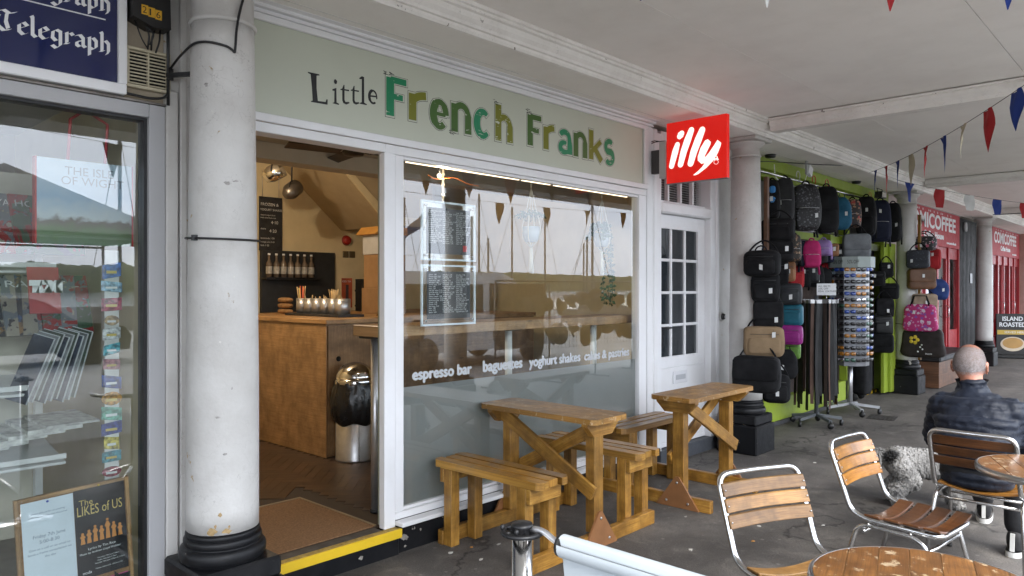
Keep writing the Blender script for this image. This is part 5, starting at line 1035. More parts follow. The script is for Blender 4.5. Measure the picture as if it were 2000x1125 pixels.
# more small stock crowding the rail and the column
rb = random.Random(21); kinds = ['pouch', 'backpack', 'shoulder', 'sack', 'pouch']; cl_n = [('black_cloth', 'black'), ('charcoal_cloth', 'charcoal'), ('navy_cloth', 'navy'), ('brown_leather', 'brown'), ('red_cloth', 'red'), ('floral_tan', 'floral'), ('black_cloth', 'plain black'), ('grey_leather', 'dark grey'), ('tan_leather', 'tan')]
ordn = ['first', 'second', 'third', 'fourth', 'fifth', 'sixth', 'seventh', 'eighth', 'ninth', 'tenth', 'eleventh', 'twelfth']
for row, (z, y, x0, n, st) in enumerate(((1.98, 3.36, 7.45, 12, .225), (1.72, 3.40, 7.35, 11, .21), (1.46, 3.40, 7.3, 6, .2))):
    for k in range(n):
        c_ = cl_n[rb.randrange(9)]; kd = kinds[rb.randrange(5)]; h = rb.uniform(.2, .28)
        bag(kd, x0 + k * st + rb.uniform(-.03, .03), y, z - h * .5 + rb.uniform(-.04, .04), rb.uniform(.17, .23), h, -66, c_[0], '%s small bag, %s from the left in the %s crowded row behind the stands' % (c_[1], ordn[k], ['upper', 'middle', 'lower'][row]), 'bag', 100 + row * 20 + k)
cords = MB().tube([(6.50, 3.05, .93), (6.56, 2.98, .965), (6.85, 3.02, .95), (6.86, 3.2, .95)], .004, 6); tag(cords.build('tie_cord', M('grey_cord', (.2, .2, .2), .8)), 'grey cord tied round the column above the laptop bag', 'cord')
for x, y, lab in ((6.87, 3.06, 'brown batten behind the bags on the nearer column'), (11.93, 3.0, 'pale wooden batten behind the handbags on the farther column')): tag(MB().box(x - .02, x + .02, y - .02, y + .02, .50, 2.62).build('batten', wood('brown_batten', [(.3, (.10, .045, .02)), (.7, (.19, .09, .045))], 20) if x < 7 else pine, None, .003), lab, 'batten')
# belts on a castor stand
def star_base(t, r, mat, n=5, ph=.3):
    for k in range(n):
        a = ph + k * 2 * math.pi / n; d = Vector((math.cos(a), math.sin(a), 0))
        MB().beam((0, 0, .12), d * r + Vector((0, 0, .085)), .035, .03).build('base_arm', mat, t); MB().cyl(tuple(d * r + Vector((0, 0, .06))), .012, .03, 8).build('castor_stem', blk, t)
        cw = MB(); cw.lathe([(.001, -.014), (.03, -.014), (.034, -.006), (.034, .006), (.03, .014), (.001, .014)], 14); o = cw.build('castor', blk, t); o.rotation_euler = (R_(90), 0, a + 1); o.location = d * r + Vector((0, 0, .034))
bs_ = thing('belt_stand', 'castor stand with a ring of hanging leather belts', 'stand', (8.45, 3.18, 0)); greyp = M('grey_plastic', (.11, .12, .13), .5)
star_base(bs_, .27, greyp); MB().cyl((0, 0, .10), .022, 1.36, 12).build('pole', greyp, bs_); MB().tube(arc((0, 0, 1.40), .18, 0, 2 * math.pi, 24)[:-1], .008, 6, True).build('ring', steel, bs_)
for k in range(4): MB().tube([(0, 0, 1.42), (.18 * math.cos(k * 1.57), .18 * math.sin(k * 1.57), 1.40)], .006, 6).build('spoke', steel, bs_)
sg_ = thing('belt_price_card', 'white price card on top of the belt stand', 'card', (8.40, 3.05, 1.47), R_(-62)); MB().box(-.10, .10, -.002, .002, 0, .13).build('card', white_print, sg_, .001); text('card_print', 'ALL BELTS\n50% OFF\nREAL LEATHER', .028, (-.085, -.0028, .09), letter_black, sg_); MB().tube([(0, 0.004, -.06), (0, 0.004, 0)], .004, 6).build('card_stem', steel, sg_)
bcol = [(.006, .006, .006), (.008, .008, .008), (.022, .011, .007), (.07, .028, .012), (.13, .13, .125), (.008, .008, .012)]; bn_ = ['black', 'glossy black', 'dark brown', 'tan brown', 'pale grey', 'blue black']
for k in range(44):
    a = k * 2 * math.pi / 44 + .05; c_ = [0, 1, 4, 0, 2, 0, 5, 3, 0, 1, 0, 2, 0, 3, 0, 1][k % 16]; d = Vector((math.cos(a), math.sin(a), 0)); s = Vector((-d.y, d.x, 0))
    b_ = thing('belt', '%s leather belt hanging on the castor stand' % bn_[c_], 'belt', (8.45 + d.x * (.185 + .03 * (k % 2)), 3.18 + d.y * (.185 + .03 * (k % 2)), 1.39), 0, '%s belts on the stand' % bn_[c_]); L = rnd.uniform(1.02, 1.2); yaw = a + math.pi / 2 + rnd.uniform(-.7, .7); s = Vector((math.cos(yaw), math.sin(yaw), 0)); bmx = M('belt_' + bn_[c_].replace(' ', '_'), bcol[c_], .6, var=.2)
    q = MB(); wv = rnd.uniform(-.03, .03)
    def bf(u, v, s=s, L=L, wv=wv): return Vector((0, 0, -L * u)) + s * (.018 * (v - .5) * 2) + s * wv * math.sin(u * 2.5) + d * .012 * u
    q.grid(bf, 8, 1); q.grid(lambda u, v: bf(u, 1 - v) + d * .003, 8, 1); q.build('strap', bmx, b_); MB().obox((0, 0, .01), s * .022, (0, 0, .02), d * .004).build('buckle', zipm, b_)
# sunglasses carousel
ss = thing('sunglasses_stand', 'silver carousel stand of sunglasses with a discount header', 'stand', (9.55, 3.18, 0)); silver = M('silver_panel', (.24, .245, .26), .35, .6)
star_base(ss, .33, M('pale_grey_metal', (.4, .41, .43), .4, .3), 5, .1); MB().cyl((0, 0, .10), .03, .55, 14).build('pole', alu, ss); MB().lathe([(.001, .60), (.215, .60), (.215, 1.80), (.001, 1.80)], 10, smooth=False).build('carousel_core', silver, ss)
hdm = M('header_green_grey', (.27, .31, .29), .5); a0 = math.atan2(-3.18, -9.55)
MB().lathe([(.25, 1.80), (.28, 1.80), (.28, 1.93), (.25, 1.93)], 10, smooth=False).build('header_box', hdm, ss)
MB().obox((math.cos(a0 - 1.0) * .24, math.sin(a0 - 1.0) * .24, 1.22), (.003, 0, 0), (0, .03, 0), (0, 0, .55)).build('mirror_strip', M('pale_blue_mirror', (.5, .62, .72), .1, .5), ss)
for da in (-.5, .12): 
    a = a0 + da; o = text('header_print', '50% OFF', .06, (0, 0, 0), letter_black, ss, fit=(.13, .045)); o.rotation_euler = (0, 0, a + math.pi / 2); sdv = Vector((-math.sin(a), math.cos(a), 0)); o.location = Vector((math.cos(a), math.sin(a), 0)) * .284 - sdv * .065 * 1 + Vector((0, 0, 1.845))
gm = [M('lens_black', (.012, .012, .014), .08, coat=.5), M('lens_blue', (.02, .06, .3), .08, coat=.5), M('lens_amber', (.4, .16, .02), .1, coat=.5), M('lens_green', (.03, .09, .06), .1, coat=.5), M('lens_mirror', (.5, .5, .55), .06, .9)]
gmesh = []
for m_ in gm:
    q = MB()
    for s in (-1, 1):
        q.sq((s * .034, 0, 0), .030, .006, .022, .7, 10, 6); q.tube([(s * .066, 0, .012), (s * .072, .05, .008), (s * .070, .11, -.004)], .0025, 4)
    q.tube([(-.01, -.003, .008), (.01, -.003, .008)], .003, 5); me_ = q.mesh('sunglasses'); me_.materials.append(m_); gmesh.append(me_)
gnm = ['black', 'blue', 'amber', 'green', 'mirrored']
for row in range(16):
    for cidx in range(7):
        a = a0 + (cidx - 3) * .5; z = .68 + row * .073; g_ = rnd.choice([0, 0, 0, 0, 1, 2, 3, 4]); o = bpy.data.objects.new('sunglasses', gmesh[g_]); col.objects.link(o)
        o.location = (9.55 + math.cos(a) * .255, 3.18 + math.sin(a) * .255, z); o.rotation_euler = (rnd.uniform(-.1, .1), rnd.uniform(-.08, .08), a + math.pi / 2); tag(o, 'pair of %s lensed sunglasses on the silver carousel' % gnm[g_], 'sunglasses', '%s sunglasses on the carousel' % gnm[g_])
for i in range(15):
    MB().lathe([(.22, .65 + i * .073), (.232, .652 + i * .073), (.22, .654 + i * .073)], 10, smooth=False).build('display_bar', blk, ss)
# other stock by the door and fittings overhead
wb_ = thing('trolley_bag', 'black wheeled trolley bag standing in the green doorway', 'trolley bag', (10.75, 3.42, 0)); MB().sq((0, 0, .34), .16, .1, .26, .35, 18, 10, .02, 3).build('body', cloths['black_cloth'], wb_); MB().tube([(-.1, .06, .1), (-.1, .09, .95), (.1, .09, .95), (.1, .06, .1)], .009, 6).build('pull_handle', steel, wb_)
for s in (-1, 1): q = MB(); q.lathe([(.001, -.01), (.05, -.01), (.05, .01), (.001, .01)], 14); o = q.build('wheel', rubber, wb_); o.rotation_euler = (0, R_(90), 0); o.location = (s * .14, .06, .05)
hz = thing('hazard_strip', 'yellow and black striped edging along the green shop doorstep', 'edging', (10.5, 3.56, 0)); 
for k in range(16): MB().obox((.05 + k * .09, 0, .02), (.0445, 0, 0), (0, .025, .0), (0.012, 0, .02)).build('stripe', yellow if k % 2 else M('hazard_black', (.02, .02, .02), .6), hz)
dr = thing('drain_cover', 'dark iron drain cover set in the paving', 'drain', (9.45, 2.78, 0), R_(8)); MB().box(-.17, .17, -.15, .15, .001, .005).build('plate', M('cast_iron', (.04, .036, .033), .7, .3, var=.3), dr)
for k in range(6): MB().box(-.14, .14, -.125 + k * .044, -.105 + k * .044, .0052, .008).build('rib', MATS['cast_iron'], dr)
fl_ = thing('flood_light', 'small flood light on a wire bracket over the green door', 'lamp', (11.0, 3.25, 2.80)); MB().prism([(-.1, 0), (-.07, .09), (.07, .09), (.1, 0)], (0, -.04, 0), (1, 0, 0), (0, 0, 1), (0, .1, 0)).build('housing', blk, fl_, .004); MB().box(-.085, .085, -.045, -.0405, .01, .075).build('lens', M('flood_lens', (.55, .53, .48), .2), fl_); MB().tube([(-.11, 0, .05), (-.11, .02, .13), (.11, .02, .13), (.11, 0, .05)], .005, 6).build('bracket', blk, fl_)
wf = thing('wifi_antenna', 'white wall aerial panel over the hanging bags', 'aerial', (8.35, 3.22, 2.82)); MB().obox((0, 0, .05), (.02, 0, .05), (.05, .0, -.02), (0, .02, 0)).build('panel', white_print, wf, .003); MB().box(-.1, -.06, -.01, .01, 0, .148).build('arm', M('aerial_grey', (.4, .4, .4), .5), wf)
cable('white cable looping from the aerial over the bags', [(8.36, 3.24, 2.86), (8.28, 3.26, 2.70), (8.0, 3.3, 2.66), (7.62, 3.3, 2.72), (7.60, 3.3, 2.86)], .005, white_print)
cable('black cable strung from the moulding to the green shop head', [(9.0, 3.02, 2.985), (8.4, 3.1, 2.93), (7.6, 3.38, 2.90), (7.3, 3.43, 2.86)], .005)
for k, x in enumerate((7.62, 10.3)): tag(MB().lathe([(.001, 0), (.06, .0), (.05, -.03), (.001, -.035)], 16, (x, 3.35, 2.969)).build('ceiling_puck', blk), ['black puck fitting on the soffit near the bag hung column', 'black puck fitting on the soffit near the flood light'][k], 'fitting')

# ------------------------------------------------------------------ red coffee house beyond
redp = painted('red_gloss_paint', (.36, .012, .018), .35, (.16, .03, .03), .35); redsign = painted('red_sign_panel', (.40, .025, .035), .5, (.3, .04, .05), .2)
for k, (x0, x1, tx) in enumerate(((12.56, 16.62, 12.95), (19.75, 23.2, 19.95))):
    rs = thing('coffee_house_shopfront', ['red coffee house shopfront seen past the handbags', 'farther red coffee house shopfront beyond the bare column'][k], 'shopfront', (x0, 3.47, 0)); Wd = x1 - x0
    MB().box(0, Wd, 0, .03, 2.31, 2.955).build('sign_panel', redsign, rs); MB().box(0, Wd, -.03, .02, 2.956, 2.968).build('sign_cornice', oldwhite, rs)
    ox = tx - x0
    text('sign_lettering', 'COMICOFFEE', .4, (ox, -.002, 2.60), white_print, rs, fit=(3.35 if k == 0 else 2.75, .27), off=.012); text('sign_lettering', 'Coffee House', .2, (ox + (1.1 if k == 0 else .75), -.002, 2.435), white_print, rs, fit=(1.35 if k == 0 else 1.2, .12), off=.01); text('sign_lettering', 'www.comicoffee.uk', .1, (ox + (2.65 if k == 0 else 2.2), -.002, 2.37), white_print, rs, fit=(.75 if k == 0 else .6, .05), off=.006)
    text('sign_lettering', 'i i ii i  ii i i ii  i i', .06, (ox + .2, -.002, 2.89), white_print, rs, fit=(2.8, .035))
    n = 5; sw = Wd / n
    for i in range(n + 1): MB().box(i * sw - (.05 if i else 0), i * sw + (.05 if i < n else 0), .0, .09, 0, 2.309).build('red_post', redp, rs, .004)
    for i in range(n):
        MB().box(i * sw + .0505, (i + 1) * sw - .0505, .03, .08, .0, .75 if i not in (1, 3) else .28).build('red_panel', redp, rs, .004); MB().box(i * sw + .0505, (i + 1) * sw - .0505, .03, .08, 2.1, 2.3088).build('red_rail', redp, rs, .004)
        MB().box(i * sw + .0505, (i + 1) * sw - .0505, .05, .056, .2805 if i in (1, 3) else .7505, 2.0995).build('pane', clear2, rs)
        if i in (1, 3): MB().box(i * sw + .051, i * sw + .14, .022, .09, .2805, 2.0995).build('door_stile', redp, rs, .004); MB().box((i + 1) * sw - .14, (i + 1) * sw - .051, .022, .09, .2805, 2.0995).build('door_stile', redp, rs, .004); MB().tube([((i + 1) * sw - .16, .02, 1.0), ((i + 1) * sw - .16, -.03, 1.02), ((i + 1) * sw - .16, -.03, 1.2), ((i + 1) * sw - .16, .02, 1.22)], .008, 6).build('door_handle', steel, rs)
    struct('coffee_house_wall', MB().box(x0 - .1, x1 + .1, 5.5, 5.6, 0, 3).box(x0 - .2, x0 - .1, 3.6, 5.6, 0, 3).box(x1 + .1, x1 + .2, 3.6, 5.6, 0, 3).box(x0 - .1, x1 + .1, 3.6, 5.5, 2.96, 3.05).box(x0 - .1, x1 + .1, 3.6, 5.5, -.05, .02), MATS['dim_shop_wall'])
sh = thing('slatted_shutter', 'dark vertical slatted shutter between the two red shopfronts', 'shutter', (16.64, 3.5, 0)); MB().box(0, 3.1, .06, .12, 0, 2.968).build('backing', M('shutter_back', (.012, .012, .013), .8), sh)
for k in range(26): MB().box(.03 + k * .118, .10 + k * .118, .0, .055, .02, 2.9).build('slat', M('shutter_slat', (.010, .010, .011), .6), sh, .004)
MB().box(1.0, 1.2, -.012, -.001, 1.65, 1.85).build('notice_plate', M('notice_grey', (.3, .31, .32), .5), sh); MB().sq((.5, -.03, 2.78), .04, .03, .1, .6, 10, 8).build('bracket_lamp', white_print, sh)
tag(MB().box(23.25, 24.2, 3.35, 3.62, 0, 2.968).build('wall_pier', M('salmon_render', (.5, .3, .25), .8)), 'salmon painted pier at the far end of the arcade', 'wall'); tag(MB().cyl((23.32, 3.3, 0), .05, 2.9, 12).build('drain_pipe', white_print), 'white drain pipe on the far salmon pier', 'pipe')
bb = thing('box_bench', 'long pine box bench with a black cushion beyond the column', 'bench', (12.72, 2.93, 0))
for k in range(2): MB().box(0, 2.2, 0, .4, .01 + k * .2, .2095 + k * .2).build('plank', MATS['brown_batten'], bb, .003)
MB().box(-.03, 2.24, -.03, .43, .4105, .50).build('cushion', M('black_cushion', (.008, .008, .009), .5, bump=.2), bb, .02)
cr_ = thing('pine_screen', 'stacked pine planter boards behind the box bench', 'planter', (13.6, 3.34, 0))
for k in range(5): MB().box(0, .75, 0, .12, .01 + k * .2, .2055 + k * .2).build('board', pine, cr_, .004)
ab = thing('advertising_board', 'far A-board advertising island roasted coffee with a cup picture', 'signboard', (19.5, 3.05, 0), R_(-62))
MB().box(-.36, .36, -.18, .22, .0, .07).build('base', rubber, ab, .02); MB().box(-.32, .32, -.02, .02, .0705, .98).build('panel', M('board_black', (.009, .007, .006), .4), ab, .006)
MB().box(-.3, .3, -.0225, -.0205, .52, .62).build('yellow_band', M('band_yellow', (.55, .36, .05), .5), ab); text('board_print', 'ISLAND', .16, (-.2, -.0215, .82), white_print, ab, fit=(.4, .10), bold=.012); text('board_print', 'ROASTED', .16, (-.26, -.0215, .69), white_print, ab, fit=(.52, .10), bold=.012); text('board_print', 'SERVED HERE', .07, (-.16, -.0235, .548), white_print, ab, fit=(.4, .045))
MB().prism([(.24 * math.cos(a * .2618), .31 + .16 * math.sin(a * .2618)) for a in range(24)], (0, -.0215, 0), (1, 0, 0), (0, 0, 1), (0, -.002, 0)).build('cup_print', M('cup_cream', (.6, .5, .38), .5), ab); MB().prism([(.2 * math.cos(a * .2618), .33 + .12 * math.sin(a * .2618)) for a in range(24)], (0, -.024, 0), (1, 0, 0), (0, 0, 1), (0, -.001, 0)).build('coffee_print', M('coffee_tan', (.45, .25, .07), .5), ab)
ft = thing('cafe_table', 'small pine table beside the far A-board', 'table', (20.6, 3.1, 0)); MB().box(-.3, .3, -.3, .3, .72, .76).build('table_top', pine, ft, .004); 
for sx_ in (-1, 1):
    for sy_ in (-1, 1): MB().box(sx_ * .26 - .025, sx_ * .26 + .025, sy_ * .26 - .025, sy_ * .26 + .025, 0, .7195).build('leg', pine, ft)
fc = thing('cafe_chair', 'red chair behind the far A-board', 'chair', (19.9, 3.3, 0)); MB().box(-.2, .2, -.2, .2, .43, .46).build('seat', redp, fc, .01); MB().box(.17, .2, -.2, .2, .4605, .85).build('backrest', redp, fc, .01)
for sx_ in (-1, 1):
    for sy_ in (-1, 1): MB().cyl((sx_ * .17, sy_ * .17, 0), .014, .43, 8).build('leg', redp, fc)

# ------------------------------------------------------------------ bunting
fcol = {'r': M('flag_red', (.34, .014, .016), .8), 'b': M('flag_blue', (.008, .03, .19), .8), 'w': M('flag_white', (.62, .62, .6), .8), 'c': M('flag_cream', (.48, .43, .31), .8)}
def bunting(label, p0, p1, sag, seq, start, step, ragged=False, seed=1):
    r = random.Random(seed); p0 = Vector(p0); p1 = Vector(p1); t = thing('bunting', label, 'bunting', p0); d = p1 - p0; L = d.length
    def at(s): f = s / L; return d * f + Vector((0, 0, -4 * sag * f * (1 - f)))
    MB().tube([at(L * i / 40) for i in range(41)], .0025, 5).build('cord', M('bunting_cord', (.06, .05, .05), .8), t)
    for k, c in enumerate(seq):
        s0 = start + k * step; wv = r.uniform(-.022, .022); ph_ = r.choice((-1, 1)) * r.uniform(.03, .085); ln = .29 * r.uniform(.9, 1.08); wd_ = .17
        if s0 + wd_ > L: break
        a, b = at(s0), at(s0 + wd_); ax = (b - a); nrm = Vector((-ax.y, ax.x, 0)).normalized()
        tip = .0 if not ragged else .5
        def fn(u, v, a=a, ax=ax, nrm=nrm, wv=wv, ph_=ph_, ln=ln, tip=tip):
            q = .5 + (u - .5) * (1 - v * (1 - tip)) if tip else .5 + (u - .5) * (1 - v * .98)
            return a + ax * q + Vector((0, 0, -ln * v * (1 if not tip else .8))) + nrm * ((wv * math.sin(v * 2.2)) + (u - .5) * ph_ * min(1, 2.5 * v) * (1 - v * .98 * (1 - tip)) + .012 * math.sin(6 * u + 5 * v) * (1 - v)) + ax * wv * v
        q = MB(); q.grid(fn, 6, 8); q.build('flag', fcol[c], t)
    return t
bunting('string of red, white and blue flags rising to the right over the arcade', (9.6, 2.97, 2.965), (3.88, -.17, 2.95), .12, 'brbcrbcrbcrbcrbwr', .25, .50, seed=3)
bunting('frayed string of flags sagging across the far bays', (10.45, 2.9, 2.96), (16.9, -.15, 2.96), .22, 'brwbrwbrwbrw', .15, .56, True, 5)
bunting('string of flags overhead near the photographer', (.55, 2.9, 2.96), (4.1, -.15, 2.96), .10, 'rbwrbwrbw', .25, .47, False, 8)
bunting('string of flags along the front beam behind the photographer', (1.0, -.16, 2.93), (12.2, -.16, 2.93), .2, 'rbwrbwrbwrb', .3, 1.0, False, 9)
fl2 = MB(); fl2.tube([(17.0, 3.0, 2.985), (16.95, .2, 2.985)], .008, 6)
fb_ = tag(fl2.build('light_cable', blk), 'black lighting cable stapled along the far cross beam', 'cable')
for k in range(3): tag(MB().tube(arc((16.93, 2.2 - k * .75, 2.90), .04, 0, 2 * math.pi, 12, (0, 1, 0), (0, 0, 1))[:-1], .008, 5, True).build('ring_hook', blk), 'ring hook hanging below the far cross beam', 'hook', 'ring hooks under the beam')
# ------------------------------------------------------------------ pine picnic sets
ply = M('brown_plywood', (.24, .105, .038), .6, var=.15, vs=8); boltm = M('galvanised_bolt', (.45, .45, .45), .35, .9); chalkend = M('sawn_end_grain', (.38, .2, .07), .8, var=.2, vs=30)
top_worn = wood('worn_table_pine', [(.25, (.25, .115, .020)), (.5, (.42, .22, .048)), (.78, (.56, .335, .098))], 18, .45, .2, wear=(.45, .33, .2))
def picnic(label, loc, rz, benches, tx=0, ends=(-.62, .62)):
    t = thing('picnic_set', label, 'picnic table', loc, rz, 'pine picnic sets along the shopfront')
    E_ = .355
    for s in (-1, 1):
        MB().box(ends[0], ends[1], s * E_ - .0225, s * E_ + .0225, 0, .088).build('ground_board', pine, t, .004)
    for bx_ in benches:
        b = MB(); b.box(0, 0.001, 0, .001, 0, .001)
        for k in (-1, 0, 1):
            x = bx_ + k * .094; L = .435 if k else .42
            q = MB(); r = .03; hw_ = .038
            if k == 0: q.box(x - hw_, x + hw_, -L, L, .463, .505)
            else:
                o = k; pts = [(x - o * hw_, -L), (x + o * (hw_ - r), -L), (x + o * hw_, -L + r), (x + o * hw_, L - r), (x + o * (hw_ - r), L), (x - o * hw_, L)]
                if o < 0: pts = pts[::-1]
                q.prism([(p[1], p[0]) for p in pts], (0, 0, .463), (0, 1, 0), (1, 0, 0), (0, 0, .042))
            q.build('seat_slat', pine, t, .004)
        for s in (-1, 1):
            y1 = s * (E_ - .0225); y2 = s * (E_ - .0925)
            for sx in (-1, 1):
                xo = bx_ + sx * .098; MB().box(xo - .034, xo + .034, min(y1, y1 - s * .07), max(y1, y1 - s * .07), .0, .4625).build('bench_leg', pine, t, .004)
            ya = s * (E_ + .0); MB().box(bx_ - .132, bx_ + .132, min(ya - s * .022, ya + s * .012), max(ya - s * .022, ya + s * .012), .375, .4625).build('apron', pine, t, .004)
    # table
    TL, TW = .475, .175
    pts = [(-TW, -TL + .03), (-TW + .03, -TL), (TW - .03, -TL), (TW, -TL + .03), (TW, TL - .03), (TW - .03, TL), (-TW + .03, TL), (-TW, TL - .03)]
    for k in range(4):                                              # four boards glued edge to edge
        xa, xb = -TW + k * TW / 2, -TW + (k + 1) * TW / 2 - .001
        c = [(xa, -TL + (.03 if k == 0 else 0)), (xa + (.03 if k == 0 else 0), -TL), (xb - (.03 if k == 3 else 0), -TL), (xb, -TL + (.03 if k == 3 else 0)), (xb, TL - (.03 if k == 3 else 0)), (xb - (.03 if k == 3 else 0), TL), (xa + (.03 if k == 0 else 0), TL), (xa, TL - (.03 if k == 0 else 0))]
        cc = [];
        for p in c:
            if not cc or (abs(p[0] - cc[-1][0]) + abs(p[1] - cc[-1][1]) > 1e-5): cc.append(p)
        if abs(cc[0][0] - cc[-1][0]) + abs(cc[0][1] - cc[-1][1]) < 1e-5: cc.pop()
        MB().prism([(p[1], p[0]) for p in cc], (tx, 0, .760), (0, 1, 0), (1, 0, 0), (0, 0, .032)).build('top_board', top_worn, t, .0015)
    for s in (-1, 1):
        MB().prism([(-.155, .0), (-.155, -.02), (-.09, -.085), (.09, -.085), (.155, -.02), (.155, 0)], (tx, s * (E_ + .02) - .0225 + s * .012, .7595), (1, 0, 0), (0, 0, 1), (0, .045, 0)).build('cleat', pine, t, .003)
        ya = s * E_; MB().box(tx - .045, tx + .045, ya - .034 - s * .012, ya + .034 - s * .012 - (.0 if s > 0 else 0), .0885, .674 + 0).build('table_leg', pine, t, .004)
        yo = s * (E_ + .0228)
        MB().prism([(-.17, .0), (.17, .0), (.014, .215), (-.014, .215)], (tx, yo, .002), (1, 0, 0), (0, 0, 1), (0, s * .014, 0)).build('gusset', ply, t, .002)
        for (x, z) in ((-.085, .04), (.085, .04), (0, .175)):
            q = MB(); q.lathe([(.001, .006), (.008, .004), (.01, 0), (.001, 0)], 10); o = q.build('bolt', boltm, t); o.rotation_euler = (R_(90) if s < 0 else R_(-90), 0, 0); o.location = (tx + x, yo + s * .0142, z + .002)
        br = MB(); x = tx + s * .0475 + s * .015
        br.beam((x, -s * .375, .735), (x, s * .385, .33), .028, .085, (0, 0, 1)); br.build('brace', pine, t, .003)
    return t
picnic('pine picnic set with two benches in front of the cafe window', (3.575, 3.005, 0), 0, (-.475, .475), 0, (-.615, .615))
picnic('pine picnic set with one bench in front of the panelled door', (4.985, 2.70, 0), R_(90), (.545,), 0, (-.25, .68))
# ------------------------------------------------------------------ barrier
br_ = thing('canvas_barrier', 'grey canvas cafe barrier slung between steel posts', 'barrier', (1.37, 1.245, 0))
canvas = NT('barrier_canvas'); canvas.base(canvas.ramp(canvas.noise(canvas.coord(), 4, 4), [(.3, (.44, .49, .52)), (.7, (.53, .57, .60))])); canvas.set(Roughness=.55); canvas.bump(canvas.noise(canvas.coord(), 300, 2), .1, .002); canvas = canvas.m
for dy in (0, -1.52):
    MB().cyl((.0, dy, .012), .026, .918, 24).build('post', steel, br_); MB().lathe([(.001, 0), (.17, 0), (.165, .012), (.04, .02), (.001, .02)], 28, (0, dy, 0)).build('base_plate', steel, br_)
    MB().lathe([(.001, .93), (.02, .93), (.024, .937), (.024, .948), (.028, .952), (.026, .960), (.001, .962)], 24, (0, dy, 0)).build('cap', blk, br_)
    MB().tube(arc((0, dy, .938), .049, 0, 2 * math.pi, 32)[:-1], .0065, 8, True).build('cap_ring', blk, br_)
    for k in range(8): a = k * math.pi / 4 + .2; MB().tube([(.022 * math.cos(a), dy + .022 * math.sin(a), .936), (.047 * math.cos(a), dy + .047 * math.sin(a), .938)], .004, 6).build('cap_spoke', blk, br_)
    for a in (2.5, 3.6): MB().sq((.05 * math.cos(a), dy + .05 * math.sin(a), .952), .006, .006, .008, 1, 8, 6).build('cap_lug', blk, br_)
dy = -.03
MB().tube(fillet([(.01, -.02, .948), (.016, -.055, .95), (.02, -.088, .932), (.02, -.115, .926)], .02), .008, 8).build('hook', alu, br_); MB().cyl((.02, -.10, .905), .010, .022, 10).build('thumb_screw', alu, br_)
MB().tube([(.02, -.108, .925), (.02, -.118, .925)], .027, 16).build('end_collar', rubber, br_)
MB().tube([(.02, -.112, .925), (.02, -1.42, .925)], .012, 10).build('cross_bar', alu, br_)
def cf(u, v):
    yy = -.116 - 1.29 * v
    if u < .32:
        a = u / .32 * 2 * math.pi * .92 - .3; r = .027 - .002 * math.sin(v * 3); return (.02 + r * math.cos(a + math.pi), yy, .925 + r * math.sin(a + math.pi) * 1.05)
    k = (u - .32) / .68; pull = math.exp(-v * 9) * .025 * math.sin(math.pi * min(1, k * 1.3))
    return (.02 + .006 * math.sin(k * 7 + v * 5) * min(1, k * 5) + .012 * math.exp(-v * 7) * math.sin(k * 26) * min(1, k * 6), yy + pull - .03 * math.exp(-v * 12) * math.sin(k * math.pi), .897 - .75 * k)
MB().grid(cf, 70, 90).build('canvas', canvas, br_)
MB().tube([(.02 - .004, -.145 - 1.25 * i / 30, .835 + .002 * math.sin(i)) for i in range(31)], .0016, 5).build('hem_stitch', M('stitch_grey', (.32, .36, .39), .8), br_)
MB().tube([(.02, -.13, .147), (.02, -1.42, .147)], .012, 8).build('bottom_bar', alu, br_)
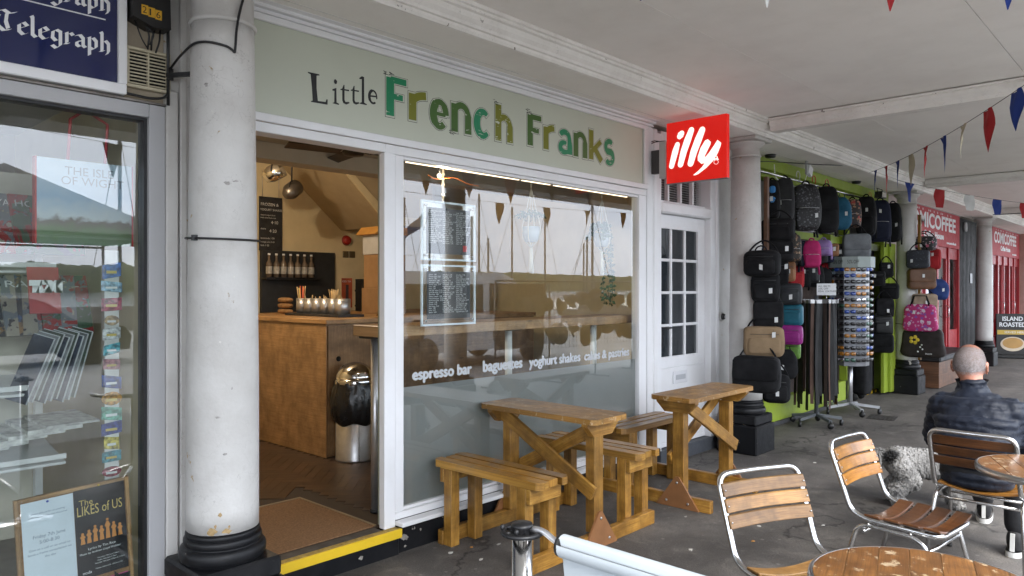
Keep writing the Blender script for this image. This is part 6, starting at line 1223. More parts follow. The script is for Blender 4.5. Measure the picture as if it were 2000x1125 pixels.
# ------------------------------------------------------------------ bistro chairs and tables
alu_t = M('polished_aluminium_tube', (.66, .66, .66), .22, 1, var=.06, vs=30)
slat_pale = wood('weathered_slat', [(.25, (.19, .092, .024)), (.5, (.31, .165, .050)), (.8, (.41, .245, .088))], 20, .5, .15)
slat_org = wood('orange_slat', [(.25, (.25, .10, .014)), (.5, (.39, .175, .030)), (.8, (.48, .235, .05))], 20, .32, .45)
slat_dark = wood('brown_slat', [(.25, (.075, .027, .009)), (.5, (.13, .050, .016)), (.8, (.19, .08, .028))], 20, .32, .45)
def chair(label, loc, th, back, seat, W=.39, HT=.785, SH=.445, lean=.14, DP=.37):
    t = thing('bistro_chair', label, 'chair', loc, th - R_(90), 'aluminium bistro chairs'); r = .0125; h = W / 2
    bt = [(-h, -lean, HT), (h, -lean, HT)]
    frame = fillet([(0, DP, SH - .012), (-h * .9, DP, SH - .012), (-h, .04, SH), (-h, -.03, SH + .03), (-h, -lean, HT), (0, -lean - .012, HT)], .06, 7)
    frame2 = [Vector((-p.x, p.y, p.z)) for p in frame][::-1]
    MB().tube(frame + frame2[1:-1], r, 10, True).build('tube_frame', alu_t, t)
    for s in (-1, 1):
        MB().tube(fillet([(s * (h + .035), -.10, .008), (s * (h + .004), -.0, SH - .05), (s * (h + .0), .045, SH - .026), (s * h, .26, SH - .034), (s * (h + .004), .31, SH - .06), (s * (h + .035), DP + .03, .008)], .05, 6), .011, 10).build('leg_arch', alu_t, t)
        for y in (-.102, DP + .031): MB().tube([(s * (h + .0352), y, .001), (s * (h + .034), y, .022)], .0135, 10).build('rubber_foot', rubber, t)
        for y in (.06, .25): MB().sq((s * (h + .012), y, SH - .018), .006, .006, .006, 1, 8, 6).build('rivet', boltm, t)
    for y in (DP - .055, .03): MB().tube([(-h - .004, y, SH - .09 if y > .1 else SH - .06), (h + .004, y, SH - .09 if y > .1 else SH - .06)], .009, 8).build('stretcher', alu_t, t)
    for k in range(3):
        f = .44 + k * .19; z0 = SH + .03 + (HT - SH - .03) * f; yc = -.03 - (lean - .03) * f
        def sfn(u, v, z0=z0, yc=yc, off=0):
            x = (u - .5) * (W + .012); return (x, yc + .013 - .020 * (1 - (2 * u - 1) ** 2) - (v - .5) * .050 * (lean / (HT - SH)) + off, z0 + (v - .5) * .050)
        q = MB(); n = 8
        def ring(u):
            a = Vector(sfn(u, 0)); b = Vector(sfn(u, 1)); nn = Vector((0, .012, 0)); return [a, b, b + nn, a + nn]
        prev = None
        for i in range(n + 1):
            cur = ring(i / n)
            if prev:
                for j in range(4): j2 = (j + 1) % 4; q.poly([prev[j], prev[j2], cur[j2], cur[j]][::-1], [((i - 1) * W / n + k, j * .066), ((i - 1) * W / n + k, j * .066 + .066), (i * W / n + k, j * .066 + .066), (i * W / n + k, j * .066)][::-1], False)
            else: q.poly(cur)
            prev = cur
        q.poly(prev[::-1]); q.build('back_slat', back[k % len(back)], t, .003, merge=True)
        for s in (-1, 1): MB().sq((s * (h - .004), yc + .026, z0), .004, .003, .004, 1, 8, 6).build('screw', boltm, t)
    for k in range(4):
        y0 = .035 + k * .088; q = MB(); prev = None; n = 9
        for i in range(n + 1):
            u = i / n; x = (u - .5) * (W + .004); z = SH + .013 - .030 * (1 - (2 * u - 1) ** 2); cur = [Vector((x, y0, z)), Vector((x, y0 + .072, z - .002)), Vector((x, y0 + .072, z + .010)), Vector((x, y0, z + .012))]
            if prev:
                for j in range(4): j2 = (j + 1) % 4; q.poly([prev[j], prev[j2], cur[j2], cur[j]][::-1], [((i - 1) * W / n + k * 2, j * .072), ((i - 1) * W / n + k * 2, j * .072 + .072), (i * W / n + k * 2, j * .072 + .072), (i * W / n + k * 2, j * .072)][::-1], False)
            else: q.poly(cur)
            prev = cur
        q.poly(prev[::-1]); q.build('seat_slat', seat, t, .003, merge=True)
    return t
chair('pale slatted bistro chair nearest the canvas barrier', (2.92, 1.235, 0), -1.99, [slat_pale], slat_pale, W=.42)
chair('orange slatted bistro chair with dark seat, empty beside the dog', (3.93, 1.19, 0), -1.69, [slat_org], slat_dark)
chair('bistro chair under the seated man', (4.62, .88, 0), -.03, [slat_dark], slat_org, W=.40)
ttop = wood('scratched_table_top', [(.25, (.15, .058, .013)), (.5, (.245, .105, .026)), (.8, (.33, .155, .045))], 16, .33, .4, wear=(.5, .38, .24))
def bistro_table(label, x, y, rz, r=.31, h=.72):
    t = thing('bistro_table', label, 'table', (x, y, 0), rz, 'round bistro tables'); n = 7; w_ = 2 * (r - .012) / n; ri = r - .012
    for k in range(n):
        xa = -ri + k * w_ + .0014; xb = xa + w_ - .0028; pts = []
        for i in range(9): xx = xa + (xb - xa) * i / 8; pts.append((xx, -math.sqrt(max(1e-6, ri * ri - xx * xx))))
        for i in range(9): xx = xb - (xb - xa) * i / 8; pts.append((xx, math.sqrt(max(1e-6, ri * ri - xx * xx))))
        MB().prism([(p[1], p[0]) for p in pts], (0, 0, h - .0022), (0, 1, 0), (1, 0, 0), (0, 0, .0022)).build('top_board', ttop, t)
    MB().lathe([(.001, h - .0245), (ri, h - .0245), (ri, h - .0028), (.001, h - .0028)], 48).build('under_disc', M('seam_wood', (.42, .26, .13), .7), t)
    MB().lathe([(ri + .001, h - .032), (r, h - .03), (r + .003, h - .016), (r, h - .002), (ri + .0015, h), (ri + .001, h - .032)], 64).build('metal_rim', M('brushed_rim', (.5, .5, .5), .3, 1), t)
    MB().cyl((0, 0, .03), .024, h - .06, 16).build('pedestal', alu_t, t)
    for k in range(4): a = k * math.pi / 2 + .4; MB().tube(fillet([(0, 0, .10), (.1 * math.cos(a), .1 * math.sin(a), .07), (.27 * math.cos(a), .27 * math.sin(a), .018)], .05), [.018] * 7 + [.013], 8).build('foot', alu_t, t)
    for k in range(4): a = k * math.pi / 2 + .4; MB().beam((0, 0, h - .05), (.26 * math.cos(a), .26 * math.sin(a), h - .035), .03, .008).build('top_bracket', alu_t, t)
    return t
bistro_table('scratched round bistro table in the near foreground', 2.305, .56, R_(-75))
bistro_table('round bistro table behind the seated man', 4.17, .49, R_(-68))
# litter on the paving
for k in range(16):
    x, y = [(2.9, 3.2), (3.05, 3.18), (3.2, 3.1), (3.9, 2.2), (4.3, 2.0), (3.3, 2.3), (4.6, 2.1), (5.2, 2.2), (3.6, 1.9), (4.9, 1.8), (3.15, 2.9), (5.9, 2.4), (6.6, 2.5), (6.9, 2.2), (4.45, 2.55), (2.95, 3.0)][k]
    c_ = [(.5, .48, .44), (.42, .2, .05), (.35, .33, .3)][k % 3]; q = MB(); n = 5; pts = [(x + rnd.uniform(.006, .022) * math.cos(a * 1.256), y + rnd.uniform(.006, .018) * math.sin(a * 1.256)) for a in range(n)]
    q.prism(pts, (0, 0, .0015), (1, 0, 0), (0, 1, 0), (0, 0, rnd.uniform(.002, .005))); tag(q.build('litter_scrap', M('scrap_%d' % (k % 3), c_, .8)), ['pale', 'orange', 'greyish'][k % 3] + ' scrap of litter on the dark paving', 'litter', '%s scraps on the paving' % ['pale', 'orange', 'greyish'][k % 3])
# ------------------------------------------------------------------ seated man
def fuse(mb, voxel, smooth=6, name='fused'):
    """union of closed shapes as one continuous surface"""
    o = bpy.data.objects.new(name, mb.mesh(name)); col.objects.link(o)
    m = o.modifiers.new('r', 'REMESH'); m.mode = 'VOXEL'; m.voxel_size = voxel; m.use_smooth_shade = True
    s = o.modifiers.new('s', 'SMOOTH'); s.factor = .5; s.iterations = smooth
    dg = bpy.context.evaluated_depsgraph_get(); dg.update(); me = bpy.data.meshes.new_from_object(o.evaluated_get(dg)); old = o.data
    bpy.data.objects.remove(o); bpy.data.meshes.remove(old); me.name = name; me.polygons.foreach_set('use_smooth', [True] * len(me.polygons)); return me
def dense(p, q, r0, r1, n=8): p = Vector(p); q = Vector(q); return [p.lerp(q, i / n) for i in range(n + 1)], [r0 + (r1 - r0) * i / n for i in range(n + 1)]
def limb(mb, pts, rs, n=14):
    P_, Q_ = [], []
    for a, b, ra, rb in zip(pts[:-1], pts[1:], rs[:-1], rs[1:]):
        p, q = dense(a, b, ra, rb, 6); P_ += p[:-1]; Q_ += q[:-1]
    P_.append(Vector(pts[-1])); Q_.append(rs[-1]); mb.tube(P_, Q_, n)
    for p, r in zip(pts, rs): mb.sq(tuple(p), r, r, r, 1, 12, 8)
MX, MY = 4.78, .92
man = thing('person', 'seated balding man seen from behind in a navy quilted jacket and dark trousers', 'person', (MX, MY, 0))
def l(x, y, z): return Vector((x - MX, y - MY, z))
t = NT('skin'); v = t.coord(rand=False); cl = t.ramp(t.noise(v, 18, 5, .6), [(.3, (.33, .135, .085)), (.7, (.44, .21, .14))]); t.base(t.mix(t.ramp(t.noise(v, 60, 4), [(.5, W0), (.8, (.35,) * 3)]), cl, (.33, .085, .06))); t.set(Roughness=.48, Subsurface_Weight=.12); t.b.inputs['Subsurface Radius'].default_value = (.02, .008, .004); t.bump(t.noise(v, 220, 3), .12, .002); skin_m = t.m
HC = l(4.945, .98, 1.112)
b = MB(); b.sq(tuple(HC), .098, .078, .110, .92, 28, 20)
b.sq(tuple(HC + Vector((-.02, 0, .01))), .088, .079, .088, .95, 24, 16); b.sq(tuple(HC + Vector((.035, 0, -.055))), .062, .056, .075, .9, 20, 14)
b.sq(tuple(HC + Vector((.098, 0, -.035))), .018, .012, .02, .9, 12, 8); b.sq(tuple(HC + Vector((.090, 0, -.015))), .012, .011, .03, 1, 10, 8)
b.sq(tuple(HC + Vector((.078, 0, -.088))), .02, .026, .01, 1, 12, 8); b.sq(tuple(HC + Vector((.08, 0, .018))), .02, .05, .01, 1, 12, 8)
for s in (-1, 1):
    for k, (dx, dz, rr) in enumerate(((-.012, .024, .014), (-.020, .008, .013), (-.014, -.012, .012), (.0, -.026, .011), (.006, .022, .012))): b.sq(tuple(HC + Vector((dx, s * (.085 + (.006 if k < 3 else 0)), dz - .022))), rr * .85, .0075, rr * 1.15, 1, 12, 8)
limb(b, [l(4.895, .95, .90), l(4.905, .962, 1.00), l(4.925, .972, 1.07)], [.062, .058, .056], 18)
limb(b, [l(4.81, .90, .55), l(4.83, .905, .70), l(4.88, .94, .85)], [.10, .10, .075], 16)
for s in (-1, 1):
    sh = l(4.84, MY + s * .17 + .01, .865); el = l(4.97, MY + s * .22, .65); wr = l(5.18, MY + s * .12, .62); limb(b, [l(4.85, .93, .87), sh, el, wr], [.07, .055, .042, .03], 12)
    hd = wr + Vector((.055, -s * .02, -.005)); b.sq(tuple(hd), .045, .036, .016, .8, 12, 8)
    for k in range(4):
        o = (k - 1.5) * .019; f0 = hd + Vector((.035, o, .002)); L = (.042, .05, .047, .036)[k]; limb(b, [f0, f0 + Vector((L * .6, 0, -.006)), f0 + Vector((L * .95, 0, -.028)), f0 + Vector((L * .8, 0, -.045))], [.0095, .009, .008, .007], 8)
    th0 = hd + Vector((-.012, -s * .03, 0)); limb(b, [th0, th0 + Vector((.028, -s * .022, -.006)), th0 + Vector((.055, -s * .022, -.018))], [.011, .010, .008], 8)
HR, KR, AR = l(4.82, .83, .525), l(5.18, .78, .515), l(5.135, .785, .12); HL, KL, AL = l(4.82, 1.0, .525), l(5.30, 1.03, .50), l(5.74, 1.055, .13)
for hq, kq, aq in ((HR, KR, AR), (HL, KL, AL)): limb(b, [hq, kq, aq], [.078, .052, .036], 12)
body = obj('body', fuse(b, .0065, 7, 'body'), skin_m, man)
# jacket: torso, sleeves and collar fused, then quilted
b = MB()
for (z, x, y, wx, wy) in ((.50, 4.80, .915, .150, .185), (.60, 4.80, .915, .155, .195), (.70, 4.805, .918, .155, .205), (.79, 4.825, .925, .150, .212), (.86, 4.85, .932, .125, .205)): b.sq(tuple(l(x, y, z)), wx, wy, .085, .85, 24, 12)
b.sq(tuple(l(4.87, .94, .915)), .095, .15, .045, .8, 20, 10)
arms = []
for s in (-1, 1):
    P3 = [l(4.855, MY + s * .165 + .01, .865), l(4.965, MY + s * .235 + .01, .655), l(5.16, MY + s * .13, .625)]; arms.append(P3); limb(b, P3, [.083, .070, .052], 16)
limb(b, [l(4.885, .945, .90), l(4.90, .955, .962)], [.088, .080], 20)
jm = fuse(b, .011, 5, 'jacket')
def seg_t(p, a, c): d = c - a; k = max(0, min(1, (p - a).dot(d) / d.dot(d))); return k, (a + d * k - p).length
nrm = [vv.normal.copy() for vv in jm.vertices]
from mathutils import noise as mnoise
for vv, n in zip(jm.vertices, nrm):
    p = vv.co; best = None
    for P3 in arms:
        for a, c, o in ((P3[0], P3[1], 0), (P3[1], P3[2], (P3[1] - P3[0]).length)):
            k, dd = seg_t(p, a, c)
            if best is None or dd < best[0]: best = (dd, o + k * (c - a).length)
    s = best[1] if best[0] < .088 and best[1] > .045 else p.z * 1.0 + .015 * mnoise.noise(p * 5) + (.03 * abs(p.y) * 3)
    ph = (s / .05) % 1.0; q = abs(math.sin(math.pi * ph)) ** .55
    wr = mnoise.noise(Vector((p.x * 9, p.y * 30, p.z * 38))) * .5 + mnoise.noise(Vector((p.x * 22, p.y * 60 + p.z * 26, p.z * 22))) * .35
    vv.co = p + n * (.014 * (q - .75) + .013 * wr * (1.25 - q * .6))
jk = NT('navy_quilted_nylon'); v = jk.coord(rand=False); jk.base(jk.ramp(jk.noise(v, 9, 4), [(.3, (.004, .0065, .0145)), (.7, (.007, .0115, .024))])); jk.set(Roughness=.55, Specular_IOR_Level=.35, Sheen_Weight=.04); jk.bump(jk.noise(v, 55, 5, .6, 1.2), .45, .006)
jo = obj('jacket', jm, jk.m, man)
# standing collar
def cfn(u, v):
    a = u * 2 * math.pi; r = .078 + .006 * math.sin(v * math.pi * 2.2) + .004 * math.sin(7 * a + 3 * v); return l(4.898 + .014 * v, .955 + .008 * v, .945 + .075 * v + .010 * math.cos(a)) + Vector((math.cos(a) * r * 1.02, math.sin(a) * r, 0))
q = MB(); q.grid(cfn, 48, 10); q.grid(lambda u, v: Vector(cfn(1 - u, v)) * 1 + (Vector((MX, MY, 0)) * 0) + (l(4.905, .958, Vector(cfn(1 - u, v)).z) - Vector(cfn(1 - u, v))) * .1, 48, 10); q.build('collar', jk.m, jo)
b = MB(); b.sq(tuple(l(4.81, .915, .53)), .15, .185, .085, .7, 24, 12)
for hq, kq, aq in ((HR, KR, AR), (HL, KL, AL)): limb(b, [hq, kq, aq + (kq - aq).normalized() * .05], [.10, .078, .062], 16)
trm = M('dark_trouser_cloth', (.006, .0065, .009), .8, var=.25, vs=12, bump=.4, bs=200); obj('trousers', fuse(b, .011, 5, 'trousers'), trm, man)
white_r = M('white_rubber', (.6, .6, .58), .5, var=.12); shoe_c = M('black_canvas_shoe', (.008, .008, .009), .8, bump=.3)
for aq, pitch, yaw in ((AR, 0, -.1), (AL, -.12, .15)):
    sh = bpy.data.objects.new('shoe', None); b = MB(); b.sq((.05, 0, .055), .12, .042, .04, .7, 20, 12); b.sq((-.02, 0, .09), .05, .042, .06, .8, 16, 10); me = fuse(b, .006, 4, 'shoe'); bpy.data.objects.remove(sh)
    so = obj('shoe', me, shoe_c, man); so.location = (aq.x, aq.y, 0.0 if pitch == 0 else .012); so.rotation_euler = (0, pitch, yaw)
    MB().grid(lambda u, v: ((.045 + .138 * math.copysign(abs(math.cos(u * 6.2832)) ** .8, math.cos(u * 6.2832)), .049 * math.copysign(abs(math.sin(u * 6.2832)) ** .75, math.sin(u * 6.2832)), .002 + .032 * v)), 40, 2).build('rubber_sole', white_r, so)
    MB().obox((-.071, 0, .085), (.004, 0, 0), (0, .011, 0), (.006, 0, .05)).build('heel_strip', white_r, so)
    for k in range(4): MB().tube([(.03 + k * .02, -.022, .10 - k * .006), (.03 + k * .02, .022, .10 - k * .006)], .003, 5).build('lace', white_r, so)
# short grey hair on the back and sides of the head (fine stubble), bald crown
hm = NT('grey_hair'); oi = hm.coord(rand=False); hm.base(hm.ramp(hm.noise(oi, 70, 3), [(.3, (.15, .13, .125)), (.7, (.46, .42, .42))])); hm.set(Roughness=.5); rh = random.Random(4)
q = MB(); cnt = 0
def crown_of(d): return (d - Vector((.16, .02, .98)).normalized()).length
bmh = bmesh.new(); bmh.from_mesh(body.data); keepv = {}
for vv in bmh.verts:
    d = vv.co - HC; far = d.length > .16; d.normalize()
    keepv[vv.index] = (not far) and d.x < .3 - .5 * max(0, -d.z) and d.z > -.45 and crown_of(d) > .60 + .05 * mnoise.noise(d * 9) and abs(vv.co.y - HC.y) < .0835
bmesh.ops.delete(bmh, geom=[f for f in bmh.faces if not all(keepv[v_.index] for v_ in f.verts)], context='FACES')
for vv in bmh.verts: vv.co += vv.normal * .0012
me_h = bpy.data.meshes.new('cropped_hair'); bmh.to_mesh(me_h); bmh.free()
sm_ = NT('cropped_hair_scalp'); v = sm_.coord(rand=False); sm_.base(sm_.ramp(sm_.noise(v, 260, 3, .7), [(.32, (.19, .10, .075)), (.5, (.25, .205, .195)), (.68, (.40, .36, .355))])); sm_.set(Roughness=.7); sm_.bump(sm_.noise(v, 420, 2), .5, .003)
obj('cropped_hair', me_h, sm_.m, man)
from mathutils.bvhtree import BVHTree
bm_ = bmesh.new(); bm_.from_mesh(body.data); bvh = BVHTree.FromBMesh(bm_); bm_.free()
while cnt < 16000:
    a = rh.uniform(0, 2 * math.pi); e = math.asin(rh.uniform(-.55, .98)); d = Vector((math.cos(e) * math.cos(a), math.cos(e) * math.sin(a), math.sin(e)))
    if d.x > .35 - .5 * max(0, -d.z): continue
    crown = (d - Vector((.16, .02, .98)).normalized()).length; keep = 1 if crown > .66 else max(.03, (crown - .35) / .31)
    if rh.random() > keep or (d.z < -.38 and rh.random() < .75): continue
    hit, n, idx, dist = bvh.ray_cast(HC + d * .3, -d)
    if hit is None or abs(hit.y - HC.y) > .0835: continue
    tg = (Vector((-.2, 0, -1)) - n * Vector((-.2, 0, -1)).dot(n)).normalized(); sd = n.cross(tg); L = rh.uniform(.005, .010); st = (n * .55 + tg * .8 + sd * rh.uniform(-.4, .4)).normalized(); w_ = .0008
    h0 = hit - n * .0006; q.poly([h0 - sd * w_, h0 + sd * w_, h0 + st * L], None, True); cnt += 1
tag(q.build('hair', hm.m, man), kind='stuff')
# ------------------------------------------------------------------ dog
DX, DY = 5.87, 1.40; dog = thing('dog', 'curly grey dog standing beside the empty chair, head behind the seated man', 'dog', (DX, DY, 0), R_(-62))
b = MB(); S = Vector
limb(b, [S((-.20, 0, .285)), S((-.05, 0, .272)), S((.10, 0, .265)), S((.17, 0, .275))], [.078, .083, .09, .08], 18)
b.sq((.13, 0, .235), .09, .07, .085, 1, 16, 10)
limb(b, [S((.17, 0, .30)), S((.255, 0, .345)), S((.30, 0, .365))], [.062, .055, .06], 14); b.sq((.305, 0, .37), .065, .058, .06, .95, 16, 12); limb(b, [S((.33, 0, .352)), S((.405, 0, .335))], [.036, .028], 12)
for s in (-1, 1):
    limb(b, [S((-.19, s * .055, .26)), S((-.135, s * .065, .175)), S((-.225, s * .065, .10)), S((-.215, s * .065, .03)), S((-.18, s * .065, .022))], [.068, .054, .038, .034, .032], 12)
    limb(b, [S((.13, s * .05, .23)), S((.115, s * .055, .13)), S((.125, s * .055, .03)), S((.15, s * .055, .018))], [.046, .032, .026, .024], 12)
    limb(b, [S((.29, s * .05, .405)), S((.285, s * .072, .35)), S((.30, s * .07, .31))], [.022, .024, .016], 10)
limb(b, [S((-.265, 0, .315)), S((-.33, .01, .30)), S((-.385, .03, .245))], [.026, .02, .014], 10)
t = NT('dog_coat'); v = t.coord(rand=False); cl = t.ramp(t.noise(v, 7, 4), [(.3, (.15, .147, .143)), (.55, (.22, .215, .21)), (.75, (.3, .29, .28))]); t.base(cl); t.set(Roughness=.9); dcoat = t.m
dm = fuse(b, .009, 5, 'body'); db_ = obj('body', dm, dcoat, dog)
fm = NT('dog_curls'); v = fm.coord(rand=False); sx = fm.new('ShaderNodeSeparateXYZ'); fm.l.new(v, sx.inputs[0])
vl = fm.new('ShaderNodeVectorMath', operation='DISTANCE'); vl.inputs[1].default_value = (-.245, -.06, .315); fm.l.new(v, vl.inputs[0])
cl = fm.ramp(fm.noise(v, 9, 3), [(.3, (.15, .147, .143)), (.5, (.25, .245, .238)), (.7, (.36, .352, .343))]); cl = fm.mix(fm.ramp(vl.outputs['Value'], [(.04, W1), (.065, W0)]), cl, (.012, .012, .013)); fm.base(cl); fm.set(Roughness=.85); rd = random.Random(9)
dm.calc_loop_triangles(); tris = [(tr.area, tr.index) for tr in dm.loop_triangles]; import bisect
cum = []; acc = 0
for a, i in tris: acc += a; cum.append(acc)
q = MB()
for k in range(11000):
    tr = dm.loop_triangles[tris[bisect.bisect(cum, rd.random() * acc)][1]]; a, b_, c = [dm.vertices[i].co for i in tr.vertices]; u, w_ = rd.random(), rd.random()
    if u + w_ > 1: u, w_ = 1 - u, 1 - w_
    p = a + (b_ - a) * u + (c - a) * w_; n = tr.normal; low = p.z < .1; tail = p.x < -.29
    tg = n.orthogonal().normalized(); ang = rd.uniform(0, 6.28); tg = tg * math.cos(ang) + n.cross(tg) * math.sin(ang); sd = n.cross(tg); L = rd.uniform(.016, .032) * (.6 if low else 1) * (1.8 if tail else 1)
    pts = [p, p + n * L * .30 + tg * L * .35, p + n * L * .42 + tg * L * .9, p + n * L * .16 + tg * L * 1.3 + Vector((0, 0, -L * .3))]; wd_ = .0055
    for i in range(3): q.poly([pts[i] - sd * wd_, pts[i] + sd * wd_, pts[i + 1] + sd * wd_ * .75, pts[i + 1] - sd * wd_ * .75], None, True)
tag(q.build('fur', fm.m, dog), kind='stuff'); dog.scale = (1.12, 1.12, 1.1)
MB().tube([Vector((.205 + .02 * math.cos(a * .45) * 0, .066 * math.cos(a * .4488), .312 + .062 * math.sin(a * .4488))) + Vector((.02 - .03 * math.sin(a * .4488), 0, 0)) for a in range(14)], .008, 8, True).build('collar', M('dark_collar', (.03, .028, .03), .6), dog)
MB().sq((.408, 0, .340), .012, .014, .010, 1, 10, 8).build('nose', M('dog_nose', (.012, .011, .011), .3), dog)
for s in (-1, 1): MB().sq((.352, s * .032, .385), .007, .007, .007, 1, 10, 8).build('eye', M('dog_eye', (.015, .01, .008), .1), dog)
# ------------------------------------------------------------------ the harbour side behind the photographer (mirrored in the windows)
vn = thing('delivery_van', 'white delivery van parked on the quay road, mirrored in the cafe window', 'van', (11.2, -5.2, -.12)); vw = M('van_white', (.7, .71, .72), .25, coat=.6); vg = M('van_glass', (.03, .035, .04), .05)
MB().prism([(-2.6, .35), (2.3, .35), (2.45, .6), (2.35, 1.0), (1.5, 1.12), (.9, 1.85), (.5, 2.0), (-2.5, 2.0), (-2.6, 1.85)], (0, -.95, 0), (1, 0, 0), (0, 0, 1), (0, 1.9, 0)).build('bodywork', vw, vn, .05)
for s in (-1, 1):
    MB().prism([(.1, 1.1), (1.3, 1.1), (.85, 1.72), (.1, 1.78)], (0, s * .955, 0), (1, 0, 0), (0, 0, 1), (0, s * .006, 0)).build('side_window', vg, vn); MB().prism([(-2.2, 1.15), (-.1, 1.15), (-.1, 1.75), (-2.2, 1.75)], (0, s * .955, 0), (1, 0, 0), (0, 0, 1), (0, s * .006, 0)).build('side_window', vg, vn)
    for x in (-1.7, 1.55): q = MB(); q.lathe([(.001, -.1), (.2, -.1), (.33, -.09), (.34, 0), (.33, .09), (.001, .09)], 24); o = q.build('wheel', rubber, vn); o.rotation_euler = (R_(90), 0, 0); o.location = (x, s * .88, .34)
wrk = thing('wire_rack', 'long wire mesh display rack of hats at the kerb, mirrored in the cafe window', 'rack', (8.0, -.85, 0)); wm_ = M('rack_wire', (.1, .1, .1), .4, .5)
q = MB()
for k in range(39): q.tube([(k * .1, 0, .55), (k * .1, 0, 1.62)], .0025, 4)
for k in range(12): q.tube([(0, 0, .55 + k * .097), (3.8, 0, .55 + k * .097)], .0025, 4)
tag(q.build('mesh_grid', wm_, wrk), kind='stuff')
for x in (0, 1.27, 2.53, 3.8): MB().tube([(x, 0, 0), (x, 0, 1.66)], .014, 8).build('post', wm_, wrk); MB().beam((x, -.3, .02), (x, .3, .02), .03, .03).build('foot', wm_, wrk)
MB().tube([(0, 0, 1.66), (3.8, 0, 1.66)], .014, 8).build('top_rail', wm_, wrk)
MB().box(.02, 1.15, -.03, -.012, .6, 1.62).build('cloth_back', M('rack_cloth', (.42, .41, .36), .9), wrk)
hat = MB(); hat.lathe([(.15, 0), (.14, .012), (.085, .012), (.082, .09), (.06, .125), (.001, .13)], 18); hm_ = hat.mesh('sun_hat'); hm_.materials.append(M('hat_felt', (.06, .055, .05), .9))
for k in range(22): o = bpy.data.objects.new('sun_hat', hm_); col.objects.link(o); o.location = (8.15 + (k % 11) * .34 + rnd.uniform(-.12, .12), -.83, .80 + .50 * (k // 11) + rnd.uniform(-.06, .10)); o.scale = [rnd.uniform(.9, 1.5)] * 3; o.rotation_euler = (R_(rnd.uniform(-95, -40)), rnd.uniform(-.6, .6), rnd.uniform(-.5, .5)); tag(o, 'dark sun hat hung on the wire rack at the kerb', 'hat', 'hats on the wire rack')
# market gazebo on the road, mirrored in the newspaper window
gz = thing('market_gazebo', 'grey market gazebo on white poles behind the photographer', 'gazebo', (2.4, -4.4, -.12)); gzm = M('gazebo_canvas', (.16, .15, .14), .8); gwp = M('gazebo_pole', (.6, .6, .6), .4)
for sx_ in (-1.5, 1.7):
    for sy_ in (-1.3, 1.3): MB().tube([(sx_, sy_, 0), (sx_, sy_, 2.4)], .022, 8).build('pole', gwp, gz)
for pts in ([(-1.6, -1.4, 2.35), (1.8, -1.4, 2.35), (.1, 0, 3.3)], [(1.8, -1.4, 2.35), (1.8, 1.4, 2.35), (.1, 0, 3.3)], [(1.8, 1.4, 2.35), (-1.6, 1.4, 2.35), (.1, 0, 3.3)], [(-1.6, 1.4, 2.35), (-1.6, -1.4, 2.35), (.1, 0, 3.3)]):
    c0 = Vector(pts[0]).lerp(Vector(pts[1]), .5); q = MB(); q.poly(pts); q.poly([Vector(p) - Vector((0, 0, .012)) for p in pts][::-1]); q.build('roof_panel', gzm, gz)
for (a, b) in (((-1.5, -1.3, 2.3), (1.7, -1.3, 2.3)), ((-1.5, 1.3, 2.3), (1.7, 1.3, 2.3)), ((-1.5, 1.3, 2.1), (.1, 0, 3.2)), ((1.7, 1.3, 2.1), (.1, 0, 3.2))): MB().tube([a, b], .018, 6).build('strut', gwp, gz)
# parked cars and an added low wall that block bright water in the reflections
tag(MB().box(-60, 90, -23.6, -23.3, -.12, .85).build('water_block_wall', M('block_wall_stone', (.22, .2, .18), .9, var=.3, vs=1)), 'low wall added along the harbour edge to block bright water in the windows', 'wall')
for k in range(9):
    c_ = thing('parked_car', '%s hatchback parked along the quay behind the photographer' % ['dark blue', 'grey', 'black', 'maroon', 'slate', 'white', 'charcoal', 'green', 'silver'][k], 'car', (-6 + k * 5.1, -11.5, -.12), 0, 'cars parked on the quay'); cm = M('car_paint_%d' % k, [(.02, .03, .08), (.15, .15, .16), (.015, .015, .016), (.10, .01, .015), (.06, .07, .08), (.6, .6, .6), (.04, .04, .045), (.02, .06, .03), (.35, .36, .37)][k], .25, coat=.8)
    MB().prism([(-2.0, .3), (2.05, .3), (2.1, .6), (1.95, .82), (1.0, .95), (.4, 1.38), (.1, 1.46), (-1.3, 1.46), (-1.75, 1.2), (-2.05, .85)], (0, -.85, 0), (1, 0, 0), (0, 0, 1), (0, 1.7, 0)).build('bodywork', cm, c_, .06)
    for s in (-1, 1):
        MB().prism([(-1.5, .98), (.85, .98), (.35, 1.34), (-1.25, 1.38)], (0, s * .853, 0), (1, 0, 0), (0, 0, 1), (0, s * .006, 0)).build('side_window', vg, c_)
        for x in (-1.3, 1.3): q = MB(); q.lathe([(.001, -.09), (.2, -.09), (.31, -.08), (.32, 0), (.31, .08), (.001, .08)], 20); o = q.build('wheel', rubber, c_); o.rotation_euler = (R_(90), 0, 0); o.location = (x, s * .78, .32)
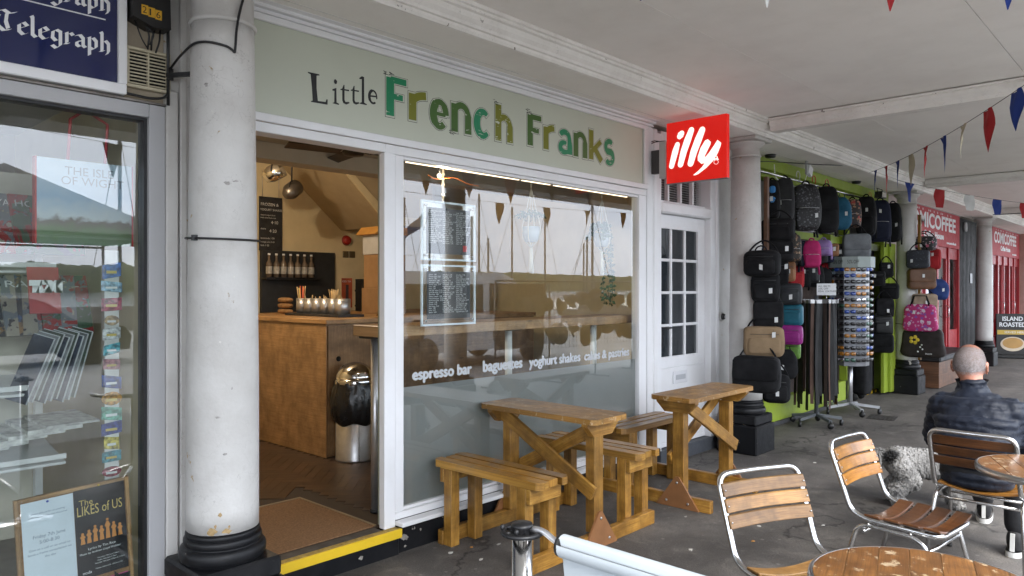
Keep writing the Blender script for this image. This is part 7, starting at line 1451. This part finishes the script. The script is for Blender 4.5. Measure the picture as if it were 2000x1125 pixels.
# yachts
hullm = M('gelcoat_white', (.7, .7, .7), .3); mastm = M('mast_alloy', (.09, .095, .10), .6, .2)
for k in range(26):
    x = 18 + k * 3.6 + rnd.uniform(-2, 2); y = -34 - rnd.uniform(0, 26); Hm = rnd.uniform(8, 15); y_ = thing('sailing_yacht', 'moored white yacht with a bare mast in the harbour, boat %s along' % ['first', 'second', 'third', 'fourth', 'fifth', 'sixth', 'seventh', 'eighth', 'ninth', 'tenth', 'eleventh', 'twelfth', 'thirteenth', 'fourteenth', 'fifteenth', 'sixteenth', 'seventeenth', 'eighteenth', 'nineteenth', 'twentieth', 'twenty first', 'twenty second', 'twenty third', 'twenty fourth', 'twenty fifth', 'twenty sixth'][k], 'yacht', (x, y, -2.6), rnd.uniform(-.4, .4) + 1.5, 'yachts moored in the harbour')
    q = MB(); q.grid(lambda u, v: ((u - .5) * 8, (v - .5) * 2.4 * math.sin(math.pi * min(1, .12 + u * .95)) ** .6, .1 + 1.1 * abs(2 * v - 1) ** .5 + .2 * u), 12, 8); q.build('hull', hullm, y_); MB().prism([(-3.8, .95), (3.2, 1.1), (3.4, 1.25), (-3.8, 1.2)], (0, -1.0, 0), (1, 0, 0), (0, 0, 1), (0, 2.0, 0)).build('deck', hullm, y_, .05); MB().prism([(-1.5, 1.2), (1.6, 1.2), (1.2, 1.65), (-1.2, 1.75)], (0, -.6, 0), (1, 0, 0), (0, 0, 1), (0, 1.2, 0)).build('cabin', hullm, y_, .08)
    MB().tube([(.4, 0, 1.2), (.4, 0, Hm)], .12, 8).build('mast', mastm, y_); MB().tube([(.4, 0, 2.3), (-3.2, 0, 2.2)], .05, 6).build('boom', mastm, y_); MB().tube([(.4, 0, Hm), (3.8, 0, 1.3)], .022, 4).build('forestay', mastm, y_); MB().tube([(.4, 0, Hm), (-3.8, 0, 1.3)], .022, 4).build('backstay', mastm, y_); MB().tube([(.4, -.9, Hm * .6), (.4, .9, Hm * .6)], .02, 5).build('spreader', mastm, y_)
for k, x in enumerate((15.5, 21)):
    f_ = thing('flag_pole', ['nearer quay flag pole with a drooping dark flag', 'farther quay flag pole with a drooping dark flag'][k], 'flag pole', (x, -18, -.1)); MB().tube([(0, 0, 0), (0, 0, 5.2)], [.05, .03], 10).build('pole', white_print, f_); q = MB(); q.grid(lambda u, v: (-1.0 * u, .1 * math.sin(6 * u), 5.0 - .9 * u - .6 * v * (1 - .4 * u)), 10, 4); q.build('flag', M('flag_slate', (.05, .07, .12), .8), f_)
mq = thing('boat_shed', 'long white covered boat hall across the harbour', 'shed', (60, -70, -2.6)); MB().prism([(-14, 0), (14, 0), (14, 3.5), (10, 5.0), (-10, 5.0), (-14, 3.5)], (0, 0, 0), (1, 0, 0), (0, 0, 1), (0, -10, 0)).build('hall', hullm, mq)
# wooded far shore
wd = NT('far_woodland'); v = wd.coord(rand=False); wd.base(wd.ramp(wd.noise(v, .15, 5), [(.3, (.02, .032, .015)), (.7, (.055, .075, .03))])); wd.set(Roughness=.95)
from mathutils import noise as mnoise
q = MB()
def hill(u, v):
    x = -900 + 2600 * u; hgt = 21 + 5 * mnoise.noise(Vector((u * 9, 0, 0))) + 4 * mnoise.noise(Vector((u * 120, 2, 0))) + 4 * abs(mnoise.noise(Vector((u * 420, 5, v * 3)))) + 2 * mnoise.noise(Vector((u * 900, 5, v * 5)))
    return (x, -620 - 80 * v, -2.5 + hgt * math.sin(math.pi * min(.5, v * .75) ) ** .5)
q.grid(hill, 1800, 6); tag(q.build('hills', wd.m), kind='structure')
